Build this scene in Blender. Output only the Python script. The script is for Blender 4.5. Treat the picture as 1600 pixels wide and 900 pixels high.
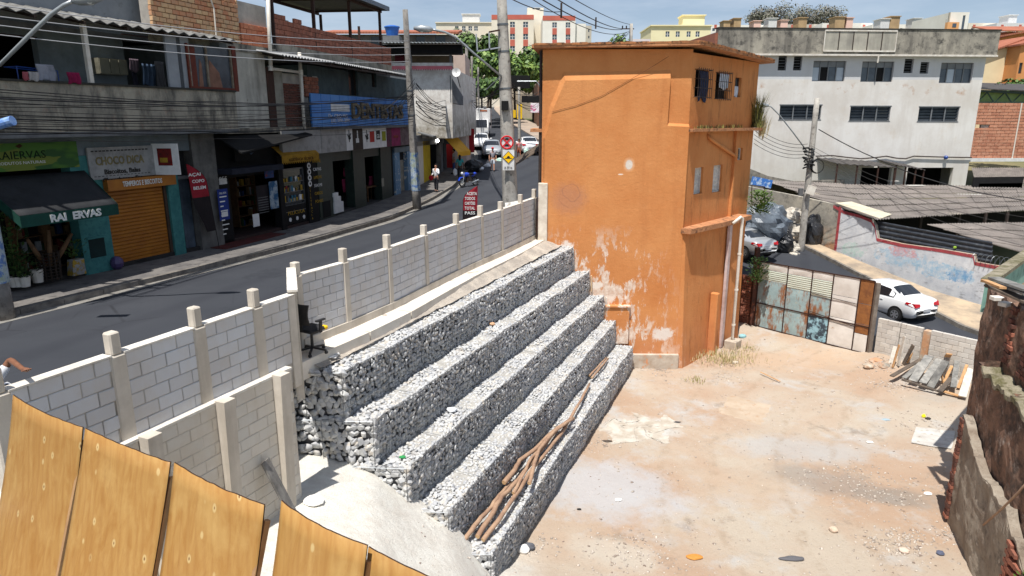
# Procedural street-side lot scene for Blender 4.5: camera and light first, then ground, walls, houses, street, small things
import bpy,bmesh,math,random
import numpy as np
from mathutils import Vector,Matrix,Euler
SC=bpy.context.scene
COL=SC.collection
for _o in list(bpy.data.objects):
 bpy.data.objects.remove(_o)
R=math.radians
CAMH=9.9
PITCH=14.1
cam_d=bpy.data.cameras.new('camera')
cam_d.sensor_width=36.0
cam_d.lens=36.0*1050.0/1600.0
cam_d.clip_start=0.1
cam_d.clip_end=3000.0
cam_o=bpy.data.objects.new('camera',cam_d)
COL.objects.link(cam_o)
cam_o.location=(0,0,CAMH)
cam_o.rotation_euler=(R(90-PITCH),0,0)
SC.camera=cam_o
SUN_EL,SUN_AZ=68.0,204.0
world=bpy.data.worlds.new('World')
SC.world=world
world.use_nodes=True
wn,wl=world.node_tree.nodes,world.node_tree.links
wn.clear()
w_out=wn.new('ShaderNodeOutputWorld')
w_bg=wn.new('ShaderNodeBackground')
w_sky=wn.new('ShaderNodeTexSky')
w_sky.sky_type='NISHITA'
w_sky.sun_disc=False
w_sky.sun_elevation=R(SUN_EL)
w_sky.sun_rotation=R(SUN_AZ)
w_sky.altitude=800
w_sky.air_density=1.0
w_sky.dust_density=0.6
w_sky.ozone_density=2.2
w_bg.inputs['Strength'].default_value=0.075
w_tc=wn.new('ShaderNodeTexCoord')
w_map=wn.new('ShaderNodeMapping')
w_map.inputs['Scale'].default_value=(1.2,1.2,7.0)
w_noi=wn.new('ShaderNodeTexNoise')
w_noi.inputs['Scale'].default_value=2.2
w_noi.inputs['Detail'].default_value=7
w_noi.inputs['Roughness'].default_value=0.62
w_rmp=wn.new('ShaderNodeValToRGB')
w_rmp.color_ramp.elements[0].position=0.42
w_rmp.color_ramp.elements[0].color=(0.22,0.22,0.22,1)
w_rmp.color_ramp.elements[1].position=0.78
w_rmp.color_ramp.elements[1].color=(0.7,0.7,0.7,1)
w_mix=wn.new('ShaderNodeMixRGB')
w_mix.inputs['Color2'].default_value=(8.6,9.4,10.6,1)
wl.new(w_tc.outputs['Generated'],w_map.inputs['Vector'])
wl.new(w_map.outputs[0],w_noi.inputs['Vector'])
wl.new(w_noi.outputs['Fac'],w_rmp.inputs[0])
wl.new(w_rmp.outputs[0],w_mix.inputs['Fac'])
wl.new(w_sky.outputs[0],w_mix.inputs['Color1'])
wl.new(w_mix.outputs[0],w_bg.inputs['Color'])
wl.new(w_bg.outputs[0],w_out.inputs['Surface'])
sun_d=bpy.data.lights.new('sun','SUN')
sun_d.energy=4.9
sun_d.angle=R(0.5)
sun_d.color=(1.0,0.955,0.89)
sun_o=bpy.data.objects.new('sun',sun_d)
COL.objects.link(sun_o)
_s=Vector((math.sin(R(SUN_AZ))*math.cos(R(SUN_EL)),math.cos(R(SUN_AZ))*math.cos(R(SUN_EL)),math.sin(R(SUN_EL))))
sun_o.rotation_euler=_s.to_track_quat('Z','Y').to_euler()
sun_o.location=(0,0,60)
SC.view_settings.view_transform='Standard'
SC.view_settings.look='None'
SC.view_settings.exposure=0.34
SC.view_settings.gamma=1.0
SC.view_settings.use_curve_mapping=False
SC.render.engine='CYCLES'
SC.cycles.max_bounces=6
_F=1050.0
_c,_sn=math.cos(R(PITCH)),math.sin(R(PITCH))
def _ray(px,py):
 u=(px-800)/_F;v=-(py-450)/_F
 return Vector((u,_c+v*_sn,-_sn+v*_c))
def atz(px,py,z):
 r=_ray(px,py);t=(z-CAMH)/r.z
 return Vector((r.x*t,r.y*t,z))
def aty(px,py,d):
 r=_ray(px,py);t=d/r.y
 return Vector((r.x*t,d,CAMH+r.z*t))
class Plane:
 """A vertical wall plane: origin, direction along it, outward normal (to the right of the direction)."""
 def __init__(self,a,b):
  self.a=Vector(a[:2]);d=Vector(b[:2])-self.a
  self.len=d.length;self.u=d.normalized();self.n=Vector((self.u.y,-self.u.x))
 def p(self,s,z,o=0.0):
  q=self.a+self.u*s+self.n*o
  return Vector((q.x,q.y,z))
 def m(self,px,py,o=0.0):
  """(s, z) where the sight line through an image point meets the plane, o in front of it"""
  r=_ray(px,py);a=self.a+self.n*o
  t=(a.dot(self.n))/(r.x*self.n.x+r.y*self.n.y)
  q=Vector((r.x*t,r.y*t))
  return(q-a).dot(self.u),CAMH+r.z*t
 @property
 def ang(self):
  return math.atan2(self.u.y,self.u.x)
MATS={}
def L(c):
 """sRGB 0-255 -> linear"""
 return tuple((x/255/12.92 if x/255<=0.04045 else((x/255+0.055)/1.055)**2.4)for x in c)
class NT:
 def __init__(self,name):
  m=bpy.data.materials.new(name);m.use_nodes=True
  self.m=m;self.n=m.node_tree.nodes;self.l=m.node_tree.links
  self.b=self.n['Principled BSDF']
  self.pos=None
 def node(self,t,**kw):
  nd=self.n.new(t)
  for k,v in kw.items():setattr(nd,k,v)
  return nd
 def P(self):
  if self.pos is None:
   g=self.node('ShaderNodeNewGeometry');self.pos=g.outputs['Position']
  return self.pos
 def O(self):
  return self.node('ShaderNodeTexCoord').outputs['Object']
 def mapping(self,vec,scale=(1,1,1),rot=(0,0,0),loc=(0,0,0)):
  mp=self.node('ShaderNodeMapping')
  mp.inputs['Scale'].default_value=scale;mp.inputs['Rotation'].default_value=rot;mp.inputs['Location'].default_value=loc
  self.l.new(vec,mp.inputs['Vector']);return mp.outputs[0]
 def noise(self,scale,detail=6,rough=0.6,vec=None,dist=0.0):
  nd=self.node('ShaderNodeTexNoise')
  nd.inputs['Scale'].default_value=scale;nd.inputs['Detail'].default_value=detail
  nd.inputs['Roughness'].default_value=rough;nd.inputs['Distortion'].default_value=dist
  self.l.new(vec if vec is not None else self.P(),nd.inputs['Vector']);return nd.outputs['Fac']
 def ramp(self,fac,a,b,ca=0.0,cb=1.0):
  mr=self.node('ShaderNodeMapRange')
  mr.inputs['From Min'].default_value=a;mr.inputs['From Max'].default_value=b
  mr.inputs['To Min'].default_value=ca;mr.inputs['To Max'].default_value=cb
  self.l.new(fac,mr.inputs['Value']);return mr.outputs[0]
 def math(self,op,a,b=None):
  nd=self.node('ShaderNodeMath',operation=op)
  for i,v in enumerate((a,b)):
   if v is None:continue
   if isinstance(v,(int,float)):nd.inputs[i].default_value=v
   else:self.l.new(v,nd.inputs[i])
  return nd.outputs[0]
 def mix(self,fac,a,b,blend='MIX'):
  nd=self.node('ShaderNodeMixRGB',blend_type=blend)
  for i,v in((0,fac),(1,a),(2,b)):
   if isinstance(v,(int,float)):nd.inputs[i].default_value=v
   elif isinstance(v,(tuple,list)):nd.inputs[i].default_value=tuple(v)[:3]+(1,)
   else:self.l.new(v,nd.inputs[i])
  return nd.outputs[0]
 def bump(self,h,strength=0.3,dist=0.02):
  bp=self.node('ShaderNodeBump')
  bp.inputs['Strength'].default_value=strength;bp.inputs['Distance'].default_value=dist
  self.l.new(h,bp.inputs['Height']);self.l.new(bp.outputs[0],self.b.inputs['Normal'])
 def color(self,c):
  if isinstance(c,(tuple,list)):self.b.inputs['Base Color'].default_value=tuple(c)[:3]+(1,)
  else:self.l.new(c,self.b.inputs['Base Color'])
 def sep(self,v=None):
  s=self.node('ShaderNodeSeparateXYZ');self.l.new(v if v is not None else self.P(),s.inputs[0]);return s.outputs
 def rnd(self):
  return self.node('ShaderNodeObjectInfo').outputs['Random']
def M(name,c1,c2=None,scale=1.5,rough=0.8,bump=0.25,bscale=None,bdist=0.01,metal=0.0,c3=None,s3=8.0,t3=(0.55,0.7),var=0.0,streak=None,t2=(0.35,0.65),em=None):
 """general weathered surface: c1/c2 blend in soft clouds, c3 in spots, optional vertical streaks and per-object tone"""
 if name in MATS:return MATS[name]
 t=NT(name)
 c=c1
 if c2 is not None:
  c=t.mix(t.ramp(t.noise(scale,8,0.65),*t2),c1,c2)
 if c3 is not None:
  c=t.mix(t.ramp(t.noise(s3,8,0.7),*t3),c,c3)
 if streak is not None:
  f=t.noise(1.0,6,0.6,t.mapping(t.P(),(streak[1],streak[1],streak[1]*0.12)))
  c=t.mix(t.ramp(f,0.45,0.75,0,streak[2]),c,streak[0])
 if var:
  k=t.ramp(t.rnd(),0,1,1-var,1+var)
  v=t.node('ShaderNodeHueSaturation');t.l.new(k,v.inputs['Value'])
  if isinstance(c,tuple):v.inputs['Color'].default_value=c[:3]+(1,)
  else:t.l.new(c,v.inputs['Color'])
  c=v.outputs[0]
 t.color(c)
 t.b.inputs['Roughness'].default_value=rough
 t.b.inputs['Metallic'].default_value=metal
 t.b.inputs['Specular IOR Level'].default_value=0.3 if rough>0.5 else 0.5
 if bump:t.bump(t.noise(bscale or 30,8,0.65),bump,bdist)
 if em:
  t.b.inputs['Emission Color'].default_value=tuple(em[0])+(1,);t.b.inputs['Emission Strength'].default_value=em[1]
 MATS[name]=t.m
 return t.m
WORLD={}
def mw(o):
 return WORLD.get(o.name,Matrix.Identity(4))if o is not None else Matrix.Identity(4)
def tag(o,label=None,cat=None,group=None,kind=None):
 if label:o['label']=label
 if cat:o['category']=cat
 if group:o['group']=group
 if kind:o['kind']=kind
 return o
def thing(name,label,cat,loc=(0,0,0),rotz=0.0,group=None):
 o=bpy.data.objects.new(name,None);COL.objects.link(o)
 o.empty_display_size=0.2
 o.location=loc;o.rotation_euler=(0,0,rotz)
 WORLD[o.name]=Matrix.Translation(Vector(loc))@Matrix.Rotation(rotz,4,'Z')
 return tag(o,label,cat,group)
def link(name,me,parent=None,loc=None,rot=None,scale=None,label=None,kind=None):
 """link mesh data as an object (a part of parent when given); loc/rot are local to the parent"""
 o=bpy.data.objects.new(name,me);COL.objects.link(o)
 if parent is not None:o.parent=parent
 if loc is not None:o.location=loc
 if rot is not None:o.rotation_euler=rot
 if scale is not None:o.scale=scale
 if label:o['label']=label
 if kind:o['kind']=kind
 W=mw(parent)
 if loc is not None or rot is not None:
  W=W@(Matrix.Translation(Vector(loc or(0,0,0)))@Euler(rot or(0,0,0)).to_matrix().to_4x4())
 WORLD[o.name]=W
 return o
def copy_tree(o,parent=None):
 c=o.copy();COL.objects.link(c);c.parent=parent
 for ch in[x for x in o.children]:copy_tree(ch,c)
 return c
class MB:
 """collects geometry (world coordinates, or local when built with local=True)"""
 def __init__(self):self.v=[];self.f=[];self.mi=[];self.cur=0
 def add(self,vs,fs):
  k=len(self.v);self.v.extend(Vector(x)for x in vs)
  for f in fs:self.f.append(tuple(i+k for i in f));self.mi.append(self.cur)
  return self
 def box(self,c,s,rz=0.0,rx=0.0,ry=0.0,taper=1.0):
  m=Matrix.Translation(Vector(c))@Euler((rx,ry,rz)).to_matrix().to_4x4()
  vs=[]
  for z in(-.5,.5):
   k=taper if z>0 else 1.0
   for x,y in((-.5,-.5),(.5,-.5),(.5,.5),(-.5,.5)):
    vs.append(m@Vector((x*s[0]*k,y*s[1]*k,z*s[2])))
  return self.add(vs,[(3,2,1,0),(4,5,6,7),(0,1,5,4),(1,2,6,5),(2,3,7,6),(3,0,4,7)])
 def pbox(self,P,s0,s1,z0,z1,o0,o1):
  """box on a wall plane: s range, z range, o (out of the wall) range"""
  vs=[P.p(s,z,o)for z in(z0,z1)for s,o in((s0,o0),(s1,o0),(s1,o1),(s0,o1))]
  vs=[vs[0],vs[3],vs[2],vs[1],vs[4],vs[7],vs[6],vs[5]]
  if(s1-s0)*(o1-o0)*(z1-z0)>0:fs=[(3,2,1,0),(4,5,6,7),(0,1,5,4),(1,2,6,5),(2,3,7,6),(3,0,4,7)]
  else:fs=[(0,1,2,3),(7,6,5,4),(4,5,1,0),(5,6,2,1),(6,7,3,2),(7,4,0,3)]
  return self.add(vs,fs)
 def bar(self,a,b,w,h=None):
  """square bar from a to b"""
  a,b=Vector(a),Vector(b);d=(b-a)
  if d.length<1e-6:return self
  d.normalize();up=Vector((0,0,1))if abs(d.z)<0.95 else Vector((1,0,0))
  x=d.cross(up).normalized();y=x.cross(d).normalized();h=h or w
  vs=[p+x*i*w/2+y*j*h/2 for p in(a,b)for i,j in((-1,-1),(1,-1),(1,1),(-1,1))]
  return self.add(vs,[(0,1,2,3),(7,6,5,4),(4,5,1,0),(5,6,2,1),(6,7,3,2),(7,4,0,3)])
 def tube(self,pts,r,n=8,cap=True):
  """round tube through points; r one radius or one per point"""
  pts=[Vector(p)for p in pts];N=len(pts)
  rs=r if isinstance(r,(list,tuple))else[r]*N
  k=len(self.v);prev=None
  for i,p in enumerate(pts):
   d=(pts[min(i+1,N-1)]-pts[max(i-1,0)]).normalized()
   if prev is None:
    up=Vector((0,0,1))if abs(d.z)<0.95 else Vector((1,0,0))
    x=d.cross(up).normalized()
   else:
    x=(prev-d*prev.dot(d)).normalized()
   prev=x;y=d.cross(x)
   for j in range(n):
    a=2*math.pi*j/n
    self.v.append(p+(x*math.cos(a)+y*math.sin(a))*rs[i])
  for i in range(N-1):
   for j in range(n):
    a,b=k+i*n+j,k+i*n+(j+1)%n
    self.f.append((a,a+n,b+n,b));self.mi.append(self.cur)
  if cap:
   self.f.append(tuple(k+j for j in range(n)));self.mi.append(self.cur)
   self.f.append(tuple(k+(N-1)*n+j for j in reversed(range(n))));self.mi.append(self.cur)
  return self
 def prism(self,pts,d):
  """extrude a planar 3-D polygon by vector d"""
  pts=[Vector(p)for p in pts];n=len(pts);d=Vector(d)
  nn=Vector((0,0,0))
  for i in range(n):nn+=pts[i].cross(pts[(i+1)%n])
  if nn.dot(d)<0:pts.reverse()
  return self.add(pts+[p+d for p in pts],[tuple(reversed(range(n))),tuple(range(n,2*n))]+[(i,(i+1)%n,n+(i+1)%n,n+i)for i in range(n)])
 def quad(self,*p):return self.add(p,[tuple(range(len(p)))])
 def grid(self,fn,nu,nv,flip=False):
  k=len(self.v)
  for i in range(nu+1):
   for j in range(nv+1):self.v.append(Vector(fn(i/nu,j/nv)))
  for i in range(nu):
   for j in range(nv):
    a=k+i*(nv+1)+j
    f=(a,a+nv+1,a+nv+2,a+1)
    self.f.append(tuple(reversed(f))if flip else f);self.mi.append(self.cur)
  return self
 def sheet(self,fn,nu,nv,th):
  """a thin solid sheet: fn(u,v)->point, thickness vector th"""
  th=Vector(th)
  k=len(self.v)
  self.grid(lambda u,v:Vector(fn(u,v))+th,nu,nv)
  k2=len(self.v)
  self.grid(fn,nu,nv,flip=True)
  W=nv+1
  rim=[i*W for i in range(nu+1)]+[nu*W+j for j in range(1,W)]+[i*W+nv for i in range(nu-1,-1,-1)]+[j for j in range(nv-1,0,-1)]
  for q in range(len(rim)):
   a,b=rim[q],rim[(q+1)%len(rim)]
   self.f.append((k2+a,k2+b,k+b,k+a));self.mi.append(self.cur)
  return self
 def sphere(self,c,r,seg=10,ring=6,z=1.0):
  c=Vector(c);rr=r if isinstance(r,(tuple,list))else(r,r,r*z)
  k=len(self.v)
  self.v.append(c+Vector((0,0,rr[2])))
  for i in range(1,ring):
   t=math.pi*i/ring
   for j in range(seg):
    a=2*math.pi*j/seg
    self.v.append(c+Vector((rr[0]*math.sin(t)*math.cos(a),rr[1]*math.sin(t)*math.sin(a),rr[2]*math.cos(t))))
  self.v.append(c-Vector((0,0,rr[2])));last=len(self.v)-1
  for j in range(seg):
   self.f.append((k,k+1+j,k+1+(j+1)%seg));self.mi.append(self.cur)
   for i in range(ring-2):
    a=k+1+i*seg+j;b=k+1+i*seg+(j+1)%seg
    self.f.append((a,a+seg,b+seg,b));self.mi.append(self.cur)
   a=k+1+(ring-2)*seg
   self.f.append((a+j,last,a+(j+1)%seg));self.mi.append(self.cur)
  return self
 def mesh(self,name,mats,inv=None,smooth=False,bevel=0.0):
  me=bpy.data.meshes.new(name)
  vs=self.v if inv is None else[inv@p for p in self.v]
  me.from_pydata([tuple(p)for p in vs],[],self.f)
  for m in(mats if isinstance(mats,(list,tuple))else[mats]):me.materials.append(m)
  if any(self.mi):me.polygons.foreach_set('material_index',self.mi)
  if bevel:
   bm=bmesh.new();bm.from_mesh(me)
   bmesh.ops.bevel(bm,geom=[e for e in bm.edges],offset=bevel,segments=1,affect='EDGES',clamp_overlap=True)
   bm.to_mesh(me);bm.free()
  if smooth:me.polygons.foreach_set('use_smooth',[True]*len(me.polygons))
  me.update()
  return me
 def build(self,name,mats,parent=None,smooth=False,bevel=0.0,label=None,kind=None,local=False):
  inv=None if(parent is None or local)else mw(parent).inverted()
  o=link(name,self.mesh(name,mats,inv,smooth,bevel),parent,label=label,kind=kind)
  WORLD[o.name]=mw(parent)
  return o
def wall_holes(mb,P,s0,s1,z0,z1,holes,depth=0.2,o=0.0):
 """wall face with real openings (s0,s1,z0,z1 each) and their reveals"""
 ss=sorted({s0,s1,*[h[0]for h in holes],*[h[1]for h in holes]})
 zs=sorted({z0,z1,*[h[2]for h in holes],*[h[3]for h in holes]})
 ss=[x for x in ss if s0<=x<=s1];zs=[x for x in zs if z0<=x<=z1]
 for i in range(len(ss)-1):
  for j in range(len(zs)-1):
   cs,cz=(ss[i]+ss[i+1])/2,(zs[j]+zs[j+1])/2
   if any(h[0]<cs<h[1]and h[2]<cz<h[3]for h in holes):continue
   mb.quad(P.p(ss[i],zs[j],o),P.p(ss[i+1],zs[j],o),P.p(ss[i+1],zs[j+1],o),P.p(ss[i],zs[j+1],o))
 for a,b,c,d in holes:
  q=[P.p(a,c,o),P.p(b,c,o),P.p(b,d,o),P.p(a,d,o)]
  r=[P.p(a,c,o-depth),P.p(b,c,o-depth),P.p(b,d,o-depth),P.p(a,d,o-depth)]
  for i in range(4):
   mb.quad(q[i],q[(i+1)%4],r[(i+1)%4],r[i])
 return mb
def text(name,s,mat,P,s0,z0,size,o=0.01,parent=None,width=None,extrude=0.004,bold=0.0,flat=None,spacing=1.0):
 """lettering lying on a wall plane, its lower left corner at (s0, z0)"""
 cu=bpy.data.curves.new(name,'FONT');cu.body=s;cu.size=size;cu.extrude=extrude;cu.offset=bold
 cu.space_character=spacing
 cu.resolution_u=2
 tmp=bpy.data.objects.new('tmp_text',cu);COL.objects.link(tmp)
 bpy.context.view_layer.update()
 w=tmp.dimensions.x
 me=bpy.data.meshes.new_from_object(tmp)
 bpy.data.objects.remove(tmp);bpy.data.curves.remove(cu)
 me.materials.clear();me.materials.append(mat)
 k=(width/w)if width and w>0 else 1.0
 if flat is not None:
  org,X,Y=[Vector(q)for q in flat]
 else:
  org=P.p(s0,z0,o);X=Vector((P.u.x,P.u.y,0));Y=Vector((0,0,1))
 Z=X.cross(Y)
 Mx=Matrix(((X.x*k,Y.x,Z.x,org.x),(X.y*k,Y.y,Z.y,org.y),(X.z*k,Y.z,Z.z,org.z),(0,0,0,1)))
 me.transform(mw(parent).inverted()@Mx)
 ob=link(name,me,parent);WORLD[ob.name]=mw(parent)
 return ob
def smooth01(a,b,x):
 t=min(1.0,max(0.0,(x-a)/(b-a)))if a!=b else float(x>a)
 return t*t*(3-2*t)
def interp(x,xs,ys):
 return float(np.interp(x,xs,ys))
def vnoise(x,y,seed=0):
 """cheap smooth value noise"""
 def h(i,j):
  n=(i*374761393+j*668265263+seed*974711)&0xffffffff
  n=((n^(n>>13))*1274126177)&0xffffffff
  return((n^(n>>16))&0xffff)/65535.0
 i,j=math.floor(x),math.floor(y);u,v=x-i,y-j
 u,v=u*u*(3-2*u),v*v*(3-2*v)
 return(h(i,j)*(1-u)+h(i+1,j)*u)*(1-v)+(h(i,j+1)*(1-u)+h(i+1,j+1)*u)*v
ST_Y=[0,20,30,37,45,53,60,80,120,169,260,500]
ST_Z=[5.2,5.2,5.2,5.3,5.6,6.2,6.8,7.9,9.9,12.2,16,24]
def street_z(y):return interp(y,ST_Y,ST_Z)
KL=[(-19,2),(-15.2,9.5),(-12.3,15.8),(-11.6,17.4),(-10.6,19.7),(-9.0,23.1),(-7.9,25.9),(-6.9,29.0),(-5.8,32.0),(-5.2,36.0),(-4.7,38.5),(-3.8,44.7),(-3.3,52),(-3.4,60),(-5.4,80),(-8.4,120),(-10.5,170),(-12,260)]
KR=[(-8.2,1),(-5.95,7.0),(-4.2,12.9),(-1.2,21.6),(0.8,26.9),(1.9,32),(3.0,38),(4.2,46),(4.8,53),(4.2,62),(2.4,80),(-1.6,120),(-4.4,170),(-6,260)]
def kl(y):return interp(y,[p[1]for p in KL],[p[0]for p in KL])
def kr(y):return interp(y,[p[1]for p in KR],[p[0]for p in KR])
def terrain_z(x,y):
 tr=interp(y,[24,38,44,50,60,100,170,400,700],[-.5,0.0,1.5,4.2,4.8,7,11,20,26])
 tr+=-3.0*smooth01(60,160,x)*smooth01(50,90,y)
 tl=street_z(max(y,2))-0.16
 if y<28:e=kr(y)-0.9
 else:e=kr(y)+1.5
 w=1.0 if y<28 else 1.0+0.25*(y-28)
 k=smooth01(e,e+w,x)
 z=tl*(1-k)+tr*k
 if y>70:z+=2.0*(vnoise(x/35,y/35)-0.5)
 if y>60 and kl(y)-6<x<kr(y)+6:z=min(z,street_z(y)-0.35)
 return z
def ribbon(mb,left,right,zfn,y0,y1,step,skirt=0.0,off=0.0):
 n=max(1,int((y1-y0)/step));ys=[y0+(y1-y0)*i/n for i in range(n+1)]
 for a,b in zip(ys[:-1],ys[1:]):
  q=[Vector((left(a),a,zfn(a)+off)),Vector((right(a),a,zfn(a)+off)),Vector((right(b),b,zfn(b)+off)),Vector((left(b),b,zfn(b)+off))]
  mb.quad(*q)
  if skirt:
   d=Vector((0,0,skirt))
   mb.quad(q[0],q[3],q[3]-d,q[0]-d);mb.quad(q[2],q[1],q[1]-d,q[2]-d)
t=NT('dry_grass_earth')
t.color(t.mix(t.ramp(t.noise(0.05,8,0.7),.4,.6),L((120,112,80)),L((70,84,48))));t.b.inputs['Roughness'].default_value=0.95
mt_earth=t.m
mb=MB()
xs=sorted(set([-600,-400,-250,-160,-100,-70,-50]+list(range(-40,60,2))+[x+1 for x in range(-12,26,2)]+[70,90,120,160,220,300,420,600]))
ys=sorted(set([-60,-30,-10]+list(range(0,64,2))+[x+1 for x in range(0,60,2)]+[70,80,95,110,130,150,175,200,240,300,400,550,800,1200]))
k0=len(mb.v)
for y in ys:
 for x in xs:mb.v.append(Vector((x,y,terrain_z(x,y))))
for j in range(len(ys)-1):
 for i in range(len(xs)-1):
  a=j*len(xs)+i;mb.f.append((a,a+1,a+1+len(xs),a+len(xs)));mb.mi.append(0)
mb.build('terrain',mt_earth,kind='structure',smooth=True)
t=NT('asphalt')
n1=t.noise(0.35,6,0.6);n2=t.noise(60,4,0.8)
c=t.mix(t.ramp(n1,.35,.65),(0.024,0.027,0.034),(0.036,0.039,0.047))
c=t.mix(t.ramp(n2,.3,.75,0,.5),c,(0.033,0.039,0.053))
wv=t.node('ShaderNodeTexWave',wave_type='BANDS',bands_direction='X');wv.inputs['Scale'].default_value=0.17;wv.inputs['Distortion'].default_value=1.5;wv.inputs['Detail'].default_value=2
t.l.new(t.mapping(t.P(),rot=(0,0,R(20))),wv.inputs['Vector'])
c=t.mix(t.ramp(wv.outputs['Fac'],.6,1,0,.35),c,(0.014,0.016,0.024))
c=t.mix(t.ramp(t.noise(1.6,8,.75),.62,.68,0,.5),c,(0.029,0.033,0.044))
c=t.mix(t.ramp(t.noise(.55,9,.8,t.mapping(t.P(),loc=(3,8,0))),.60,.63,0,.45),c,(0.010,0.013,0.019))
c=t.mix(t.ramp(t.noise(1,9,.85,t.mapping(t.P(),(.25,.9,1),rot=(0,0,R(22)))),.60,.68,0,.5),c,(0.060,0.060,0.062))
c=t.mix(t.ramp(t.noise(9,9,.9),.64,.70,0,.55),c,(0.062,0.064,0.068))
ck=t.node('ShaderNodeTexVoronoi',feature='DISTANCE_TO_EDGE');ck.inputs['Scale'].default_value=.42;t.l.new(t.mapping(t.P(),loc=(1,2,0)),ck.inputs['Vector'])
c=t.mix(t.math('MULTIPLY',t.ramp(ck.outputs['Distance'],.012,.004),t.ramp(n1,.45,.6,0,.7)),c,(0.008,0.009,0.013))
t.color(c);t.b.inputs['Roughness'].default_value=0.85
t.bump(t.noise(90,3,.7),.35,.006)
mt_asph=t.m
mb=MB();ribbon(mb,lambda y:kl(y)+0.25,kr,street_z,2,260,1.5,skirt=0.3)
mb.build('street',mt_asph,kind='structure')
mt_conc=M('pale_concrete',L((176,170,158)),L((150,143,132)),1.2,.9,.4,40,c3=L((120,112,102)),s3=5,t3=(.6,.8))
mt_gut=M('gutter_concrete',L((140,138,132)),L((112,108,104)),2.2,.9,.4,40,c3=L((84,76,68)),s3=6,t3=(.55,.75))
mb=MB();ribbon(mb,kl,lambda y:kl(y)+0.45,lambda y:street_z(y),2,200,1.5,off=0.006)
mb.build('gutter',mt_gut,kind='structure')
mt_pave=M('pavement_cement',L((118,114,110)),L((88,86,86)),1.1,.9,.4,25,c3=L((62,60,60)),s3=3.5,t3=(.52,.7))
mb=MB();ribbon(mb,lambda y:kl(y)-(5.5 if y<60 else 3.5),lambda y:kl(y),street_z,2,200,1.5,skirt=.4,off=0.14)
mb.build('pavement',mt_pave,kind='structure')
mt_kerb=M('kerb_stone',L((134,128,120)),L((92,88,84)),3.5,.9,.5,30)
mt_redkerb=M('red_step_paint',L((96,40,36)),L((66,34,32)),4,.8,.3)
kb=thing('kerb','weathered concrete kerb running along the shop side pavement','kerb',(kl(20),20,5.2))
y=3.0
rr=random.Random(5)
while y<60:
 ln=1.0
 mbk=MB();zz=street_z(y)
 a=Vector((kl(y),y,zz+.075));b=Vector((kl(y+ln),y+ln-.02,street_z(y+ln)+.075))
 mbk.bar(a,b,.15,.17+rr.uniform(-.01,.015));mbk.build('kerb_block',mt_kerb,kb);y+=ln
mb=MB();ribbon(mb,lambda y:kr(y),lambda y:kr(y)+3.5,street_z,46,200,3,skirt=.4,off=0.14)
mb.build('far_pavement',M('sandy_pavement',L((176,158,140)),L((140,128,118)),.6),kind='structure')
def mound(x):
 return interp(x,[-6,-3.8,-2.9,-2.2,-1.35,-0.9,-0.35,0.5,2.2],[3.35,3.2,2.95,2.35,1.7,1.1,0.32,.1,0])
def lot_z(x,y):
 z=0.10*(vnoise(x*.5,y*.5,3)-.5)+.05*(vnoise(x*1.7,y*1.7,4)-.5)+.03*(vnoise(x*5,y*5,9)-.5)
 m=mound(x-0.25*(12.4-min(y,12.4)))
 z+=m*(1-smooth01(12.7,13.6,y))+.08*(vnoise(x*1.1,y*1.1,12)-.5)*min(1,m)
 z+=0.16*smooth01(2.2,0,abs((x-11.67)*.77+(y-31.65)*.64))
 z+=0.22*smooth01(1.6,0,math.hypot(x-15.6,y-26.4))
 z-=.05
 z+=1.45*smooth01(9.0,5.2,y)*smooth01(1.2,-1.4,x)
 return z
t=NT('dirt_lot')
n=t.noise(0.22,8,.62,dist=.4);n_b=t.noise(.5,8,.7,t.mapping(t.P(),loc=(7,3,0)));n_c=t.noise(3.5,8,.75);n_d=t.noise(22,6,.8)
c=t.mix(t.ramp(n,.40,.60),L((173,148,126)),L((180,168,152)))
c=t.mix(t.ramp(n_b,.52,.68,0,.9),c,L((180,179,176)))
c=t.mix(t.ramp(t.noise(.8,8,.7,t.mapping(t.P(),loc=(1,9,2))),.60,.72,0,.75),c,L((132,121,109)))
c=t.mix(t.ramp(n_c,.55,.75,0,.5),c,L((157,134,113)))
c=t.mix(t.ramp(n_d,.58,.72,0,.45),c,L((194,184,174)))
c=t.mix(t.ramp(n_d,.42,.30,0,.55),c,L((110,92,79)))
X,Y,Z=t.sep()
def blob(cx,cy,rx,ry,rot,soft=.5,nz=.55):
 v=t.mapping(t.P(),rot=(0,0,0),loc=(-cx,-cy,0))
 v=t.mapping(v,rot=(0,0,rot));v=t.mapping(v,scale=(1/rx,1/ry,0))
 ln=t.node('ShaderNodeVectorMath',operation='LENGTH');t.l.new(v,ln.inputs[0])
 d=t.math('ADD',ln.outputs['Value'],t.math('MULTIPLY',t.math('SUBTRACT',t.noise(1.1,8,.7),.5),nz*3))
 return t.ramp(d,1.0,1.0-soft)
for p,(rx,ry),rot,cc,k in[((1290,748),(1.9,1.0),.3,L((128,125,121)),.5),((1400,775),(1.3,.6),.2,L((136,128,119)),.7),((1000,665),(1.6,1.0),.2,L((189,188,183)),.95),((950,760),(2.6,1.9),.5,L((178,177,178)),.85),((1250,700),(2.6,1.1),.1,L((173,170,166)),.8),((960,860),(1.2,.7),.4,L((185,177,164)),.7),((1500,620),(2.4,.8),0,L((168,158,144)),.6),((1160,760),(2.2,1.2),.3,L((178,159,139)),.6),((1230,560),(4.2,1.6),.0,L((184,158,133)),.7)]:
 q=atz(p[0],p[1],0)
 fb=blob(q.x,q.y,rx,ry,rot)
 c=t.mix(t.math('MULTIPLY',fb,k),c,cc)
q_=atz(1290,560,0);rv=t.mapping(t.P(),loc=(-q_.x-9,-q_.y+14,0));rl=t.node('ShaderNodeVectorMath',operation='LENGTH');t.l.new(t.mapping(rv,(1,1,0)),rl.inputs[0])
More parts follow.
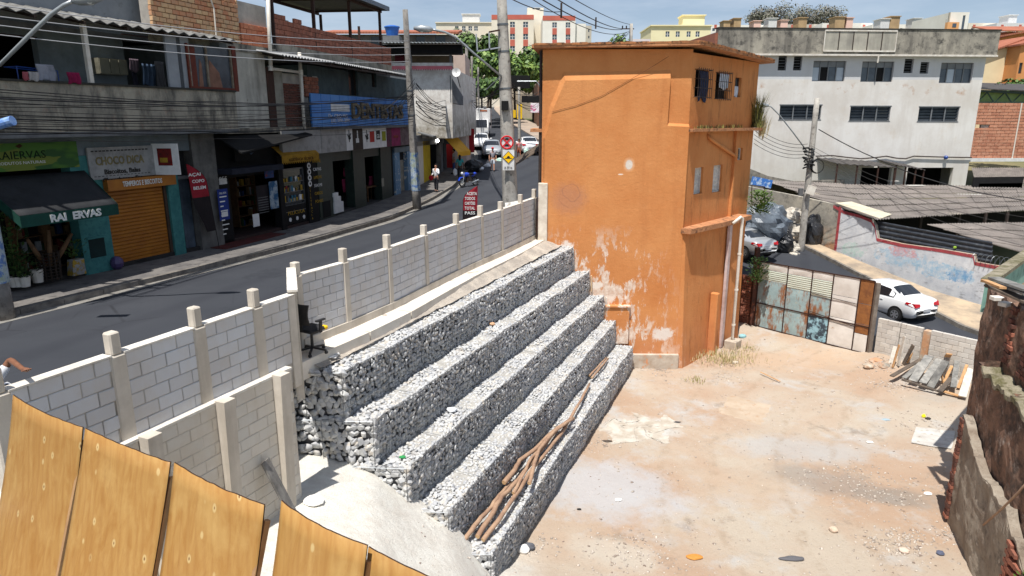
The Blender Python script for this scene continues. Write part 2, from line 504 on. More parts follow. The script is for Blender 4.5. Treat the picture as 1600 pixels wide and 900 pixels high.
rr_=t.math('ADD',rl.outputs['Value'],t.math('MULTIPLY',t.noise(.6,3,.5),.8))
for rad in(14.2,15.7,17.6,19.0):
 tk=t.ramp(t.math('ABSOLUTE',t.math('SUBTRACT',rr_,rad)),.16,.04)
 c=t.mix(t.math('MULTIPLY',tk,t.ramp(t.noise(2.4,8,.75),.45,.62,0,.45)),c,L((150,130,108)))
ramp=t.math('MULTIPLY',t.ramp(X,.9,-.6),t.ramp(Y,14.5,13.2))
c=t.mix(t.math('MULTIPLY',ramp,.95),c,t.mix(t.ramp(n_c,.4,.7),L((226,224,216)),L((206,200,190))))
t.color(c);t.b.inputs['Roughness'].default_value=.95
t.bump(t.mix(.5,t.noise(18,8,.8),t.noise(3.2,8,.7)),1.0,.07)
mt_lot=t.m
mb=MB()
nx,ny=190,170
x0,x1,y0_,y1_=-6.5,24.0,1.5,36.0
def lot_pt(i,j):
 x=x0+(x1-x0)*i/nx;y=y0_+(y1_-y0_)*(j/ny)**1.15
 return Vector((x,y,lot_z(x,y)))
grid={}
for i in range(nx+1):
 for j in range(ny+1):
  p=lot_pt(i,j);grid[i,j]=len(mb.v);mb.v.append(p)
G0,G1=Vector((11.67,31.65)),Vector((18.4,23.2))
GU=(G1-G0).normalized();GN=Vector((-GU.y,GU.x))
for i in range(nx):
 for j in range(ny):
  p=mb.v[grid[i,j]]
  if(Vector((p.x,p.y))-G0).dot(GN)>0.35 and p.y>20:continue
  if p.x<kr(p.y)-.6 and p.y<27:continue
  mb.f.append((grid[i,j],grid[i+1,j],grid[i+1,j+1],grid[i,j+1]));mb.mi.append(0)
mb.build('lot_ground',mt_lot,kind='structure',smooth=True)
mt_slab=M('dusty_cement_slab',L((182,168,150)),L((170,152,132)),1.6,.95,.3,c3=L((166,134,108)),s3=4)
def conform(name,px,mat,up=.012,n=26,jag=0.0,kind='structure',th=.0):
 q=[atz(a,b,0)for a,b in px];mb=MB()
 def f(u,v):
  p=q[0].lerp(q[1],u).lerp(q[3].lerp(q[2],u),v);e=min(u,v,1-u,1-v)
  if jag:p=p+Vector((vnoise(p.x*2.5,p.y*2.5,6)-.5,vnoise(p.x*2.5,p.y*2.5,7)-.5,0))*jag
  return Vector((p.x,p.y,lot_z(p.x,p.y)+up*min(1,e*12+(th>0))-(.0 if th else .004)))
 mb.grid(f,n,n)if not th else mb.sheet(f,n,n,(0,0,th));return mb.build(name,mat,kind=kind,smooth=not th)
conform('cement_slab',[(1140,615),(1208,632),(1190,664),(1118,643)],mt_slab)
conform('cement_patch',[(950,648),(1044,654),(1036,684),(958,682)],M('pale_spilled_cement',L((190,186,176)),L((168,158,144)),2.5,.95,.3,t2=(.4,.6)),jag=1.1)
KB0,KB1=Vector((19.7,28.0)),Vector((17.3,37.8))
def kb_x(y):return interp(y,[20,28,37.8,46,56],[22.0,19.7,17.3,15.0,12.0])
def back_z(y):return interp(y,[18,28,38,46,60],[.6,1.0,2.5,3.6,5.4])
mb=MB();ribbon(mb,lambda y:kb_x(y)-6.2,kb_x,back_z,19,56,1.0,skirt=0)
keep=[]
for f in mb.f:
 cc=sum((mb.v[i]for i in f),Vector())/len(f)
 keep.append(f)
mb2=MB()
for a in range(19*2,56*2):
 ya,yb=a/2,a/2+.5
 def lx(y):
  t_=(y-G0.y)/(G1.y-G0.y);gx=G0.x+(G1.x-G0.x)*t_
  return max(kb_x(y)-6.2,gx+.28)if y<32.5 else max(kb_x(y)-6.2,interp(y,[32.5,36],[11.6,10.8]))
 q=[Vector((lx(ya),ya,back_z(ya))),Vector((kb_x(ya),ya,back_z(ya))),Vector((kb_x(yb),yb,back_z(yb))),Vector((lx(yb),yb,back_z(yb)))]
 if q[1].x-q[0].x<.05:continue
 mb2.quad(*q);d=Vector((0,0,2.2));mb2.quad(q[0],q[3],q[3]-d,q[0]-d)
mb2.build('back_road',mt_asph,kind='structure')
mt_sand=M('sandy_pavement_back',L((184,164,138)),L((140,128,114)),1.2,.95,.4,25,c3=L((130,116,100)),s3=3,t3=(.6,.75))
mb=MB();ribbon(mb,kb_x,lambda y:kb_x(y)+interp(y,[20,29,32,38,46],[4.2,3.4,1.9,1.1,1.0]),back_z,19,56,1.0,skirt=2.4,off=.15)
mb.build('back_pavement',mt_sand,kind='structure')
kb=thing('kerb','broken concrete kerb beside the sandy pavement behind the metal gate','kerb',(19.6,28.5,1))
y=21.0
while y<46:
 mbk=MB();mbk.bar((kb_x(y),y,back_z(y)+.08),(kb_x(y+1),y+.98,back_z(y+1)+.08),.16,.2+rr.uniform(-.02,.02));mbk.build('kerb_block',mt_kerb,kb);y+=1
def tone_mat(name,cols,vscale,rough=.9,bump=.5,bscale=40,bdist=.01,stain=None,cellmix=1.0):
 t=NT(name)
 vor=t.node('ShaderNodeTexVoronoi');vor.inputs['Scale'].default_value=vscale;t.l.new(t.P(),vor.inputs['Vector'])
 s=t.node('ShaderNodeSeparateColor');t.l.new(vor.outputs['Color'],s.inputs[0])
 c=t.mix(t.ramp(s.outputs[0],0,1,0,cellmix),cols[0],cols[1])
 if len(cols)>2:c=t.mix(t.ramp(s.outputs[1],.6,1),c,cols[2])
 if stain:c=t.mix(t.ramp(t.noise(stain[1],8,.7),.5,.75,0,stain[2]),c,stain[0])
 c=t.mix(t.ramp(t.noise(25,5,.7),.3,.8,0,.35),c,cols[0])
 t.color(c);t.b.inputs['Roughness'].default_value=rough
 t.bump(t.noise(bscale,6,.7),bump,bdist)
 MATS[name]=t.m
 return t.m
def block_mat(name,a,b,s,sk=.5):
 t=NT(name)
 r=t.rnd()
 c=t.mix(t.ramp(r,0,1),a,b)
 c=t.mix(t.ramp(t.noise(.9,8,.7),.45,.7,0,sk),c,s)
 f=t.noise(1.0,6,.65,t.mapping(t.P(),(3,3,.45)))
 c=t.mix(t.ramp(f,.5,.72,0,.6*sk),c,s)
 c=t.mix(t.ramp(t.noise(9,6,.75),.58,.75,0,.4),c,L((186,182,176)))
 t.color(c);t.b.inputs['Roughness'].default_value=.93
 t.bump(t.noise(70,5,.75),.5,.006)
 MATS[name]=t.m;return t.m
mt_block=block_mat('concrete_block',L((200,202,206)),L((190,190,192)),L((186,174,158)))
mt_block_b=block_mat('stained_block',L((206,200,190)),L((198,194,186)),L((188,174,154)),.6)
mt_mortar=M('mortar',L((192,186,176)),L((144,140,134)),1.3,.95,.5,50)
mt_cast=M('cast_concrete',L((206,198,186)),L((186,178,166)),1.8,.9,.5,28,c3=L((196,188,176)),s3=5,t3=(.5,.75),streak=(L((146,134,118)),3,.5))
mt_capwhite=M('white_and_sunlit_cap',L((226,222,214)),L((196,188,176)),3,.9,.4,40)  # white parts; on block wall tops the sunlit brightness is painted in
def block_mesh(name,l,h,w,mat,bev=.008,seed=0):
 rq=random.Random(seed);mb=MB();mb.box((0,0,0),(l,w,h))
 for i,v in enumerate(mb.v):mb.v[i]=v+Vector((rq.uniform(-.003,.003),rq.uniform(-.003,.003),rq.uniform(-.003,.003)))
 return mb.mesh(name,mat,bevel=bev)
BLK={}
def lay_blocks(parent,P,s0,s1,z0,z1,mat,th=.14,o=0.0,bl=.39,bh=.19,joint=.011,seed=0,skip=None,part='block',jit=.004,start=0):
 """running-bond courses of single blocks between s0 and s1; blocks stand proud of the mortar core"""
 rq=random.Random(seed);n=max(1,int(round((z1-z0)/(bh+joint))));H=(z1-z0)/n
 inv=mw(parent).inverted();ang=P.ang-(parent.rotation_euler.z)
 for r in range(n):
  z=z0+H*(r+.5);s=s0-(((r+start)%2)*(bl+joint)/2)
  while s<s1-.03:
   a,b=max(s,s0),min(s+bl,s1);s+=bl+joint
   if b-a<.05:continue
   if skip and skip(a,b,z):continue
   w=round(b-a,2);key=(part,w,round(H,3),mat.name,rq.randrange(2))
   if key not in BLK:BLK[key]=block_mesh(part,w,H-joint,th,mat,seed=len(BLK))
   q=P.p((a+b)/2,z,o+rq.uniform(-jit,jit))
   link(part,BLK[key],parent,loc=inv@q,rot=(rq.uniform(-.004,.004),rq.uniform(-.006,.006),ang+rq.uniform(-.006,.006)))
W1=[(-4.28,12.95),(-3.66,14.25),(-3.0,15.85),(-2.36,17.75),(-1.66,19.75),(-1.02,21.4),(-.4,22.95),(.3,24.9),(.86,26.55)]
_wf=[1.033-.033*i/8 for i in range(9)];W1=[(x*f,y*f)for(x,y),f in zip(W1,_wf)];W1Z=[9.9-3.0*f for f in _wf];ZS=5.27
wall1=thing('block_wall','long grey concrete block wall with stub posts between street and gabion terraces','wall',(W1[4][0],W1[4][1],5.1))
for i in range(8):
 P=Plane(W1[i],W1[i+1]);zt=(W1Z[i]+W1Z[i+1])/2
 mb=MB();mb.pbox(P,0,P.len,5.42,zt-.01,-.055,.055);mb.build('mortar_bed',mt_mortar,wall1)
 lay_blocks(wall1,P,.1,P.len-.08,5.45,zt-.012,mt_block,seed=i+3,start=i%2)
 mb=MB();mb.pbox(P,0,P.len,4.95,5.45,-.1,.12);mb.build('base_beam',mt_cast,wall1)
 mb=MB();mb.pbox(P,.06,P.len-.06,zt-.012,zt+.012,-.085,.085);mb.build('wall_cap',mt_capwhite,wall1)
for i,w in enumerate(W1):
 P=Plane(W1[max(0,i-1)],W1[max(0,i-1)+1]);s=0 if i==0 else P.len
 mb=MB();mb.pbox(P,s-.085,s+.085,5.0,W1Z[i],-.09,.1);mb.pbox(P,s-.07,s+.075,W1Z[i],W1Z[i]+.28+.03*(i%3),-.075,.075)
 mb.build('post',mt_cast,wall1,bevel=.012)
wallr=thing('wall_return','short return wall joining the two street block walls at the office chair','wall',(-4.1,12.1,5.2))
P=Plane((-4.46,13.25),(-3.88,11.50))
mb=MB();mb.pbox(P,0,P.len,4.9,6.95,-.07,.07);mb.build('mortar_bed',mt_cast,wallr)
mb=MB();mb.pbox(P,-.05,P.len+.05,6.95,6.99,-.09,.09);mb.build('wall_cap',mt_capwhite,wallr)
N0,N1=(-5.86,7.02),(-3.91,11.48)
PN=Plane(N0,N1)
wall2=thing('block_wall','near upper block wall with five stub posts beside the plywood hoarding','wall',(-4.9,9.2,5.7))
colN=[.06,1.5,2.82,4.0]
segs=[0.0]+colN[1:]+[PN.len]
mb=MB();mb.pbox(PN,.02,PN.len,5.3,6.9,-.055,.055);mb.build('mortar_bed',mt_mortar,wall2)
edges=colN+[PN.len]
for i in range(4):
 lay_blocks(wall2,PN,edges[i]+.11,edges[i+1]-(.11 if i<3 else .16),5.68,6.888,mt_block,seed=30+i,start=i%2)
 mb=MB();mb.pbox(PN,edges[i]+.09,edges[i+1]-(.09 if i<3 else 0),6.888,6.912,-.088,.088);mb.build('wall_cap',mt_capwhite,wall2)
for i,s in enumerate(colN):
 mb=MB();w=.115
 mb.pbox(PN,s-w,s+w,5.2,6.89,-.085,.088)
 mb.pbox(PN,s-.075,s+.075,6.89,7.2,-.075,.075)
 mb.build('post',mt_cast,wall2,bevel=.02)
mb=MB();mb.pbox(PN,PN.len-.16,PN.len+.02,5.2,6.91,-.088,.088);mb.build('post',mt_cast,wall2,bevel=.012)
PL=Plane((-6.2,5.9),(-3.72,11.35));PL2=Plane(PL.p(0,0)[:2],(-3.86,11.06))
wall3=thing('retaining_wall','lower retaining block wall with pilasters below the near upper wall','wall',(-4.6,9.6,3.0))
mb=MB();mb.pbox(PL2,0,PL2.len,2.0,5.68,-.30,-.004);mb.build('mortar_bed',mt_cast,wall3)
colL=[PL2.m(*q)[0]for q in((228,688),(345,632),(432,588))]
eL=[1.2]+colL+[PL2.len]
for i in range(4):
 lay_blocks(wall3,PL2,eL[i]+.1,eL[i+1]-(.1 if i<3 else .02),2.86,5.66,mt_block_b,th=.14,o=-.066,seed=50+i,start=i%2)
mb=MB();mb.pbox(PL2,0,PL2.len,5.66,5.70,-.32,.02);mb.build('ledge',mt_capwhite,wall3)
for s in colL:
 mb=MB()
 a=[PL2.p(s-.1,2.2,0),PL2.p(s+.1,2.2,0),PL2.p(s+.1,2.2,.06),PL2.p(s-.1,2.2,.06)]
 b=[PL2.p(s-.11,5.72,0),PL2.p(s+.11,5.72,0),PL2.p(s+.11,5.72,.2),PL2.p(s-.11,5.72,.2)]
 mb.add(a+b,[(3,2,1,0),(4,5,6,7),(0,1,5,4),(1,2,6,5),(2,3,7,6),(3,0,4,7)][::1])
 mb.build('pilaster',mt_cast,wall3)
tb=MB();a=aty(418,800,9.9);q1=PL2.p(PL2.m(425,795)[0],3.2,.55);q2=PL2.p(PL2.m(408,728)[0],4.35,.1)
tb.bar(q1,q2,.22,.04)
tag(tb.build('leaning_plank',M('grey_weathered_wood',L((140,138,134)),L((96,94,92)),4,.9,.5,20,streak=(L((74,70,66)),8,.6))),'grey weathered plank leaning against the retaining wall pilaster','plank')
P1a0=Plane(W1[0],W1[1])
T_N={5:(-3.40,12.62),4:(-2.80,12.5),3:(-2.15,12.42),2:(-1.32,12.42),1:(-.45,12.42)}
T_F={5:(2.42,26.2),4:(3.05,26.15),3:(3.68,26.15),2:(4.25,26.15),1:(4.85,25.75)}
NLc=(-4.9,12.6)
mb=MB()
for i in range(8):
 a,b=Plane(W1[i],W1[i+1]),None
 w0=.66-.02*i;w1=.66-.02*(i+1)
 q=[a.p(0,0,.12),a.p(a.len,0,.12),a.p(a.len,0,w1),a.p(0,0,w0)]
 mb.prism([Vector((p.x,p.y,4.9))for p in q],(0,0,ZS-4.9))
q=[P1a0.p(-.8,4.9,-.02),P1a0.p(0,4.9,.0),P1a0.p(0,4.9,.66),P1a0.p(-.8,4.9,.72)];mb.prism(q,(0,0,ZS-4.9))
mb.build('concrete_strip',M('bright_concrete',L((226,218,206)),L((204,194,180)),1.2,.9,.3,40,c3=L((186,174,158)),s3=4,t3=(.6,.8)),kind='structure')
t=NT('gravel_fill')
c=t.mix(t.ramp(t.noise(1.3,8,.7),.42,.6),L((164,156,146)),L((196,186,172)))
c=t.mix(t.ramp(t.noise(30,4,.8),.5,.7,0,.7),c,L((104,98,92)))
c=t.mix(t.ramp(t.noise(.8,8,.7),.6,.7,0,.7),c,L((170,140,110)))
t.color(c);t.b.inputs['Roughness'].default_value=.95;t.bump(t.noise(28,5,.8),.9,.03)
mt_gravel=t.m
mb=MB();PT5=Plane(T_N[5],T_F[5])
P1a=Plane(W1[0],W1[8])
def gf(u,v):
 a=P1a.p(-0.9+(P1a.len+.9)*u,0,.05);b=PT5.p(.0+PT5.len*u,0,-.42)
 p=a.lerp(b,v);return Vector((p.x,p.y,5.0+.21*(1-smooth01(.45,.95,v))+.05*vnoise(p.x*3,p.y*3,2)+.03*vnoise(p.x*9,p.y*9,2)))
mb.grid(gf,110,12);mb.build('gravel_fill',mt_gravel,kind='stuff',smooth=True)
t=NT('gabion_stone')
vor=t.node('ShaderNodeTexVoronoi');vor.inputs['Scale'].default_value=9.0;t.l.new(t.P(),vor.inputs['Vector'])
s_=t.node('ShaderNodeSeparateColor');t.l.new(vor.outputs['Color'],s_.inputs[0])
c=t.mix(s_.outputs[0],L((166,168,172)),L((200,200,198)))
c=t.mix(t.ramp(s_.outputs[1],.80,1,0,.6),c,L((204,190,168)))
c=t.mix(t.ramp(s_.outputs[2],.78,1,0,.75),c,L((140,144,152)))
c=t.mix(t.ramp(t.noise(14,6,.7),.35,.7,0,.35),c,L((190,190,188)))
t.color(c);t.b.inputs['Roughness'].default_value=.85;t.bump(t.noise(45,5,.7),.5,.008)
mt_stone=t.m
mt_core=M('gabion_core',L((104,104,106)),L((84,84,86)),3)
mt_dust=M('stone_dust',L((176,174,168)),L((150,148,144)),5,.95,.5)
mt_wire=M('galvanised_wire',L((120,124,128)),rough=.45,metal=.8,bump=0)
rs=random.Random(77)
def rock_template(seed,n=13,flat=.7):
 rq=random.Random(seed);bm=bmesh.new()
 for _ in range(n):
  v=Vector((rq.gauss(0,1),rq.gauss(0,1),rq.gauss(0,1))).normalized()*rq.uniform(.85,1.08);bm.verts.new(v)
 r=bmesh.ops.convex_hull(bm,input=bm.verts)
 bmesh.ops.delete(bm,geom=[v for v in bm.verts if not v.link_faces],context='VERTS')
 bm.verts.index_update();bm.faces.ensure_lookup_table()
 V=np.array([v.co[:]for v in bm.verts]);F=np.array([[l.vert.index for l in f.loops]for f in bm.faces]);bm.free()
 return V,F
ROCKS=[rock_template(i+1,13 if i%2 else 16)for i in range(8)]
def bulk(name,Vs,Fs,mat,parent=None,label=None,kind=None):
 V=np.concatenate(Vs);offs=np.cumsum([0]+[len(v)for v in Vs[:-1]])
 F=np.concatenate([f+o for f,o in zip(Fs,offs)])
 if parent is not None:
  inv=np.array(mw(parent).inverted());V=V@inv[:3,:3].T+inv[:3,3]
 me=bpy.data.meshes.new(name);me.vertices.add(len(V));me.vertices.foreach_set('co',V.astype(np.float32).ravel())
 k=F.shape[1]
 me.loops.add(F.size);me.loops.foreach_set('vertex_index',F.astype(np.int32).ravel())
 me.polygons.add(len(F));me.polygons.foreach_set('loop_start',np.arange(0,F.size,k,dtype=np.int32))
 me.update(calc_edges=True);me.validate();me.materials.append(mat)
 o=link(name,me,parent,label=label,kind=kind);WORLD[o.name]=mw(parent)
 return o
def basis(n,rq):
 n=Vector(n).normalized();up=Vector((0,0,1))if abs(n.z)<.9 else Vector((1,0,0))
 x=up.cross(n).normalized();y=n.cross(x);a=rq.uniform(0,2*math.pi)
 return Matrix((x*math.cos(a)+y*math.sin(a),y*math.cos(a)-x*math.sin(a),n)).transposed()
def stone_field(fn,w,h,n,sp,rq,out):
 """jittered grid of stones over a face: fn(s,t)->point"""
 nu,nv=max(1,int(w/sp)),max(1,int(h/sp))
 for i in range(nu+1):
  for j in range(nv+1):
   s=w*(i+.5*(j%2))/nu+rq.uniform(-.3,.3)*sp;q=h*j/nv+rq.uniform(-.28,.28)*sp
   s=min(max(s,0),w);q=min(max(q,0),h)
   p=Vector(fn(s,q))+Vector(n)*rq.uniform(-.022,.012)
   B=basis(Vector(n)+Vector((rq.gauss(0,.22),rq.gauss(0,.22),rq.gauss(0,.22))),rq)
   k=rq.uniform(.92,1.5)*sp
   sc=Vector((k*rq.uniform(.55,.78),k*rq.uniform(.40,.60),k*rq.uniform(.30,.42)))
   out.append((p,B,sc,rq.randrange(len(ROCKS))))
RM=None
order={5:'topmost stepped row of wire caged stones below the street wall',4:'second row from the top of the wire caged stone terraces',3:'middle row of the wire caged stone terraces',2:'fourth row from the top of the caged stones, above the log row',1:'lowest row of wire caged stones at the dirt lot, logs lying on it'}
rock_me=[]
for V,F in ROCKS:
 me=bpy.data.meshes.new('stone');me.from_pydata([tuple(v)for v in V],[],[tuple(int(i)for i in f)for f in F]);me.materials.append(mt_stone);rock_me.append(me)
for k in range(5,0,-1):
 g=thing('gabion_row',order[k],'gabion',(T_N[k][0],T_N[k][1],k-1.0),group='stepped gabion rows')
 P=Plane(T_N[k],T_F[k]);rq=random.Random(100+k)
 zb,zt=k-1.0,k*1.0
 wav=lambda s,k=k:.014*math.sin(s*1.9+k)+.01*math.sin(s*4.3+2*k)
 ins=.06
 a,b=P.p(.05,0,-ins),P.p(P.len,0,-ins)
 width=1.35 if k<5 else 1.0
 mb=MB();c0=P.p(.05,0,-width);c1=P.p(P.len,0,-width)
 x0p=Vector((NLc[0]+.05,NLc[1]+.08,0))
 poly=[a,b,c1,Vector((x0p.x,x0p.y+.4,0)),x0p]
 mb.prism([Vector((p.x,p.y,zb))for p in poly],(0,0,1.0-.05));mb.build('stone_core',mt_core,g)
 st=[]
 stone_field(lambda s,q:P.p(s,zb+q,-.03+wav(s)+.05*math.sin(q*3)),P.len,.97,(P.n.x,P.n.y,0),.096,rq,st)
 tw=(Vector(T_N[k])-Vector(T_N[k+1])).length+.1 if k<5 else .5
 stone_field(lambda s,q:P.p(s,zt-.035+.025*math.sin(s*3.1),-q+wav(s)-.02),P.len,tw,(0,0,1),.088,rq,st)
 E=Plane(NLc,T_N[k])
 stone_field(lambda s,q:E.p(s,zb+q,.0),E.len,.97,(E.n.x,E.n.y,0),.128,rq,st)
 st=[q for q in st if q[0].z>lot_z(q[0].x,q[0].y)-.05 or q[0].y>13.6]
 st=[q for q in st if q[0].x>-4.6 or q[0].y>12.9]
 st.sort(key=lambda q:(q[0]-Vector((0,0,CAMH))).length)
 inv=mw(g).inverted()
 for p,B,sc,ri in st[:130]:
  o=link('stone',rock_me[ri],g,loc=inv@p,rot=B.to_euler(),scale=sc)
 Vs,Fs=[],[]
 for p,B,sc,ri in st[130:]:
  V,F=ROCKS[ri];Bn=np.array(B)
  Vs.append((V*np.array(sc))@Bn.T+np.array(p));Fs.append(F)
 bulk('stones',Vs,Fs,mt_stone,g,kind='stuff')
 tb_=[P.p(.06,0,-.05),P.p(P.len,0,-.05),P.p(P.len,0,-tw-.05),P.p(.06,0,-tw-.05)];mb=MB();mb.prism([Vector((q.x,q.y,zt-.062))for q in tb_],(0,0,.02));mb.build('dust_fill',mt_dust,g)
 mb=MB()
 wr=.006
 for zz in(zb+.02,zt):
  mb.tube([P.p(s,zz,.035+wav(s))for s in np.linspace(0,P.len,40)],wr,4)
 s=1.5
 while s<P.len:
  w=wav(s)+.045;mb.tube([P.p(s,zb,w),P.p(s+.02,zb+.5,w+.02),P.p(s,zt+.02,w),P.p(s,zt+.03,-tw)],wr,4);s+=1.5
 s=0.0
 while s<min(6,P.len):
  w=wav(s)+.05;mb.tube([P.p(s,zb,w),P.p(s,zt,w)],.0034,3,cap=False);s+=.12
 for zz in np.arange(zb+.1,zt,.12):mb.tube([P.p(s,zz,.05+wav(s))for s in np.linspace(0,6,24)],.0034,3,cap=False)
 for s in(0,E.len*.5,E.len):mb.tube([E.p(s,zb,.06),E.p(s,zt,.06)],wr,4)
 for zz in(zb,zt):mb.tube([E.p(0,zz,.06),E.p(E.len,zz,.06)],wr,4)
 mb.build('wire_cage',mt_wire,g)
def log_mat(name,a,b):
 t=NT(name);c=t.mix(t.ramp(t.noise(3,7,.7),.35,.65),a,b)
 c=t.mix(t.ramp(t.noise(20,6,.8),.55,.75,0,.6),c,L((98,78,62)))
 t.color(c);t.b.inputs['Roughness'].default_value=.9;t.bump(t.noise(30,6,.7),.6,.01);return t.m
mt_log=log_mat('barked_pole_wood',L((176,146,120)),L((142,112,92)))
mt_logend=M('cut_wood',L((206,176,136)),L((180,144,104)),12)
LOGS=[([(720,848),(736,830),(752,808),(768,792),(780,774),(798,754)],.05,1.10,'log at the left of the bundle with a white tie near its end'),([(747,839),(772,797),(784,776),(810,750),(832,720),(852,694),(872,668)],.055,1.10,'smooth pinkish log in the middle of the bundle, reaching lowest'),([(754,844),(778,814),(812,764),(826,740),(858,702),(884,668)],.05,1.10,'long grey log along the outer right edge of the bundle'),([(787,755),(804,734),(812,720),(836,702),(862,676),(890,656)],.058,1.26,'crooked reddish log with a bend on top of the bundle'),([(802,771),(816,744),(830,716),(854,690),(878,664)],.04,1.24,'thin log crossing the bundle with a short cut end'),([(827,755),(832,736),(842,702),(866,674),(896,654)],.048,1.32,'topmost log of the bundle with a pale round cut end'),([(872,684),(893,650),(908,624),(921,600)],.045,1.12,'log continuing the bundle towards the orange building'),([(924,591),(938,574),(950,560)],.035,1.12,'short thin stick nearest the orange building on the lowest row'),([(921,587),(936,571),(947,559)],.035,1.12,'second short stick lying beside the farthest one')]
for pts,r,z,lab in LOGS:
 q=[atz(a,b,z+(.10 if 0<i<len(pts)-1 else .02)*(1 if z<1.2 else .6))for i,(a,b)in enumerate(pts)]
 g=thing('log',lab,'log',tuple(q[0]),group='logs on the lowest gabion row')
 fine=[]
 for i in range(len(q)-1):
  for j in range(3):fine.append(q[i].lerp(q[i+1],j/3)+Vector((rs.uniform(-.012,.012),rs.uniform(-.012,.012),rs.uniform(-.01,.01))))
 fine.append(q[-1])
 mb=MB();mb.tube(fine,[r*(1.12-.3*i/len(fine))*rs.uniform(.93,1.07)for i in range(len(fine))],10);mb.build('bark',mt_log,g,smooth=True)
 for e,f in((fine[0],fine[1]),(fine[-1],fine[-2])):
  d=(e-f).normalized();mb=MB();mb.tube([e-d*.001,e+d*.004],r*.92,10);mb.build('cut_end',mt_logend,g)
t=NT('shuttering_plywood')
ob=t.O()
g1=t.noise(1.0,7,.6,t.mapping(ob,(7.0,7,.55)),dist=1.6)
wv=t.node('ShaderNodeTexWave',wave_type='BANDS',bands_direction='X');wv.inputs['Scale'].default_value=2.2;wv.inputs['Distortion'].default_value=9;wv.inputs['Detail'].default_value=3;wv.inputs['Detail Scale'].default_value=.8
t.l.new(t.mapping(ob,(1.6,1.6,.28)),wv.inputs['Vector'])
c=t.mix(t.ramp(g1,.3,.7),L((174,136,80)),L((156,112,57)))
c=t.mix(t.ramp(wv.outputs['Fac'],.55,1,0,.22),c,L((140,94,46)))
c=t.mix(t.ramp(t.noise(1.3,6,.65,ob),.52,.72,0,.65),c,L((188,155,98)))
vk=t.node('ShaderNodeTexVoronoi');vk.inputs['Scale'].default_value=1.0;vk.inputs['Randomness'].default_value=1.0
t.l.new(t.mapping(ob,(7.5,7.5,4.6)),vk.inputs['Vector'])
sk=t.node('ShaderNodeSeparateColor');t.l.new(vk.outputs['Color'],sk.inputs[0])
some=t.ramp(sk.outputs[0],.72,.74)
ring=t.math('MULTIPLY',t.ramp(vk.outputs['Distance'],.22,.15),some)
core=t.math('MULTIPLY',t.ramp(vk.outputs['Distance'],.10,.055),some)
c=t.mix(t.math('MULTIPLY',ring,.75),c,L((197,173,123)))
c=t.mix(t.math('MULTIPLY',core,.85),c,L((100,56,25)))
hs_=t.node('ShaderNodeHueSaturation');t.l.new(t.ramp(t.rnd(),0,1,.86,1.1),hs_.inputs['Value']);t.l.new(c,hs_.inputs['Color']);c=hs_.outputs[0]
c=t.mix(t.ramp(t.noise(1.7,9,.8,ob),.6,.72,0,.5),c,L((127,89,52)))
c=t.mix(t.ramp(t.noise(60,4,.7,t.mapping(ob,(1,1,.15))),.55,.8,0,.35),c,L((149,96,43)))
t.color(c);t.b.inputs['Roughness'].default_value=.5;t.b.inputs['Specular IOR Level'].default_value=.3
t.bump(g1,.1,.004)
mt_ply=t.m
mt_plyedge=M('plywood_edge',L((70,44,30)),L((34,24,20)),20)
hoard=thing('plywood_hoarding','hoarding of five bowed yellow plywood sheets in the near left corner','hoarding',(-2.9,5.4,4.2))
nh=Vector((-.41,-.91,0))
HP=[((20,617),(129,668),7.06,0),((135,669),(268,722),7.05,.012),((272,723),(413,790),7.05,0),((441,782),(575,851),7.05,.01),((573,858),(745,935),6.98,-.02)]
for i,(a,b,z,o)in enumerate(HP):
 A,B=atz(a[0],a[1],z),atz(b[0],b[1],z)
 ctr=(A+B)/2
 bow=(.07,.03,.05,.07,.03)[i]
 u_=(B-A).normalized()
 def pf(u,v,A=A,B=B,bow=bow,o=o,i=i,u_=u_):
  p=A.lerp(B,u);dz=2.5*v
  lean=.33*dz-.05*dz*(2.5-dz)*(1 if i!=1 else .5)
  p=p+nh*(lean+bow*math.sin(math.pi*u)*(.6+v*.4)+o)-Vector((0,0,dz))-u_*(.06*dz)
  ragged=.012*(vnoise(u*14+i*7,1)-.5)*(1 if v==0 else 0)
  return p+Vector((0,0,ragged))
 mb=MB();mb.sheet(pf,22,16,-nh*.012)
 me_o=mb.build('panel',[mt_ply,mt_plyedge],hoard,smooth=True)
 me_o.data.polygons.foreach_set('material_index',[0]*(22*16)*2+[1]*(len(me_o.data.polygons)-22*16*2))
 me_o.data.polygons.foreach_set('use_smooth',[True]*(22*16*2)+[False]*(len(me_o.data.polygons)-22*16*2))
 mb=MB();p1,p2=pf(.985,.06)-nh*.06,pf(.985,1)-nh*.06;mb.bar(p1,p2,.04,.05);mb.build('stud',M('stud_wood',L((170,134,96)),L((140,106,74)),4),hoard)
C0,L0,R0=Vector((6.72,26.3)),Vector((1.15,26.42)),Vector((10.85,31.0))
OL=Plane(L0,C0)
ORt=Plane(C0,R0)
B1,B2=Vector((2.7,35.0)),Vector((7.6,35.6))
t=NT('orange_paint')
X,Y,Z=t.sep()
c=t.mix(t.ramp(t.noise(.55,8,.65),.35,.68),L((206,141,87)),L((193,123,70)))
c=t.mix(t.ramp(t.noise(3.2,8,.75),.56,.8,0,.35),c,L((214,160,111)))
f=t.noise(1,7,.65,t.mapping(t.P(),(2.6,2.6,.22)))
c=t.mix(t.ramp(f,.52,.8,0,.38),c,L((169,103,60)))
c=t.mix(t.math('MULTIPLY',t.ramp(Z,2.4,.2),t.ramp(t.noise(.9,6,.7),.35,.7,.15,.65)),c,L((191,131,99)))
lowm=t.math('MULTIPLY',t.ramp(Z,5.9,4.6),t.ramp(t.math('ADD',X,t.math('MULTIPLY',Z,.25)),7.6,5.6))
st=t.noise(1,10,.78,t.mapping(t.P(),(4.6,4.6,1.3),rot=(0,.35,0)),dist=.3)
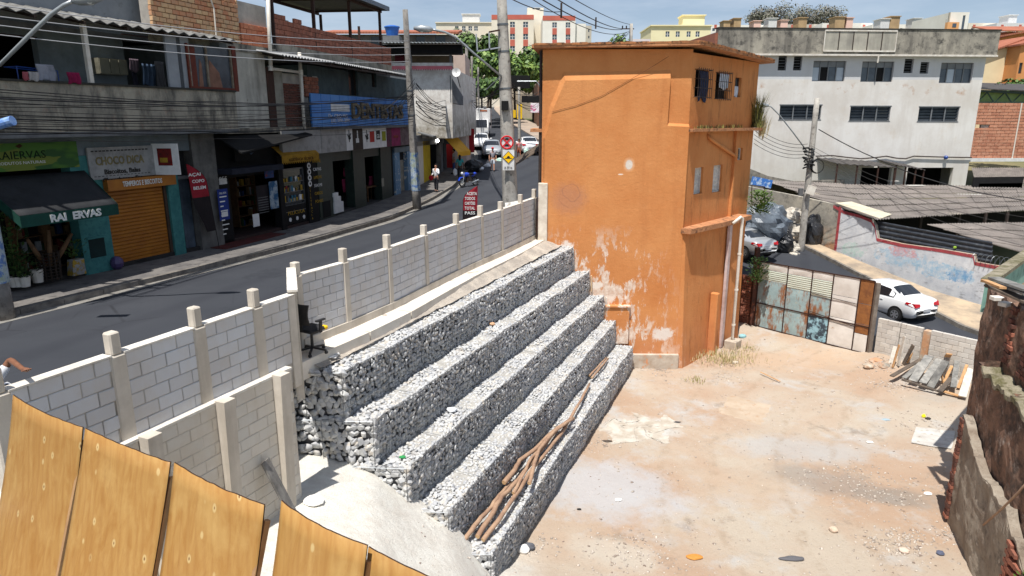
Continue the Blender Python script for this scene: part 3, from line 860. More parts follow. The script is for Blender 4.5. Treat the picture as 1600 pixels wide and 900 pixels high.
big=t.noise(.75,5,.6,t.mapping(t.P(),loc=(2.3,0,.9)))
pk=t.math('MULTIPLY',t.ramp(t.math('ADD',t.math('MULTIPLY',st,.62),t.math('MULTIPLY',big,.5)),.575,.60),lowm)
c=t.mix(pk,c,t.mix(t.ramp(t.noise(4,6,.7),.4,.6),L((228,214,200)),L((204,176,156))))
c=t.mix(t.math('MULTIPLY',t.ramp(t.noise(7,8,.8),.66,.70),lowm),c,L((222,206,190)))
def disc(px,py,rx,rz,soft,nz):
 q=OL.m(px,py);w=OL.p(q[0],q[1])
 v=t.mapping(t.P(),loc=(-w.x,0,-w.z));v=t.mapping(v,scale=(1/rx,0,1/rz))
 ln=t.node('ShaderNodeVectorMath',operation='LENGTH');t.l.new(v,ln.inputs[0])
 d=t.math('ADD',ln.outputs['Value'],t.math('MULTIPLY',t.math('SUBTRACT',t.noise(6,6,.7),.5),nz))
 return t.math('MULTIPLY',t.ramp(d,1.0,1.0-soft),t.ramp(Y,27.4,27.0))
c=t.mix(t.math('MULTIPLY',disc(982,257,.24,.30,.3,.3),.6),c,L((222,176,138)))
c=t.mix(disc(982,257,.15,.20,.2,.3),c,L((214,204,192)))
c=t.mix(disc(969,272,.11,.03,.3,.6),c,L((230,214,198)))
c=t.mix(t.math('MULTIPLY',disc(888,310,.85,.75,.5,.9),.42),c,L((168,122,104)))
vv=t.node('ShaderNodeTexWave',wave_type='RINGS',rings_direction='SPHERICAL');vv.inputs['Scale'].default_value=1.3;vv.inputs['Distortion'].default_value=7;vv.inputs['Detail'].default_value=2
q=OL.m(893,302);w=OL.p(*q);t.l.new(t.mapping(t.P(),loc=(-w.x,-w.y,-w.z)),vv.inputs['Vector'])
c=t.mix(t.math('MULTIPLY',t.math('MULTIPLY',t.ramp(vv.outputs['Fac'],.90,.97),disc(893,305,.6,.6,.3,.3)),.3),c,L((140,100,84)))
c=t.mix(disc(930,444,.42,.14,.3,1.4),c,L((228,216,204)))
c=t.mix(disc(912,500,.25,.6,.3,1.6),c,L((214,200,190)))
c=t.mix(t.math('MULTIPLY',disc(1035,520,.5,.3,.3,1.8),.9),c,L((222,214,206)))
c=t.mix(disc(885,390,.3,.45,.3,1.8),c,L((226,212,200)))
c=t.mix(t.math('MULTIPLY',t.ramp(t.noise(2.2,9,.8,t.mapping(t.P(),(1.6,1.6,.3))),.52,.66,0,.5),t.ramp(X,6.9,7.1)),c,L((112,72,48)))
t.color(c);t.b.inputs['Roughness'].default_value=.85
t.b.inputs['Specular IOR Level'].default_value=.25
t.bump(t.mix(.4,t.noise(9,8,.7),t.noise(1.4,5,.6)),.55,.05)
mt_or=t.m
mt_orpale=M('pale_orange_ledge',L((226,184,132)),L((216,164,112)),2,.85,.3,c3=L((206,136,84)),s3=6)
mt_orledge=M('weathered_orange_slab',L((196,140,98)),L((160,110,78)),2.5,.9,.6,18,c3=L((84,62,48)),s3=4.5,t3=(.52,.66),bdist=.02)
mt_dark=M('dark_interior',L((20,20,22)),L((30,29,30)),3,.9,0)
mt_glass=M('dark_window_glass',(.02,.024,.03),rough=.12,bump=0)
mt_glass_b=M('blueish_window_glass',(.06,.08,.10),rough=.1,bump=0)
mt_iron=M('dark_iron',L((52,48,48)),L((70,56,48)),8,.6,.2)
mt_whitep=M('white_gloss_pvc',L((224,220,210)),L((206,198,186)),3,.4,.1)
ob_b=thing('orange_building','tall three storey building with rendered orange walls and flat slab roof','building',(6,30,0))
def rect(P,x0,y0,x1,y1,o=0.0):
 ym=(y0+y1)/2;s0=P.m(x0,ym,o)[0];s1=P.m(x1,ym,o)[0];xm=(x0+x1)/2
 return(s0,s1,P.m(xm,y1,o)[1],P.m(xm,y0,o)[1])
UP=.22
WU=[rect(ORt,*q)for q in((1086,109,1106,152),(1118,114,1137,155),(1148,121,1158,152))]
WM=[rect(ORt,*q)for q in((1085,262,1098,303),(1114,258,1128,300),(1153,231,1160,250))]
mb=MB()
ztl,ztc,ztr=12.42,12.46,12.3
wall_holes(mb,ORt,0,ORt.len,0,12.3,WU+WM,.22)
wall_holes(mb,OL,0,OL.len,0,12.42,[],.2)
for a,b in((R0,B2),(B2,B1),(B1,L0)):
 P=Plane(a,b);wall_holes(mb,P,0,P.len,0,12.35,[],.2)
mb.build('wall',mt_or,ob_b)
zed=OL
def op(px,py):s,z=OL.m(px,py,.13);return s,z
pts=[(.03,-.2),(OL.len-.0,-.2),(OL.len-.0,9.62),(OL.m(1043,194,.13)[0],9.66),(OL.m(1048,120,.13)[0],11.38),(.85,11.30),(.42,10.3),(.12,9.2)]
n=len(pts);mbp=MB()
sh=[(0,0),(0,0),(0,.1),(0,.1),(0,.30),(-.06,.30),(-.12,.1),(-.08,0)]
fr=[OL.p(a,b,.14)for a,b in pts];bk=[OL.p(a+q[0],b+q[1],0)for(a,b),q in zip(pts,sh)]
mbp.add(fr+bk,[tuple(range(n))]+[(i,n+i,n+(i+1)%n,(i+1)%n)for i in range(n)])
mbp.build('render_layer',mt_or,ob_b)
rp=[OL.p(-.42,12.44,.42),OL.p(OL.len+.25,12.52,.42),ORt.p(ORt.len+.35,12.28,.55),Vector((8.4,36.4,12.3)),Vector((2.1,35.8,12.4))]
mb=MB();mb.prism(rp,(0,0,.12));
mb.build('roof',mt_orledge,ob_b)
mb=MB();rim=[]
rq=random.Random(9)
for a,b in((0,1),(1,2)):
 A,B=rp[a]+Vector((0,0,.12)),rp[b]+Vector((0,0,.12));nseg=22
 for i in range(nseg):
  p,q=A.lerp(B,i/nseg),A.lerp(B,(i+1)/nseg);cen=Vector((5.5,31,12.6));ins=(cen-p);ins.z=0;ins=ins.normalized()*.1
  mb.bar(p+ins,q+ins,.22,.05+rq.uniform(0,.045))
mb.build('roof_rim',M('crumbling_roof_rim',L((196,130,84)),L((134,94,66)),3,.95,.7,14,c3=L((52,44,38)),s3=5,t3=(.5,.62),bdist=.03),ob_b)
mb=MB();mb.prism([ORt.p(-.12,9.44,.02),ORt.p(-.12,9.44,.32),ORt.p(ORt.len+.1,9.42,.38),ORt.p(ORt.len+.1,9.42,-.02)],(0,0,.11));mb.build('ledge',mt_orledge,ob_b)
lc=thing
mb=MB();zz=5.55
mb.prism([ORt.p(-.16,zz,0),ORt.p(-.16,zz,.45),ORt.p(2.4,zz,.62),ORt.p(5.35,zz,.62),ORt.p(5.35,zz,0)],(0,0,.2));mb.build('ledge',mt_orledge,ob_b)
mb=MB();a=[ORt.p(-.12,-.3,.0),ORt.p(0.0,-.3,.38),ORt.p(5.2,-.3,.5),ORt.p(5.2,-.3,0)]
b=[ORt.p(-.12,5.54,.0),ORt.p(.0,5.54,.16),ORt.p(5.2,5.54,.42),ORt.p(5.2,5.54,0)]
mb.add(a+b,[(3,2,1,0),(4,5,6,7),(0,1,5,4),(1,2,6,5),(2,3,7,6),(3,0,4,7)]);
for f in range(len(mb.f)):mb.f[f]=tuple(reversed(mb.f[f]))
mb.build('lower_storey',mt_or,ob_b)
mb=MB();s=ORt.m(1115,470,.5)[0];mb.pbox(ORt,s-.12,s+.12,-.1,2.75,.38,.72);mb.build('buttress',mt_or,ob_b,bevel=.04)
mt_plinth=M('grey_cement_plinth',L((196,186,172)),L((168,150,132)),2.5,.95,.5,c3=L((206,138,92)),s3=3,t3=(.56,.66))
mb=MB();mb.pbox(OL,OL.m(985,560)[0],OL.len+.12,-.2,.55,.14,.3);mb.build('plinth',mt_plinth,ob_b,bevel=.02)
s0,s1=OL.m(946,500,.14)[0],OL.m(982,500,.14)[0]
mb=MB();mb.pbox(OL,s0,s1,1.0,2.55,.10,.30);mb.pbox(OL,s0-.03,s1+.04,2.55,2.63,.1,.36);mb.build('plaster_pier',mt_or,ob_b,bevel=.015)
mb=MB();s=OL.m(853,330,.2)[0];mb.pbox(OL,-.12,.24,4.9,7.5,.0,.22);mb.build('white_corner_pillar',M('white_limewash',L((228,220,206)),L((198,186,170)),3,.9,.4),ob_b,bevel=.02)
for i,h in enumerate(WU):
 w=MB();w.pbox(ORt,h[0],h[1],h[2],h[3],-.2,-.17);wo=w.build('window',mt_dark if i<2 else mt_glass_b,ob_b)
 f=MB()
 for a,b,c_,d in((h[0],h[0]+.05,h[2],h[3]),(h[1]-.05,h[1],h[2],h[3]),(h[0],h[1],h[2],h[2]+.05),(h[0],h[1],h[3]-.05,h[3]),((h[0]+h[1])/2-.02,(h[0]+h[1])/2+.02,h[2],h[3])):
  f.pbox(ORt,a,b,c_,d,-.17,-.12)
 f.build('frame',mt_iron,wo)
 if i<2:
  g=MB();k=7
  for j in range(k+1):s=h[0]-.04+(h[1]-h[0]+.08)*j/k;g.tube([ORt.p(s,h[2]-.06,.16),ORt.p(s,h[3]+.06,.16)],.012,5)
  for z in(h[2],h[2]+.33*(h[3]-h[2]),h[2]+.66*(h[3]-h[2]),h[3]):
   g.tube([ORt.p(h[0]-.06,z,0),ORt.p(h[0]-.06,z,.16),ORt.p(h[1]+.06,z,.16),ORt.p(h[1]+.06,z,0)],.012,5)
  g.build('window_grille',mt_iron,wo)
def cloth(name,P,s0,s1,z0,z1,o,mat,label,cat='clothes',par=None,folds=3,amp=.03):
 mb=MB();ph=random.Random(hash(label)&255).uniform(0,6)
 mb.sheet(lambda u,v:P.p(s0+(s1-s0)*(u+.06*math.sin(v*5+ph)),z1-(z1-z0)*v*(1-.08*math.sin(u*7+ph)),o+amp*math.sin(u*folds*6.28+ph)*(.3+.7*v)),10,8,(P.n.x*.008,P.n.y*.008,0))
 ob_=mb.build(name,mat,par,smooth=True)
 if label:tag(ob_,label,cat)
 return ob_
mt_navy=M('navy_cloth',L((44,56,88)),L((34,40,64)),6,.9,.2)
mt_wcloth=M('white_cloth',L((206,212,224)),L((176,184,200)),6,.9,.2)
h=WU[0];cloth('hanging_cloth',ORt,h[0]+.25,h[1]-.12,h[2]-.12,h[3]-.05,.06,mt_navy,'dark blue cloth hanging in the nearest barred window of the orange building')
h=WU[1];cloth('hanging_cloth',ORt,h[0]+.15,h[1]-.12,h[2]+.4,h[3]-.03,.06,mt_wcloth,'pale shirt hanging in the second barred window of the orange building')
h=WU[2];cloth('curtain',ORt,h[0]+.03,h[1]-.05,h[2]+.02,h[2]+.45,-.1,mt_wcloth,'white cloth low in the small upper window without bars')
mt_wpaint=M('flaking_white_paint',L((216,214,208)),L((180,178,176)),6,.7,.2,c3=L((140,120,104)),s3=9,t3=(.6,.7))
for i,h in enumerate(WM):
 w=MB();w.pbox(ORt,h[0],h[1],h[2],h[3],-.2,-.16);wo=w.build('window',mt_wpaint if i<2 else mt_glass_b,ob_b)
 f=MB()
 for k in range(7):
  z=h[2]+(h[3]-h[2])*(k+.5)/7;f.pbox(ORt,h[0]+.05,h[1]-.05,z-.02,z+.02,-.16,-.14)
 f.build('slats',mt_wpaint if i<2 else mt_iron,wo)
 f=MB()
 for a,b,c_,d in((h[0],h[0]+.05,h[2],h[3]),(h[1]-.05,h[1],h[2],h[3]),(h[0],h[1],h[2],h[2]+.05),(h[0],h[1],h[3]-.05,h[3])):f.pbox(ORt,a,b,c_,d,-.16,-.1)
 f.build('frame',mt_wpaint,wo)
mb=MB();q=[ORt.m(*p_,.1)for p_ in((1110,217),(1149,244))]
mb.tube([ORt.p(q[0][0]-.1,q[0][1]+.15,-.02),ORt.p(q[0][0],q[0][1],.1),ORt.p(q[1][0],q[1][1],.1),ORt.p(q[1][0]+.1,q[1][1]-.2,.1)],.07,10);mb.build('drain_pipe',mt_or,ob_b,smooth=True)
mb=MB();s=ORt.m(1149,240,.1)[0];mb.pbox(ORt,s-.05,s+.06,5.7,9.42,.0,.12);mb.build('drain_pipe',mt_or,ob_b)
PP=[((1158,330),5.75),((1163,328),5.7)]
e=ORt.len-.05
mb=MB();top=aty(1160,326,31.3);s_p,z_p=ORt.m(1161,330,.85)
q=ORt.m(1146,500,.85)
mb.tube([ORt.p(s_p-.55,5.62,.68),ORt.p(s_p-.1,5.86,.82),ORt.p(s_p,5.8,.85),ORt.p(s_p,5.3,.85),ORt.p(s_p-.02,.45,.85),ORt.p(s_p+.1,.3,.9)],.065,10);mb.build('white_downpipe',mt_whitep,ob_b,smooth=True)
mb=MB()
for z in(1.0,2.6,4.2):mb.tube([ORt.p(s_p,z,.85),ORt.p(s_p,z+.08,.85)],.085,10)
mb.build('pipe_joint',mt_whitep,ob_b)
mb=MB();mb.pbox(ORt,s_p-.42,s_p-.18,0,5.5,.42,.53);mb.build('pale_render_strip',M('mauve_white_render',L((206,190,188)),L((178,156,150)),2,.9,.4),ob_b)
mb=MB();mb.pbox(ORt,s_p-.3,s_p+.35,-.1,.35,.6,1.15);mb.build('gully_box',M('raw_cement',L((190,178,162)),L((160,148,134)),3,.9,.5),ob_b,bevel=.03)
PS=Plane(B1,L0)
mb=MB();mb.tube([OL.p(-.06,7.4,-.2),OL.p(-.06,12.4,-.2)],.06,8);mb.build('black_downpipe',mt_iron,ob_b)
mb=MB();mb.prism([OL.p(-.45,9.42,-.1),OL.p(0,9.42,-.1),OL.p(.3,9.42,-3),OL.p(-.3,9.42,-3)],(0,0,.12));mb.build('ledge',mt_orledge,ob_b)
aw=MB();aw.sheet(lambda u,v:Vector((1.35-1.2*u+.03*math.sin(v*60),27.4+4.2*v,8.85-.75*u+.02*math.sin(v*75))),4,60,(0,0,.03))
aw.build('awning',M('rusty_awning_sheet',L((110,96,82)),L((72,62,54)),3,.7,.3),ob_b)
PA=Plane((-16.6,10.29),(-10.85,24.67))
PB=Plane((-10.85,24.67),(-8.87,30.85))
PC=Plane((-8.87,30.85),(-6.35,42.4))
GZ=5.34
SHADE_GRIME=1.0
def mcol(name,rgb,rgb2=None,**k):
 if name in MATS:return MATS[name]
 g=SHADE_GRIME;rgb=tuple(v*g for v in rgb)
 if g<1 and 'c3' not in k:k.update(c3=tuple(v*.35 for v in L(rgb)),s3=2.2,t3=(.5,.78))
 return M(name,L(rgb),L([v*g for v in rgb2])if rgb2 else None,**k)
SHADE_GRIME=.74  # darkens shop colours to paint in the street shade, adds grime spots
mt_stain=NT('soot_stained_render')
t=mt_stain
c=t.mix(t.ramp(t.noise(.8,8,.7),.35,.65),L((176,168,150)),L((140,134,122)))
f=t.noise(1,8,.72,t.mapping(t.P(),(1.3,1.3,.5)))
c=t.mix(t.ramp(f,.46,.62,0,.85),c,L((72,70,66)))
c=t.mix(t.ramp(t.noise(3.5,8,.75),.56,.72,0,.6),c,L((150,112,90)))
t.color(c);t.b.inputs['Roughness'].default_value=.93;t.bump(t.noise(16,8,.7),.5,.02)
mt_stain=mt_stain.m
mt_turq=mcol('turquoise_tile_wash',(92,172,168),(66,140,140),scale=2.5,c3=L((46,96,100)),s3=9,t3=(.52,.68),bump=.4)
mt_palebl=mcol('pale_blue_render',(158,172,180),(130,142,150),scale=1.6,c3=L((108,112,112)),s3=5)
mt_greywall=mcol('grey_plaster',(168,170,172),(136,138,142),scale=1.2,streak=(L((92,92,92)),2.5,.6))
mt_cream=mcol('cream_plaster',(206,202,186),(178,172,156),scale=1.3,streak=(L((110,104,96)),2.5,.6))
mt_brick_o=NT('hollow_brick');t=mt_brick_o
r=t.rnd()
c=t.mix(t.ramp(r,0,1),L((200,118,84)),L((214,146,110)))
c=t.mix(t.ramp(t.noise(6,6,.7),.4,.7,0,.6),c,L((168,96,72)))
fx=t.node('ShaderNodeTexWave',wave_type='BANDS',bands_direction='Z');fx.inputs['Scale'].default_value=8;t.l.new(t.P(),fx.inputs['Vector'])
c=t.mix(t.ramp(fx.outputs['Fac'],.6,1,0,.25),c,L((140,76,56)))
t.color(c);t.b.inputs['Roughness'].default_value=.9;t.bump(fx.outputs['Fac'],.4,.01);mt_brick_o=t.m
def brickm(name,a,b,cc):
 t=NT(name);c=t.mix(t.ramp(t.rnd(),0,1),a,b);c=t.mix(t.ramp(t.noise(5,6,.7),.45,.7,0,.7),c,cc)
 t.color(c);t.b.inputs['Roughness'].default_value=.92;t.bump(t.noise(30,6,.7),.5,.01);return t.m
mt_brick_y=brickm('yellow_brick',L((216,184,140)),L((196,130,94)),L((176,150,124)))
mt_brick_r=brickm('red_brick',L((166,104,82)),L((138,86,68)),L((104,76,64)))
mt_brick_d=brickm('dark_brick',L((120,72,58)),L((92,60,50)),L((60,48,44)))
mt_green=mcol('dark_green_tile',(52,72,62),(38,54,48),scale=4,c3=L((120,130,120)),s3=7,t3=(.66,.72),rough=.45,bump=.1)
mt_black=mcol('matt_black_paint',(26,26,28),(18,18,20),scale=4)
mt_white=M('white_board',L((222,222,220)),L((198,198,198)),3,.5,.05)
mt_shopw=mcol('shaded_grimy_white_board',(206,206,204),(184,184,184),scale=3,rough=.5,bump=.05)  # darker copy of the white board for shaded shopfronts, with grime
mt_wl=M('white_lettering',L((216,216,212)),rough=.5,bump=0)
mt_kl=mcol('black_lettering',(26,24,24),rough=.5,bump=0)
mt_shut=mcol('orange_shutter_paint',(224,140,28),(200,118,24),scale=2,rough=.45,bump=.05,c3=L((120,84,40)),s3=3,t3=(.62,.78))
mt_awn=mcol('charcoal_canvas',(62,64,68),(52,54,58),scale=2,bump=.1)
mt_awng=mcol('green_canvas',(30,96,82),(24,82,70),scale=3,bump=.1)
mt_tin=mcol('galvanised_sheet',(206,208,210),(176,178,180),scale=2,rough=.5,bump=.1,c3=L((140,128,118)),s3=5,t3=(.6,.75))
mt_rustpost=mcol('rusty_steel',(92,58,46),(66,46,40),scale=8,rough=.7)
mt_wood=mcol('shelf_wood',(150,110,70),(120,86,54),scale=4)
mt_redc=mcol('faded_red_paint',(150,66,44),(122,54,40),scale=5,rough=.6)
mt_steelgrey=mcol('blue_grey_steel',(104,122,140),(84,100,116),scale=3,rough=.5,bump=.1)
def shell(bld,P,s0,s1,z0,z1,depth,mat,holes=(),o=0.0,reveal=.25,name='wall',back=True):
 """front wall with openings, side walls and back of a building volume"""
 mb=MB();wall_holes(mb,P,s0,s1,z0,z1,list(holes),reveal,o)
 for s,fl in((s0,1),(s1,0)):
  q=[P.p(s,z0,o),P.p(s,z0,o-depth),P.p(s,z1,o-depth),P.p(s,z1,o)]
  mb.quad(*(q if not fl else q[::-1]))
 if back:mb.quad(P.p(s0,z0,o-depth),P.p(s0,z1,o-depth),P.p(s1,z1,o-depth),P.p(s1,z0,o-depth))
 return mb.build(name,mat,bld)
def slab(bld,P,s0,s1,z0,z1,o0,o1,mat,name='slab',bevel=0):
 mb=MB();mb.pbox(P,s0,s1,z0,z1,o0,o1);return mb.build(name,mat,bld,bevel=bevel)
def box_thing(name,label,cat,P,r,o0,o1,mat,group=None,bevel=0):
 mb=MB();mb.pbox(P,r[0],r[1],r[2],r[3],o0,o1)
 return tag(mb.build(name,mat,None,bevel=bevel),label,cat,group)
bA=thing('shop_house','two storey shop house with soot stained balcony wall over the herb and biscuit shops','building',tuple(PA.p(8,GZ,-3)))
sE=PB.m(372,170,.8)[0]
OA=.75
def sA(px,y=350,o=0.0):return PA.m(px,y,o)[0]
s_end=PA.len
slab(bA,PA,0,s_end,8.85,9.5,-.3,0,mt_palebl,'lintel_wall')
for a,b,y in((128,176,390),(268,285,350)):
 slab(bA,PA,sA(a,y),sA(b,y),GZ,8.86,-.35,.04,mt_turq,'pillar')
slab(bA,PA,sA(307,330),sA(343,330),GZ,9.5,-.4,.10,M('grey_concrete_pier',L((112,110,106)),L((84,82,80)),2,.9,.4,streak=(L((60,58,56)),3,.6)),'concrete_pier')
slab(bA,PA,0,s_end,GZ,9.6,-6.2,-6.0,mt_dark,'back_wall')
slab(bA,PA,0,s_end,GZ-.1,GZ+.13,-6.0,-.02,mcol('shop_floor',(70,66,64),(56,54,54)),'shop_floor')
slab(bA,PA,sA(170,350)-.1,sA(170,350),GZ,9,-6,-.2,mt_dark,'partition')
slab(bA,PA,sA(268,350),sA(268,350)+.1,GZ,9,-6,-.2,mt_dark,'partition')
r=rect(PA,138,372,163,402)
nm=slab(bA,PA,r[0],r[1],r[2],r[3],.041,.05,mcol('dark_teal_niche',(24,60,60),(18,46,46)),'meter_niche')
slab(bA,PA,r[0]-.04,r[1]+.04,r[3],r[3]+.05,.04,.08,mt_turq,'niche_frame')
r=rect(PA,172,300,263,413)
sh=slab(bA,PA,r[0],r[1]+.05,GZ,8.3,-.16,-.12,mt_shut,'rolling_shutter')
nsl=24;inv=mw(sh).inverted();sl_me=None
hs=(8.05-GZ)/nsl
mbs=MB();w=r[1]-r[0]
mbs.prism([(-w/2,-.0,-hs/2+.008),(-w/2,-.035,-hs/2+.02),(-w/2,-.035,hs/2-.03),(-w/2,0,hs/2-.008)],(w,0,0))
sl_me=mbs.mesh('shutter_slat',mt_shut)
for i in range(nsl):
 link('shutter_slat',sl_me,sh,loc=inv@PA.p((r[0]+r[1])/2,GZ+hs*(i+.5),-.115),rot=(0,0,PA.ang))
slab(bA,PA,r[0]-.18,r[0],GZ,8.2,-.2,-.04,mt_turq,'shutter_guide')
slab(bA,PA,r[1]+.05,r[1]+.42,GZ,8.1,-.2,-.05,mcol('brown_worn_jamb',(110,84,66),(78,66,60),scale=3),'shutter_guide')
mbl=MB();m_=(r[0]+r[1])/2;mbl.pbox(PA,m_-.3,m_+.3,GZ+.04,GZ+.1,-.08,-.02);mbl.build('lock_bar',mt_iron,sh)
r=rect(PA,285,300,305,390)
dr=slab(bA,PA,r[0],r[1],GZ,7.9,-.2,-.14,mt_steelgrey,'door')
for k in range(4):
 mb=MB();s=r[0]+(r[1]-r[0])*(k+.5)/4;mb.pbox(PA,s-.09,s+.09,GZ+.05,7.8,-.14,-.125);mb.build('door_panel',mt_steelgrey,dr)
slab(bA,PA,r[0]-.1,r[1]+.1,7.9,8.0,-.3,.02,mt_greywall,'lintel')
slab(bA,PA,r[0],r[1],8.0,8.86,-.3,-.2,mt_dark,'high_window')
def bothA(z0,z1,o0,o1,mat,name,ext=sE):
 mb=MB();mb.pbox(PA,-2,PA.len-.001,z0,z1,o0,o1);ob=mb.build(name,mat,bA)
 mb=MB();mb.pbox(PB,-.05,ext,z0,z1,o0,o1);mb.build(name,mat,bA);return ob
bothA(9.42,9.56,-6.5,OA-.001,mt_greywall,'floor_slab')
bothA(9.56,10.84,OA-.14,OA,mt_stain,'balcony_wall')
bothA(10.84,10.9,OA-.18,OA+.05,mcol('mossy_coping',(86,84,76),(60,60,56),scale=4),'coping')
def rb(P,x0,y0,x1,y1,o):return rect(P,x0,y0,x1,y1,o)
ho=[rect(PA,-60,52,62,135,-1.6),rect(PA,196,58,268,145,-1.6)]
ho=[(max(-1.9,h[0]),h[1],9.6,h[3])for h in ho]
shell(bA,PA,-2,PA.len+.6,9.56,12.9,.2,mt_palebl,ho,o=-1.6,name='balcony_back_wall',back=False)
slab(bA,PA,-2,PA.len+.6,9.5,12.9,-5.2,-5.0,mt_dark,'inner_room')
for i,h in enumerate(ho):
 slab(bA,PA,h[0],h[1],h[3]-.06,h[3],-1.7,-1.56,mt_rustpost,'lintel')
def fr(P,x0,x1,z0,z1,o0,o1,mat,name,y=100):
 return slab(bA,P,P.m(x0,y,o1)[0],P.m(x1,y,o1)[0],z0,z1,o0,o1,mat,name)
fr(PA,262,279,10.9,12.5,OA-.2,OA-.12,mcol('chipped_white_panel',(206,212,220),(186,192,200),scale=2,c3=L((120,90,70)),s3=12,t3=(.68,.72)),'white_panel')
fr(PA,279,285,10.9,12.5,OA-.2,OA-.14,mcol('grey_gap_sheet',(104,108,114)),'white_panel')
fr(PA,285,298,10.9,12.5,OA-.2,OA-.12,MATS['chipped_white_panel'],'white_panel')
sa=PA.m(298,100,OA)[0];sb=PB.m(366,100,OA)[0]
wz0,wz1=10.92,12.32
win=MB();win.pbox(PA,sa,PA.len+.1,wz0,wz1,OA-.16,OA-.14);win.pbox(PB,0.05,sb,wz0,wz1,OA-.16,OA-.14)
wo=win.build('window',mcol('dusty_glass',(104,112,124),(84,90,100),scale=2,rough=.25,bump=0),bA)
mb=MB()
for P,a,b in((PA,sa,sa+.07),(PA,PA.m(327,100,OA)[0]-.03,PA.m(327,100,OA)[0]+.04),(PB,sb-.07,sb)):
 mb.pbox(P,a,b,wz0,wz1,OA-.14,OA-.08)
mb.build('window_frame',mcol('cream_window_frame',(196,182,160),(150,130,110),scale=6),wo)
mb=MB()
mb.pbox(PA,sa,PA.len+.1,wz0-.05,wz0+.05,OA-.15,OA-.06);mb.pbox(PB,.05,sb,wz0-.05,wz0+.05,OA-.15,OA-.06)
mb.pbox(PB,sb-.0,sb+.2,wz0-.05,wz1+.1,OA-.2,OA-.05);mb.pbox(PA,sa-.06,sa,wz0-.05,wz1,OA-.2,OA-.05)
mb.build('rusty_sill',mt_redc,wo)
s1_=PA.m(311,100,OA)[0];mb=MB();mb.pbox(PA,sa+.08,s1_,wz0+.04,wz1-.02,OA-.15,OA-.13);mb.build('curtain',mt_redc,wo)
s2_=PA.m(318,120,OA)[0]
mb=MB();mb.prism([PA.p(s1_+.05,wz0+.05,OA-.14),PA.p(s2_+.1,wz0+.05,OA-.14),PA.p(s2_+.1,wz0+.8,OA-.14),PA.p(s1_+.15,wz0+.95,OA-.14)],PA.n.to_3d()*.012)
mb.prism([PA.p(s2_+.35,wz0+.05,OA-.14),PA.p(s2_+.95,wz0+.05,OA-.14),PA.p(s2_+.85,wz0+.55,OA-.14),PA.p(s2_+.45,wz0+.95,OA-.14)],PA.n.to_3d()*.012)
mb.build('peach_curtain',mcol('peach_cloth',(186,138,116),(160,116,98),scale=4),wo)
slab(bA,PA,PA.m(139,90,OA-.1)[0]-.06,PA.m(139,90,OA-.1)[0]+.06,10.85,12.6,OA-.22,OA-.1,mt_whitep,'post')
def corr(name,mat,fa,fb,n,amp=.03,th=.012,par=None,per=4,label=None,m=3):
 """corrugated sheet from edge fa(u) to edge fb(u); n waves"""
 mb=MB();N=n*per
 mb.sheet(lambda u,v:fa(u).lerp(fb(u),v)+Vector((0,0,amp*math.sin(u*n*2*math.pi))),N,m,(0,0,-th))
 return mb.build(name,mat,par,smooth=False,label=label)
def eA(u):
 L_=PA.len+2;tot=L_+sE+.1;s=u*tot
 q=PA.p(s-2,12.56,OA+.3)if s<L_ else PB.p(s-L_,12.56,OA+.3)
 return q
def eB(u):
 q=eA(u);return Vector((q.x,q.y,0))+Vector((-PA.n.x*2.0,-PA.n.y*2.0,12.56+.42))
corr('eaves_sheet',mcol('weathered_fibre_cement',(176,176,172),(120,118,116),scale=2,c3=L((70,68,66)),s3=5,t3=(.5,.65)),eA,eB,44,.045,.02,bA)
mb=MB()
for u in np.linspace(.02,.98,14):a_,b_=eA(u),eB(u);mb.bar(a_-Vector((0,0,.1)),b_-Vector((0,0,.1)),.06,.08)
mb.build('rafters',mt_iron,bA)
bA2=MB();s_b0=PA.m(75,10,-.4)[0];
wall_holes(bA2,PA,-2,PA.len+.2,12.6,16.5,[],.2,-.75)
bA2.quad(PA.p(PA.len+.2,12.6,-.75),PA.p(PA.len+.2,12.6,-6),PA.p(PA.len+.2,16.5,-6),PA.p(PA.len+.2,16.5,-.75))
bA2.build('upper_wall',mcol('pale_blue_grey_render',(196,202,208),(166,172,180),scale=.9,c3=L((110,112,116)),s3=3.5,t3=(.58,.72)),bA)
cab=thing('wall_cabinet','small beige kitchen cabinet hung on the balcony back wall','cabinet',tuple(PA.p(PA.m(178,100,-1.2)[0],11.2,-1.4)))
r=rect(PA,157,92,200,116,-1.15)
mb=MB();mb.pbox(PA,r[0],r[1],r[2],r[3],-1.59,-1.2);mb.build('carcass',mcol('beige_laminate',(176,172,150),(158,154,136),scale=3,rough=.5),cab)
for a,b in((0,.36),(.37,.68),(.69,1)):
 mb=MB();mb.pbox(PA,r[0]+(r[1]-r[0])*a+.01,r[0]+(r[1]-r[0])*b-.01,r[2]+.02,r[3]-.02,-1.2,-1.17);mb.build('door',MATS['beige_laminate'],cab)
rk=thing('clothes_rack','folding drying rack with cloths on the left end of the balcony','rack',tuple(PA.p(sA(60,110,.2),9.6,.2)))
q0,q1=PA.p(PA.m(25,100,.2)[0],11.25,.2),PA.p(PA.m(88,100,.2)[0],11.2,.2)
mb=MB();mb.tube([q0,q1],.015,6);mb.tube([q0+PA.n.to_3d()*-.5,q1+PA.n.to_3d()*-.5],.015,6)
for q in(q0,q1):mb.tube([q,q-PA.n.to_3d()*.5],.012,6);mb.tube([q,q+Vector((0,0,-1.6))],.015,6);
mb.build('rack_frame',mcol('blue_plastic',(40,90,190),rough=.4,bump=0),rk)
def rc(x0,y0,x1,y1,o):return rect(PA,x0,y0,x1,y1,o)
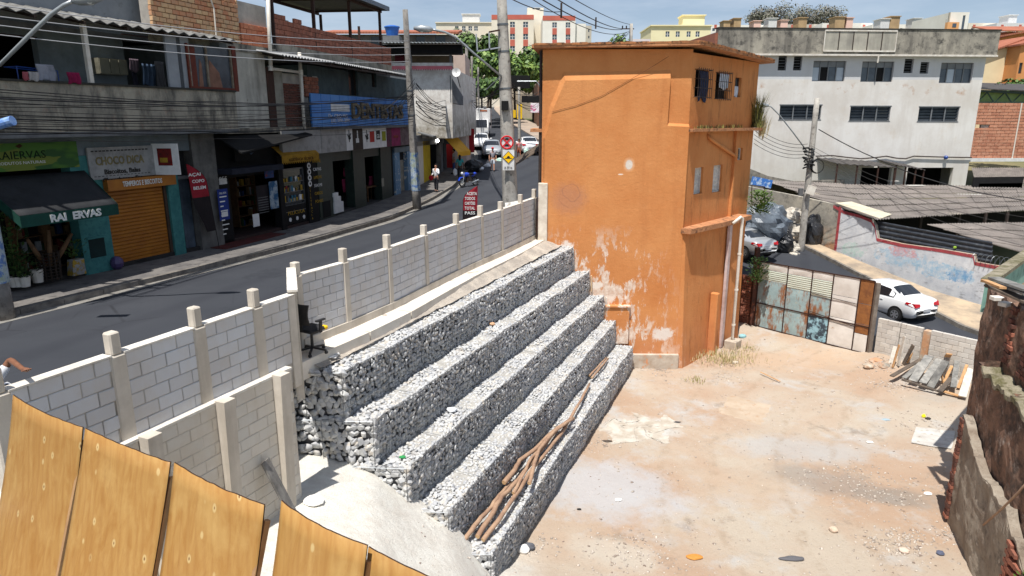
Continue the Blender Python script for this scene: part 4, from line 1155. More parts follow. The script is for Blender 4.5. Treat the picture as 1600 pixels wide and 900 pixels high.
for(x0,y0,x1,y1),col,lab in(((57,101,85,127),(214,216,232),'white cloth with lilac tint hanging over the balcony rack'),((86,114,106,131),(176,30,90),'magenta towel draped on the balcony wall'),((24,113,40,127),(226,222,222),'striped white cloth at the left end of the balcony wall'),((14,113,23,126),(224,120,132),'pink cloth at the far left of the balcony wall')):
 r=rc(x0,y0,x1,y1,.3);cloth('laundry',PA,r[0],r[1],r[2],r[3],.35 if x0==57 else .82,mcol('cloth_%d_%d_%d'%col,col,rough=.9,bump=.1),lab,'laundry')
for i,(x0,x1,y0,y1,col)in enumerate(((204,218,92,112,(150,130,146)),(226,246,100,134,(120,150,190)),(248,262,96,138,(190,190,200)),(214,222,112,136,(70,70,90)))):
 r=rect(PA,x0,y0,x1,y1,-1.3);cloth('hanging_clothes',PA,r[0],r[1],r[2],r[3],-1.35-.05*i,mcol('cloth_%d_%d_%d'%col,col,rough=.9,bump=.1),['mauve garment hung at the top left of the dark balcony doorway','light blue garment hung in the dark balcony doorway','white garment hung at the right edge of the dark balcony doorway','dark garment hung low in the balcony doorway'][i],'clothes')
aw=thing('awning','charcoal canvas awning with green lettered valance over the herb shop','awning',tuple(PA.p(sA(60,300),8.6,0)))
a0,a1=-.6,PA.m(134,285,.05)[0]
f0,f1=PA.m(30,336,1.35)[0],PA.m(184,322,1.35)[0]
fz=PA.m(110,328,1.35)[1]
TL,TR,FL,FR=PA.p(a0,8.42,.06),PA.p(a1,8.42,.06),PA.p(f0,fz,1.35),PA.p(f1,fz,1.35)
TL=PA.p(f0-.1,8.42,.06)
mb=MB();mb.sheet(lambda u,v:TL.lerp(TR,u).lerp(FL.lerp(FR,u),v)-Vector((0,0,.05*math.sin(math.pi*v))),10,8,(0,0,.015));mb.build('canvas',mt_awn,aw,smooth=True)
mb=MB();mb.pbox(PA,f0,f1,fz-.30,fz,1.34,1.36);mb.build('valance',mt_awng,aw)
mb=MB();mb.prism([FL,FL-Vector((0,0,.3)),TL-Vector((0,0,.28)),TL],PA.u.to_3d()*.012);mb.prism([FR,FR-Vector((0,0,.3)),TR-Vector((0,0,.28)),TR],PA.u.to_3d()*.012);mb.build('side_flap',mt_awng,aw)
sA0,sA1=PA.m(77,333,1.37)[0],PA.m(157,325,1.37)[0]
text('lettering','RAI  ERVAS',mt_wl,PA,sA0,fz-.25,.27,1.37,aw,width=sA1-sA0,bold=.012)
def board(name,label,P,r,o,mat,th=.06):
 g=thing(name,label,'sign',tuple(P.p((r[0]+r[1])/2,r[2],o)))
 mb=MB();mb.pbox(P,r[0],r[1],r[2],r[3],o,o+th);mb.build('board',mat,g);return g
t=NT('green_sign_print');c=t.mix(t.ramp(t.noise(.5,3,.5,t.mapping(t.P(),(1,1,3))),.45,.5),L((30,80,24)),L((64,110,26)))
c=t.mix(t.ramp(t.noise(.7,3,.5,t.mapping(t.P(),(1,1,4),loc=(4,4,0))),.56,.58),c,L((104,118,34)));t.color(c);t.b.inputs['Roughness'].default_value=.6
r=rect(PA,-50,230,124,270,.1)
g=board('shop_sign','long green signboard of the herb shop above the charcoal awning',PA,(r[0],r[1],8.55,9.28),.02,t.m)
text('lettering','RAIERVAS',mcol('dark_green_print',(16,50,20),bump=0),PA,PA.m(-8,250,.1)[0],8.86,.3,.085,g,width=PA.m(72,250,.1)[0]-PA.m(-8,250,.1)[0])
text('lettering','PRODUTOS NATURAIS',mt_wl,PA,PA.m(-8,258,.1)[0],8.72,.11,.085,g,width=PA.m(72,250,.1)[0]-PA.m(-8,250,.1)[0])
mb=MB();s=PA.m(32,240,.1)[0];mb.prism([PA.p(s,9.14,.085),PA.p(s+.1,9.2,.085),PA.p(s+.03,9.26,.085),PA.p(s-.1,9.2,.085)],PA.n.to_3d()*.004);mb.build('leaf_emblem',mcol('brown_print',(90,50,24),bump=0),g)
r=rect(PA,140,229,237,278,.15);rz0,rz1=r[2],r[3]
g=board('shop_sign','white signboard of the sweet and biscuit shop in black and gold letters',PA,(r[0],PA.m(276,250,.15)[0],rz0,rz1),.05,mt_shopw)
w_=PA.m(226,250,.15)[0]-PA.m(150,250,.15)[0];s0_=PA.m(150,250,.15)[0]
text('lettering','CHOCO DICA',mcol('gold_letters',(176,160,110),bump=0),PA,s0_,rz1-.52,.34,.12,g,width=w_,bold=.01)
text('lettering','Biscoitos, Balas',mt_kl,PA,s0_+w_*.14,rz1-.80,.2,.12,g,width=w_*.75,bold=.006)
text('lettering','Chocolates e Etc.',mt_kl,PA,s0_+w_*.09,rz1-1.05,.2,.12,g,width=w_*.85,bold=.006)
mb=MB()
for i in range(16):s=s0_-.1+(w_+.2)*i/15;mb.pbox(PA,s,s+.09,rz1-.13,rz1-.09,.11,.114);mb.pbox(PA,s,s+.07,rz0+.08,rz0+.1,.11,.114)
mb.build('sweet_border',mt_kl,g)
s=PA.m(240,240,.1)[0]
g=thing('hanging_sign','small white double sided sign with red picture sticking out beside the sweet shop board','sign',tuple(PA.p(s,8.7,.5)))
PX=Plane(PA.p(s,0,.05)[:2],PA.p(s+.35,0,1.0)[:2])
mb=MB();mb.pbox(PX,.0,.85,rz1-.95,rz1+.05,-.04,.04);mb.build('board',mt_white,g)
mb=MB();mb.pbox(PX,.18,.65,rz1-.65,rz1-.1,.041,.046);mb.build('picture',mcol('red_print',(170,36,30),(90,30,30),scale=9,bump=0),g)
mb=MB();mb.pbox(PX,.25,.5,rz1-.55,rz1-.4,.047,.05);mb.build('picture',mcol('yellow_print',(214,170,50),bump=0),g)
r=rect(PA,166,276,274,296,.2)
g=board('shop_sign','orange fascia board over the closed orange shutter',PA,(r[0],r[1],PA.m(220,294,.3)[1],rz0-.03),.05,mt_shut,.2)
zf=PA.m(220,294,.3)[1]
text('lettering','TEMPEROS E BISCOITOS',mt_wl,PA,PA.m(192,288,.27)[0],zf+.1,.22,.27,g,width=PA.m(254,288,.27)[0]-PA.m(192,288,.27)[0],bold=.004)
def potted(name,label,p,h,mat_leaf,seed,r=.22,pot=True,cat='plant',n=60,potm=None,size=.09,group=None):
 g=thing(name,label,cat,tuple(p),group=group);rq=random.Random(seed)
 if pot:
  mb=MB();mb.tube([p,p+Vector((0,0,.28))],[.11,.15],10);mb.build('pot',potm or mt_whitep,g)
 mb=MB()
 for i in range(n):
  a=rq.uniform(0,6.28);k=rq.random()**.6*r;z=.25+(h-.25)*rq.random()if pot else h*rq.random()
  k*=(1.1-.6*abs(z/h-.5));q=p+Vector((k*math.cos(a),k*math.sin(a),z))
  d=Vector((math.cos(a),math.sin(a),rq.uniform(.1,1.1))).normalized();s=Vector((-math.sin(a),math.cos(a),0))*size*.35
  mb.quad(q,q+d*size*.5+s,q+d*size,q+d*size*.5-s)
 for i in range(5):a=i*1.3;mb.tube([p+Vector((0,0,.2)),p+Vector((r*.6*math.cos(a),r*.6*math.sin(a),h*.85))],[.008,.003],4)
 mb.build('leaves',mat_leaf,g);return g
mt_leaf=M('leaf_green',(.05,.11,.025),(.09,.15,.035),6,.6,.1)
mt_leafd=M('leaf_dark',(.02,.05,.015),(.04,.08,.02),6,.6,.1)
mt_leafy=M('leaf_bright',(.10,.17,.03),(.06,.11,.02),4,.6,.1)
for i,(x,y,o,h,nm)in enumerate(((28,430,.15,1.9,'tall leafy plant at the left edge of the herb shop front'),(18,415,.05,2.4,'dense hanging herbs beside the herb shop entrance'),(40,445,.3,.9,'small potted herb in a white pot in front of the herb shop'))):
 s=PA.m(x,y,o)[0];potted('potted_plant',nm,PA.p(s,GZ+.13,o),h,mt_leafd if i else mt_leaf,40+i,.35,n=140,size=.13)
s=PA.m(58,430,.15)[0];mb=MB();mb.tube([PA.p(s,GZ+.14,.15),PA.p(s,GZ+.5,.15)],[.13,.17],12);tag(mb.build('bucket',mt_whitep),'white plastic bucket on the herb shop step','bucket')
s=PA.m(78,420,.2)[0];g=thing('basket','dark woven basket holding long brown loofahs at the herb shop door','basket',tuple(PA.p(s,GZ+.14,.2)))
mb=MB()
for k in range(12):
 a=k*math.pi/6;mb.bar(PA.p(s+.24*math.cos(a),GZ+.14,.2+.24*math.sin(a)),PA.p(s+.27*math.cos(a),GZ+.95,.2+.27*math.sin(a)),.03)
for z in np.arange(.2,.96,.09):mb.tube([PA.p(s+.26*math.cos(a),GZ+z,.2+.26*math.sin(a))for a in np.linspace(0,6.28,13)],.014,4,cap=False)
mb.build('weave',mcol('dark_wicker',(80,66,56),(56,46,40),scale=12),g)
for dx,dz,h in((-.5,.55,1.1),(.1,.75,1.2),(.75,.5,1.0)):
 g2=thing('loofah',['dried brown loofah leaning left out of the basket','dried brown loofah standing upright in the basket','dried brown loofah leaning right out of the basket'][[-.5,.1,.75].index(dx)],'loofah',tuple(PA.p(s,GZ+.6,.2)))
 mb=MB();mb.tube([PA.p(s+dx*.2,GZ+.55,.2),PA.p(s+dx*.6,GZ+.95,.22),PA.p(s+dx,GZ+.95+dz*.8,.25)],[.05,.07,.045],8);mb.build('pod',mcol('dried_gourd',(150,112,76),(124,90,60),scale=9),g2,smooth=True)
s=PA.m(120,420,.25)[0]
mb=MB();mb.prism([PA.p(s-.2,GZ+.14,.1),PA.p(s+.2,GZ+.14,.1),PA.p(s+.16,GZ+.6,.15),PA.p(s-.18,GZ+.6,.15)],PA.n.to_3d()*.25);tag(mb.build('sack',mcol('printed_sack',(200,200,200),(220,180,60),scale=6,t2=(.5,.54))),'white and yellow printed sack beside the turquoise pillar','sack')
potted('potted_plant','basket of green plants standing against the turquoise pillar',PA.p(PA.m(118,400,.1)[0],GZ+.6,.1),.55,mt_leaf,71,.32,pot=False,n=90,size=.12)
s=PA.m(180,410,.05)[0];mb=MB();mb.sphere(PA.p(s,GZ+.2,.12),(.2,.2,.22),10,6);tag(mb.build('rubbish_bag',mcol('violet_plastic_bag',(112,92,150),(92,76,126),scale=8,rough=.4)),'crumpled violet bag at the foot of the orange shutter','bag')
def shelf_unit(label,P,s0,s1,o,seed,cols,z0=GZ+.15,rows=5,dz=.48):
 g=thing('shelf',label,'shelf',tuple(P.p((s0+s1)/2,z0,o)));rq=random.Random(seed)
 mb=MB()
 for r_ in range(rows+1):mb.pbox(P,s0,s1,z0+r_*dz,z0+r_*dz+.03,o-.35,o)
 mb.pbox(P,s0,s0+.04,z0,z0+rows*dz,o-.35,o);mb.pbox(P,s1-.04,s1,z0,z0+rows*dz,o-.35,o);mb.build('rack',mt_wood,g)
 for ci,cc in enumerate(cols):
  mb=MB()
  for r_ in range(rows):
   s=s0+.08+ci*.07
   while s<s1-.15:
    if rq.random()<.5:h=rq.uniform(.14,.34);mb.pbox(P,s,s+rq.uniform(.06,.16),z0+r_*dz+.03,z0+r_*dz+.03+h,o-.2,o-rq.uniform(.02,.1))
    s+=.2*len(cols)*.6
  mb.build('packets',cc,g,kind='stuff')
 return g
pk_c=[mcol('packet_tan',(150,120,80),bump=0),mcol('packet_white',(190,190,190),bump=0),mcol('packet_red',(130,40,36),bump=0),mcol('packet_green',(40,80,44),bump=0),mcol('packet_blue',(40,70,120),bump=0),mcol('packet_yellow',(190,150,40),bump=0)]
shelf_unit('dim shelf of jars and packets inside the herb shop, left bay',PA,PA.m(30,400,-1.6)[0],PA.m(80,400,-1.6)[0],-1.6,1,pk_c[:4])
shelf_unit('dim shelf of packets inside the herb shop next to the pillar',PA,PA.m(84,400,-1.2)[0],PA.m(124,400,-1.2)[0],-1.2,2,pk_c[:3]+pk_c[4:5])
bB=thing('shop_house','narrow house with cracked grey plaster front above the black phone shop','building',tuple(PB.p(3,GZ,-3)))
def sB(px,y=300,o=0.0):return PB.m(px,y,o)[0]
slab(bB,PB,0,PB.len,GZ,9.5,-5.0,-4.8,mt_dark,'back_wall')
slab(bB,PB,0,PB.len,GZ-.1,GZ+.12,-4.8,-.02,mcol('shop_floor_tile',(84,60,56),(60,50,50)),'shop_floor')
slab(bB,PB,0,PB.len,8.5,9.56,-.3,-.02,mt_black,'black_fascia')
slab(bB,PB,0.0,sB(360,300),GZ,8.5,-.4,-.02,mt_black,'black_pier')
slab(bB,PB,sB(436,300),sB(443,300),GZ,8.5,-.3,.05,mt_black,'black_pier')
slab(bB,PB,sB(480,300),PB.len-.02,GZ,8.5,-.3,.03,mt_black,'black_pier')
slab(bB,PB,sB(360,300),sB(436,300),7.75,8.5,-.3,-.1,mt_black,'black_fascia')
mb=MB();mb.pbox(PB,-.6,sB(440,380,.5),GZ-.14,GZ+.03,.0,.75);mb.build('red_step',mt_redkerb,bB)
cn=thing('canopy','large black canopy roof jutting over the phone shop front','awning',tuple(PB.p(3,8.6,.5)))
c0=PB.m(372,205,1.0)[0];c1=PB.m(470,205,.6)[0]
mb=MB();mb.prism([PB.p(.1,9.42,.02),PB.p(PB.len-1.0,9.42,.02),PB.p(PB.len-1.3,9.28,.8),PB.p(.1,8.75,1.25)],(0,0,-.06));mb.build('canvas',mt_black,cn)
mb=MB();mb.pbox(PB,.1,sB(438,258,.6),7.95,8.15,.1,.75);mb.build('front_beam',mcol('dark_blue_canvas',(44,50,68),(32,36,52),scale=3),cn)
r=rect(PB,378,213,415,235,.3);g=board('shop_sign','black signboard with a faint bird logo under the black canopy',PB,(sB(368,235,.2),sB(408,235,.2),8.35,9.1),.1,mt_black)
mb=MB();s=sB(390,230,.2);
for k in range(4):mb.prism([PB.p(s-.3+.1*k,8.8-.06*k,.165),PB.p(s+.25,8.92-.09*k,.165),PB.p(s+.1,8.84-.09*k,.165)],PB.n.to_3d()*.004)
mb.build('logo',mcol('steel_blue_print',(90,110,140),bump=0),g)
r0,r1=sB(440,245,.5),sB(498,240,.5)
cn=thing('awning','yellow scalloped awning over the phone repair shop window','awning',tuple(PB.p(r0,8.2,.2)))
za=PB.m(470,249,.5)[1]
mt_ya=mcol('yellow_canvas',(222,170,50),(204,150,40),scale=3,bump=.1)
mb=MB();mb.sheet(lambda u,v:PB.p(r0+(r1-r0)*u,za+.55-.35*v,.05+.45*v),8,3,(0,0,.012));mb.build('canvas',mt_ya,cn)
mb=MB();N=18
for k in range(N):
 a,b=r0+(r1-r0)*k/N,r0+(r1-r0)*(k+1)/N;mb.prism([PB.p(a,za+.2,.5),PB.p(b,za+.2,.5),PB.p(b,za-.08,.5),PB.p((a*.75+b*.25),za-.14,.5),PB.p((a*.25+b*.75),za-.14,.5),PB.p(a,za-.08,.5)],PB.n.to_3d()*.01)
mb.build('valance',mt_ya,cn)
text('lettering','ASSISTÊNCIA TÉCNICA',mcol('brown_letters',(104,60,20),bump=0),PB,r0+.45,za-.04,.17,.515,cn,width=(r1-r0)-.9)
w0,w1=sB(444,300),sB(479,300)
slab(bB,PB,w0,w1,GZ+.15,GZ+.95,-.14,-.06,mt_black,'counter_front')
sw=slab(bB,PB,w0,w1,GZ+.95,7.85,-.16,-.14,mt_glass,'shop_window')
mb=MB()
for a,b,c_,d in((w0,w0+.06,GZ+.95,7.85),(w1-.06,w1,GZ+.95,7.85),(w0,w1,7.8,7.86),(w0,w1,GZ+.9,GZ+.97)):mb.pbox(PB,a,b,c_,d,-.14,-.08)
mb.build('window_frame',mcol('aluminium',(140,144,150),rough=.4,metal=.6,bump=0),sw)
rq=random.Random(4)
mats=[mcol('neon_yellow',(224,180,60),bump=0),mt_white,mcol('cyan_box',(70,140,170),bump=0),mcol('red_box',(180,60,60),bump=0),mcol('grey_box',(120,124,130),bump=0)]
for r_ in range(4):
 z=7.3-r_*.42;mb=MB();mb.pbox(PB,w0+.07,w1-.07,z-.03,z,-.135,-.05);mb.build('display_shelf',mcol('aluminium',(0,0,0)),sw)
 for ci in range(5):
  mb=MB();s=w0+.12+.05*ci
  while s<w1-.25:
   if rq.random()<.3:mb.pbox(PB,s,s+rq.uniform(.07,.16),z,z+rq.uniform(.1,.26),-.13,-.08)
   s+=.2
  if mb.f:mb.build('goods',mats[ci],sw,kind='stuff')
text('lettering','PELÍCULA',mats[0],PB,w0+.2,GZ+.55,.22,-.05,bB,width=1.2)
mb=MB()
for k in range(3):s=w0+.35+k*.5;mb.tube([PB.p(s,GZ+.35,-.058),PB.p(s,GZ+.35,-.05)],.09,14)
mb.build('icons',mt_white,bB)
pr=thing('lettered_panel','black vertical panel with round white icons and yellow words beside the repair shop','sign',tuple(PB.p(sB(487,300),GZ,.05)))
s=sB(483,280,.06);mb=MB()
for k in range(4):z=PB.m(484,259+9.4*k,.06)[1];mb.tube([PB.p(s+.08,z,.035),PB.p(s+.08,z,.045)],.13,16)
mb.build('icons',mt_white,pr)
mb=MB()
for k in range(4):z=PB.m(484,259+9.4*k,.06)[1];mb.tube([PB.p(s+.08,z,.045),PB.p(s+.08,z,.05)],.06,10)
mb.build('icon_marks',mt_black,pr)
for k,ch in enumerate('ASSISTÊNCIA'):text('letter',ch,mats[0],PB,s+.02,7.05-k*.155,.15,.04,pr)
s=sB(490,270,.06)
for k,(wd,m_)in enumerate((('IPHONE',mats[0]),('CAPAS',mt_white),('SAMSUNG',mats[0]),('XIAOMI',mt_white),('CABOS',mats[0]),('FONES',mats[0]))):text('lettering',wd,m_,PB,s,8.0-k*.36,.2,.04,pr,width=.62)
def banner(label,P,x0,y0,x1,y1,o,mat,name='banner',cat='banner',th=.015):
 r=rect(P,x0,y0,x1,y1,o);g=thing(name,label,cat,tuple(P.p((r[0]+r[1])/2,r[2],o)))
 mb=MB();mb.pbox(P,r[0],r[1],r[2],r[3],o,o+th);mb.build('sheet',mat,g);return g,r
mt_blueb=mcol('royal_blue_print',(44,74,168),(36,60,150),scale=3,bump=0)
g,r=banner('blue roll up banner with white text standing at the black shop pier',PB,341,295,357,344,.25,mt_blueb)
for k in range(9):mb=MB();mb.pbox(PB,r[0]+.08,r[1]-.08-.1*(k%3),r[3]-.3-.17*k,r[3]-.26-.17*k,.265,.268);mb.build('text_line',mt_wl,g)
mb=MB();mb.pbox(PB,r[0]+.1,r[1]-.1,r[2]+.12,r[2]+.3,.266,.269);mb.build('white_label',mt_white,g)
text('lettering','CALL BOX',mt_wl,PB,r[0]+.08,r[3]-.18,.1,.266,g,width=(r[1]-r[0])-.16)
g=thing('number_plate','white house number 955 on the black pier with small sign under it','sign',tuple(PB.p(0,7.6,.1)))
r=rect(PB,343,273,355,288,.02);text('lettering','955',mt_wl,PB,r[0],r[3]-.22,.22,0.0,g,width=r[1]-r[0]);mb=MB();mb.pbox(PB,r[0],r[1],r[2],r[2]+.22,-.02,.0);mb.build('plate',mt_white,g)
g,r=banner('black poster with faint white text hung right of the black shop door',PB,401,289,420,329,.12,mcol('black_print',(34,32,36),(50,40,48),scale=6,bump=0))
for k in range(7):mb=MB();mb.pbox(PB,r[0]+.06,r[1]-.06,r[3]-.5-.1*k,r[3]-.47-.1*k,.136,.138);mb.build('text_line',mcol('dim_grey_print',(130,130,130),bump=0),g)
g,r=banner('white and blue picture poster on the edge of the black shop',PB,421,283,434,326,.2,mcol('blue_white_print',(190,210,226),(50,110,160),scale=3,bump=0,t2=(.45,.55)))
g,r=banner('small blue and red notice above the posters of the black shop',PB,413,262,427,278,.15,mcol('blue_red_print',(60,90,150),(160,60,60),scale=3,bump=0,t2=(.55,.6)))
g,r=banner('white leaflet board on the floor of the black shop doorway',PB,395,334,405,354,.1,mt_white)
shelf_unit('lit shelves of small goods in the black phone shop doorway',PB,sB(372,320,-1.5),sB(402,320,-1.5),-1.5,8,pk_c,rows=6,dz=.42)
def feather(label,base,u,h,wd,red,black,words,flip=1,tilt=0.0):
 """tall sail flag: curved pole, sail, printed words"""
 g=thing('feather_flag',label,'flag',tuple(base));u=Vector((u[0],u[1],0));n=Vector((u.y,-u.x,0))
 def pole(t_):z=h*t_;return base+Vector((0,0,z))+u*(wd*1.0*max(0,(t_-.78)/.22)**2*flip+tilt*z)
 mb=MB();mb.tube([pole(i/14)for i in range(15)],.012,6);mb.build('pole',mt_black,g)
 z0=.22
 def sail(a,b):
  def f(uu,v):
   t_=a+(b-a)*v;x0=pole(t_);w_=wd*(0.55+.45*smooth01(.2,.6,t_))*(1-max(0,(t_-.78)/.22)**2)
   return x0+u*flip*w_*uu+n*.03*math.sin(uu*3)
  return f
 mb=MB();mb.sheet(sail(z0,.62),5,10,n*.006);mb.build('lower_sail',black,g)
 mb=MB();mb.sheet(sail(.62,.995),5,10,n*.006);mb.build('upper_sail',red,g)
 for k,wdr in enumerate(words):
  tz=.86-.075*k;p_=pole(tz)+u*flip*(wd*(.12 if flip>0 else .9))+n*.035
  text('lettering',wdr,mt_wl,None,0,0,.15,parent=g,width=wd*.72,flat=(p_,u,(0,0,1)),bold=.003)
 return g
mt_redf=mcol('red_flag_cloth',(196,36,56),(176,30,50),scale=3,bump=0)
mt_blkf=mcol('black_flag_cloth',(40,30,34),(30,24,28),scale=3,bump=0)
s=PA.m(333,330,.4)[0]
feather('feather flag with red head leaning on the grey pier by the black shop',PA.p(s+.1,GZ,.4),(PA.u.x,PA.u.y),3.1,.75,mt_redf,mt_blkf,['AÇAI','COPO','BELEM'],flip=-1,tilt=-.10)
zB0,zB1=9.56,12.55
o_=.12
sa_,sb_=sE,sB(418,150,o_)
slab(bB,PB,sE+.02,sb_,zB0,12.35,-.3,o_,M('cracked_grey_plaster',L((198,194,182)),L((166,162,152)),1.1,.93,.4,streak=(L((96,92,86)),2.2,.7),c3=L((120,112,100)),s3=6,t3=(.62,.7)),'plaster_wall')
slab(bB,PB,sb_,sB(429,150,o_),zB0,11.9,-.3,o_+.04,mcol('red_brown_column',(104,70,58),(82,60,52),scale=4),'column')
slab(bB,PB,sB(429,150,o_),sB(444,150,o_),zB0,11.85,-.3,o_-.02,mt_cream,'plaster_wall')
slab(bB,PB,sB(444,150,o_),PB.len+.6,zB0,11.75,-.35,-.02,mt_mortar,'mortar_bed')
lay_blocks(bB,PB,sB(444,150,o_),sB(471,150,o_),zB0+.05,11.35,mt_brick_d,th=.1,o=.02,bl=.24,bh=.09,joint=.015,seed=4,part='brick')
lay_blocks(bB,PB,sB(478,130,o_),PB.len+.55,10.85,11.7,mt_brick_r,th=.1,o=.02,bl=.28,bh=.17,joint=.015,seed=5,part='brick')
slab(bB,PB,sE-.1,PB.len+.4,9.38,9.58,-.4,.3,mt_stain,'floor_slab')
slab(bB,PB,-1.6,sB(425,70,0),12.35,12.62,-.6,.16,mt_stain,'roof_beam')
PBk=PB
slab(bB,PB,-1.9,sB(418,40,-.1),12.62,14.2,-.5,-.14,mt_mortar,'mortar_bed')
xm_=sB(371,30,-.1)
lay_blocks(bB,PB,-1.9,xm_,12.64,14.2,mt_brick_y,th=.12,o=-.1,bl=.28,bh=.14,joint=.02,seed=14,part='brick',jit=.012)
lay_blocks(bB,PB,xm_+.05,sB(417,40,-.1),12.64,13.42,mt_brick_o,th=.12,o=-.07,bl=.29,bh=.19,joint=.015,seed=15,part='brick',jit=.012)
mb=MB();s=sB(333,20,0);mb.tube([PB.p(s,12.65,.03),PB.p(s,13.7,.05),PB.p(s-.2,14.2,.05)],.025,6);mb.build('conduit',mt_whitep,bB)
pz=lambda px,py,o=.25:(PB.m(px,py,o)[0],PB.m(px,py,o)[1])
q=[pz(418,-20),pz(423,108),pz(470,113),pz(472,118),pz(476,207)]
A_=[PB.p(q[0][0],q[0][1],.25),PB.p(q[1][0],q[1][1],.25)]
mb=MB();mb.tube([A_[0],A_[1]],.075,10);mb.tube([A_[1]+Vector((0,0,.02)),PB.p(q[2][0],q[2][1],.25)],.06,10);mb.tube([PB.p(q[2][0],q[1][1]+.8,.25),PB.p(q[4][0],q[4][1],.25)],.075,10)
mb.build('white_drain_pipe',mt_whitep,bB,smooth=True)
mb=MB();mb.tube([A_[1]-Vector((0,0,.06)),A_[1]+Vector((0,0,.12))],.095,10);mb.tube([PB.p(q[2][0],q[2][1]-.1,.25),PB.p(q[2][0],q[2][1]+.1,.25)],.095,10);mb.build('pipe_joint',mt_whitep,bB)
bC=thing('shop_house','green tiled shop house under the blue dentist sign with brick terrace on top','building',tuple(PC.p(4,GZ,-3)))
def sC(px,y=280,o=0.0):return PC.m(px,y,o)[0]
slab(bC,PC,0,PC.len,GZ,9.5,-5.5,-5.3,mt_dark,'back_wall')
slab(bC,PC,0,PC.len,GZ-.1,GZ+.16,-5.3,.02,mcol('shop_floor_grey',(84,84,84),(64,64,66)),'shop_floor')
slab(bC,PC,0,PC.len,8.35,9.6,-.3,-.02,mt_green,'lintel_wall')
for a,b in((497,521),(553,571),(596,612)):
 slab(bC,PC,sC(a,290),sC(b,290),GZ,8.4,-.45,.03,mt_green,'tiled_pillar')
slab(bC,PC,sC(521,290),sC(612,290),7.95,8.4,-.3,-.05,mt_green,'lintel_wall')
slab(bC,PC,sC(612,280),sC(616,280),GZ,8.4,-.3,-.05,mt_black,'door_gap')
mt_lblue=mcol('light_blue_paint',(150,190,224),(128,166,204),scale=2,c3=L((206,206,200)),s3=4,t3=(.56,.62))
slab(bC,PC,sC(616,270),sC(624,270),GZ,8.2,-.3,.06,mt_lblue,'door_post')
slab(bC,PC,sC(636,270),sC(645,270),GZ,8.2,-.3,.06,mt_lblue,'door_post')
slab(bC,PC,sC(616,270),sC(645,270),8.0,8.3,-.3,.08,mt_palebl,'door_lintel')
dr=slab(bC,PC,sC(624,270),sC(636,270),GZ,7.5,-.28,-.2,mt_cream,'door')
slab(bC,PC,sC(624,270),sC(636,270),7.5,8.0,-.29,-.2,mt_dark,'transom')
SP=[(450,541,'white corrugated blank length',mt_shopw),(541,551,'sketch panel',mt_white),(551,567,'brown panel',mcol('umber_board',(84,70,62),bump=0)),(567,604,'white panel',mt_white),(604,612,'pink pattern',mcol('mixed_pink_print',(150,80,96),(90,60,90),scale=6,bump=0)),(612,626,'magenta panel',mcol('magenta_board',(196,52,120),(170,60,110),scale=4,bump=0)),(626,641,'mixed print',mcol('mixed_brown_print',(120,90,100),(170,150,150),scale=6,bump=0))]
g=thing('shop_sign','long white and coloured picture signboard over the green tiled shop','sign',tuple(PC.p(4,8.4,.2)))
zs0,zs1=8.42,9.45
for a,b,nm,m_ in SP:
 P_=PC;s0_,s1_=sC(a,216,.35),sC(b,216,.35)
 if s0_<0:
  mb=MB();mb.pbox(PB,PB.len+s0_,PB.len,zs0,zs1,.2,.35);mb.build('board_panel',m_,g);s0_=0
 mb=MB();mb.pbox(PC,s0_+.01,s1_-.01,zs0,zs1,.2,.35);mb.build('board_panel',m_,g)
def pp(x0,y0,x1,y1,m_,nm):
 r=rect(PC,x0,y0,x1,y1,.36);mb=MB();mb.pbox(PC,r[0],r[1],r[2],r[3],.351,.358);mb.build(nm,m_,g)
pp(578,205,585,222,mcol('coral_print',(226,70,60),bump=0),'picture')
pp(597,205,603,220,mcol('lime_print',(196,196,50),bump=0),'picture')
pp(588,204,594,218,mcol('charcoal_print',(70,70,66),bump=0),'picture')
pp(558,204,559.5,216,mt_white,'picture');pp(556.5,216,561,223,mt_white,'picture')
for cx,ww in((545.5,2.2),(573,2.0)):
 r=rect(PC,cx-ww,203,cx+ww,222,.36);mb=MB();m2=(r[0]+r[1])/2
 mb.tube([PC.p(m2,r[3],.36),PC.p(m2,r[2],.36)],.02,5);mb.tube([PC.p(r[0],r[2]+.35,.36),PC.p(m2,r[2]+.15,.36),PC.p(r[1],r[2]+.4,.36)],.035,5);mb.sphere(PC.p(m2,r[2]+.2,.36),.09,8,5);mb.build('garment_sketch',mcol('charcoal_print',(0,0,0)),g)
text('lettering','GB',mt_wl,PC,sC(588.6,211,.36),zs0+.5,.3,.36,g,width=.35)
text('lettering','MODA',mcol('orange_print',(220,120,60),bump=0),PC,sC(615,211,.36),zs0+.45,.2,.36,g,width=.7)
t=NT('blue_tin_sign')
c=t.mix(t.ramp(t.noise(.8,6,.65),.4,.62),L((52,116,190)),L((78,140,204)))
c=t.mix(t.ramp(t.noise(1,6,.7,t.mapping(t.P(),(6,6,.5))),.56,.72,0,.5),c,L((110,150,190)))
t.color(c);t.b.inputs['Roughness'].default_value=.5
g=thing('dentist_sign','long blue sheet metal sign with raised DENTISTAS letters','sign',tuple(PC.p(4,9.6,.5)))
OD=.55;s0_=PC.m(487,172,OD)[0];s1_=PC.m(640,175,OD)[0]
zd0,zd1=PC.m(560,196.5,OD)[1],PC.m(560,151,OD)[1]
mb=MB();nw=26
for k in range(nw):
 a,b=s0_+(s1_-s0_)*k/nw,s0_+(s1_-s0_)*(k+1)/nw;mb.pbox(PC,a,b-.015,zd0,zd1,OD-.06-.01*(k%2),OD-.01*(k%2))
mb.pbox(PC,s0_,s1_,zd0+.05,zd1-.05,OD-.07,OD-.015)
mb.build('board',t.m,g)
x0_,x1_=PC.m(551,178,OD+.1)[0],PC.m(630,178,OD+.1)[0]
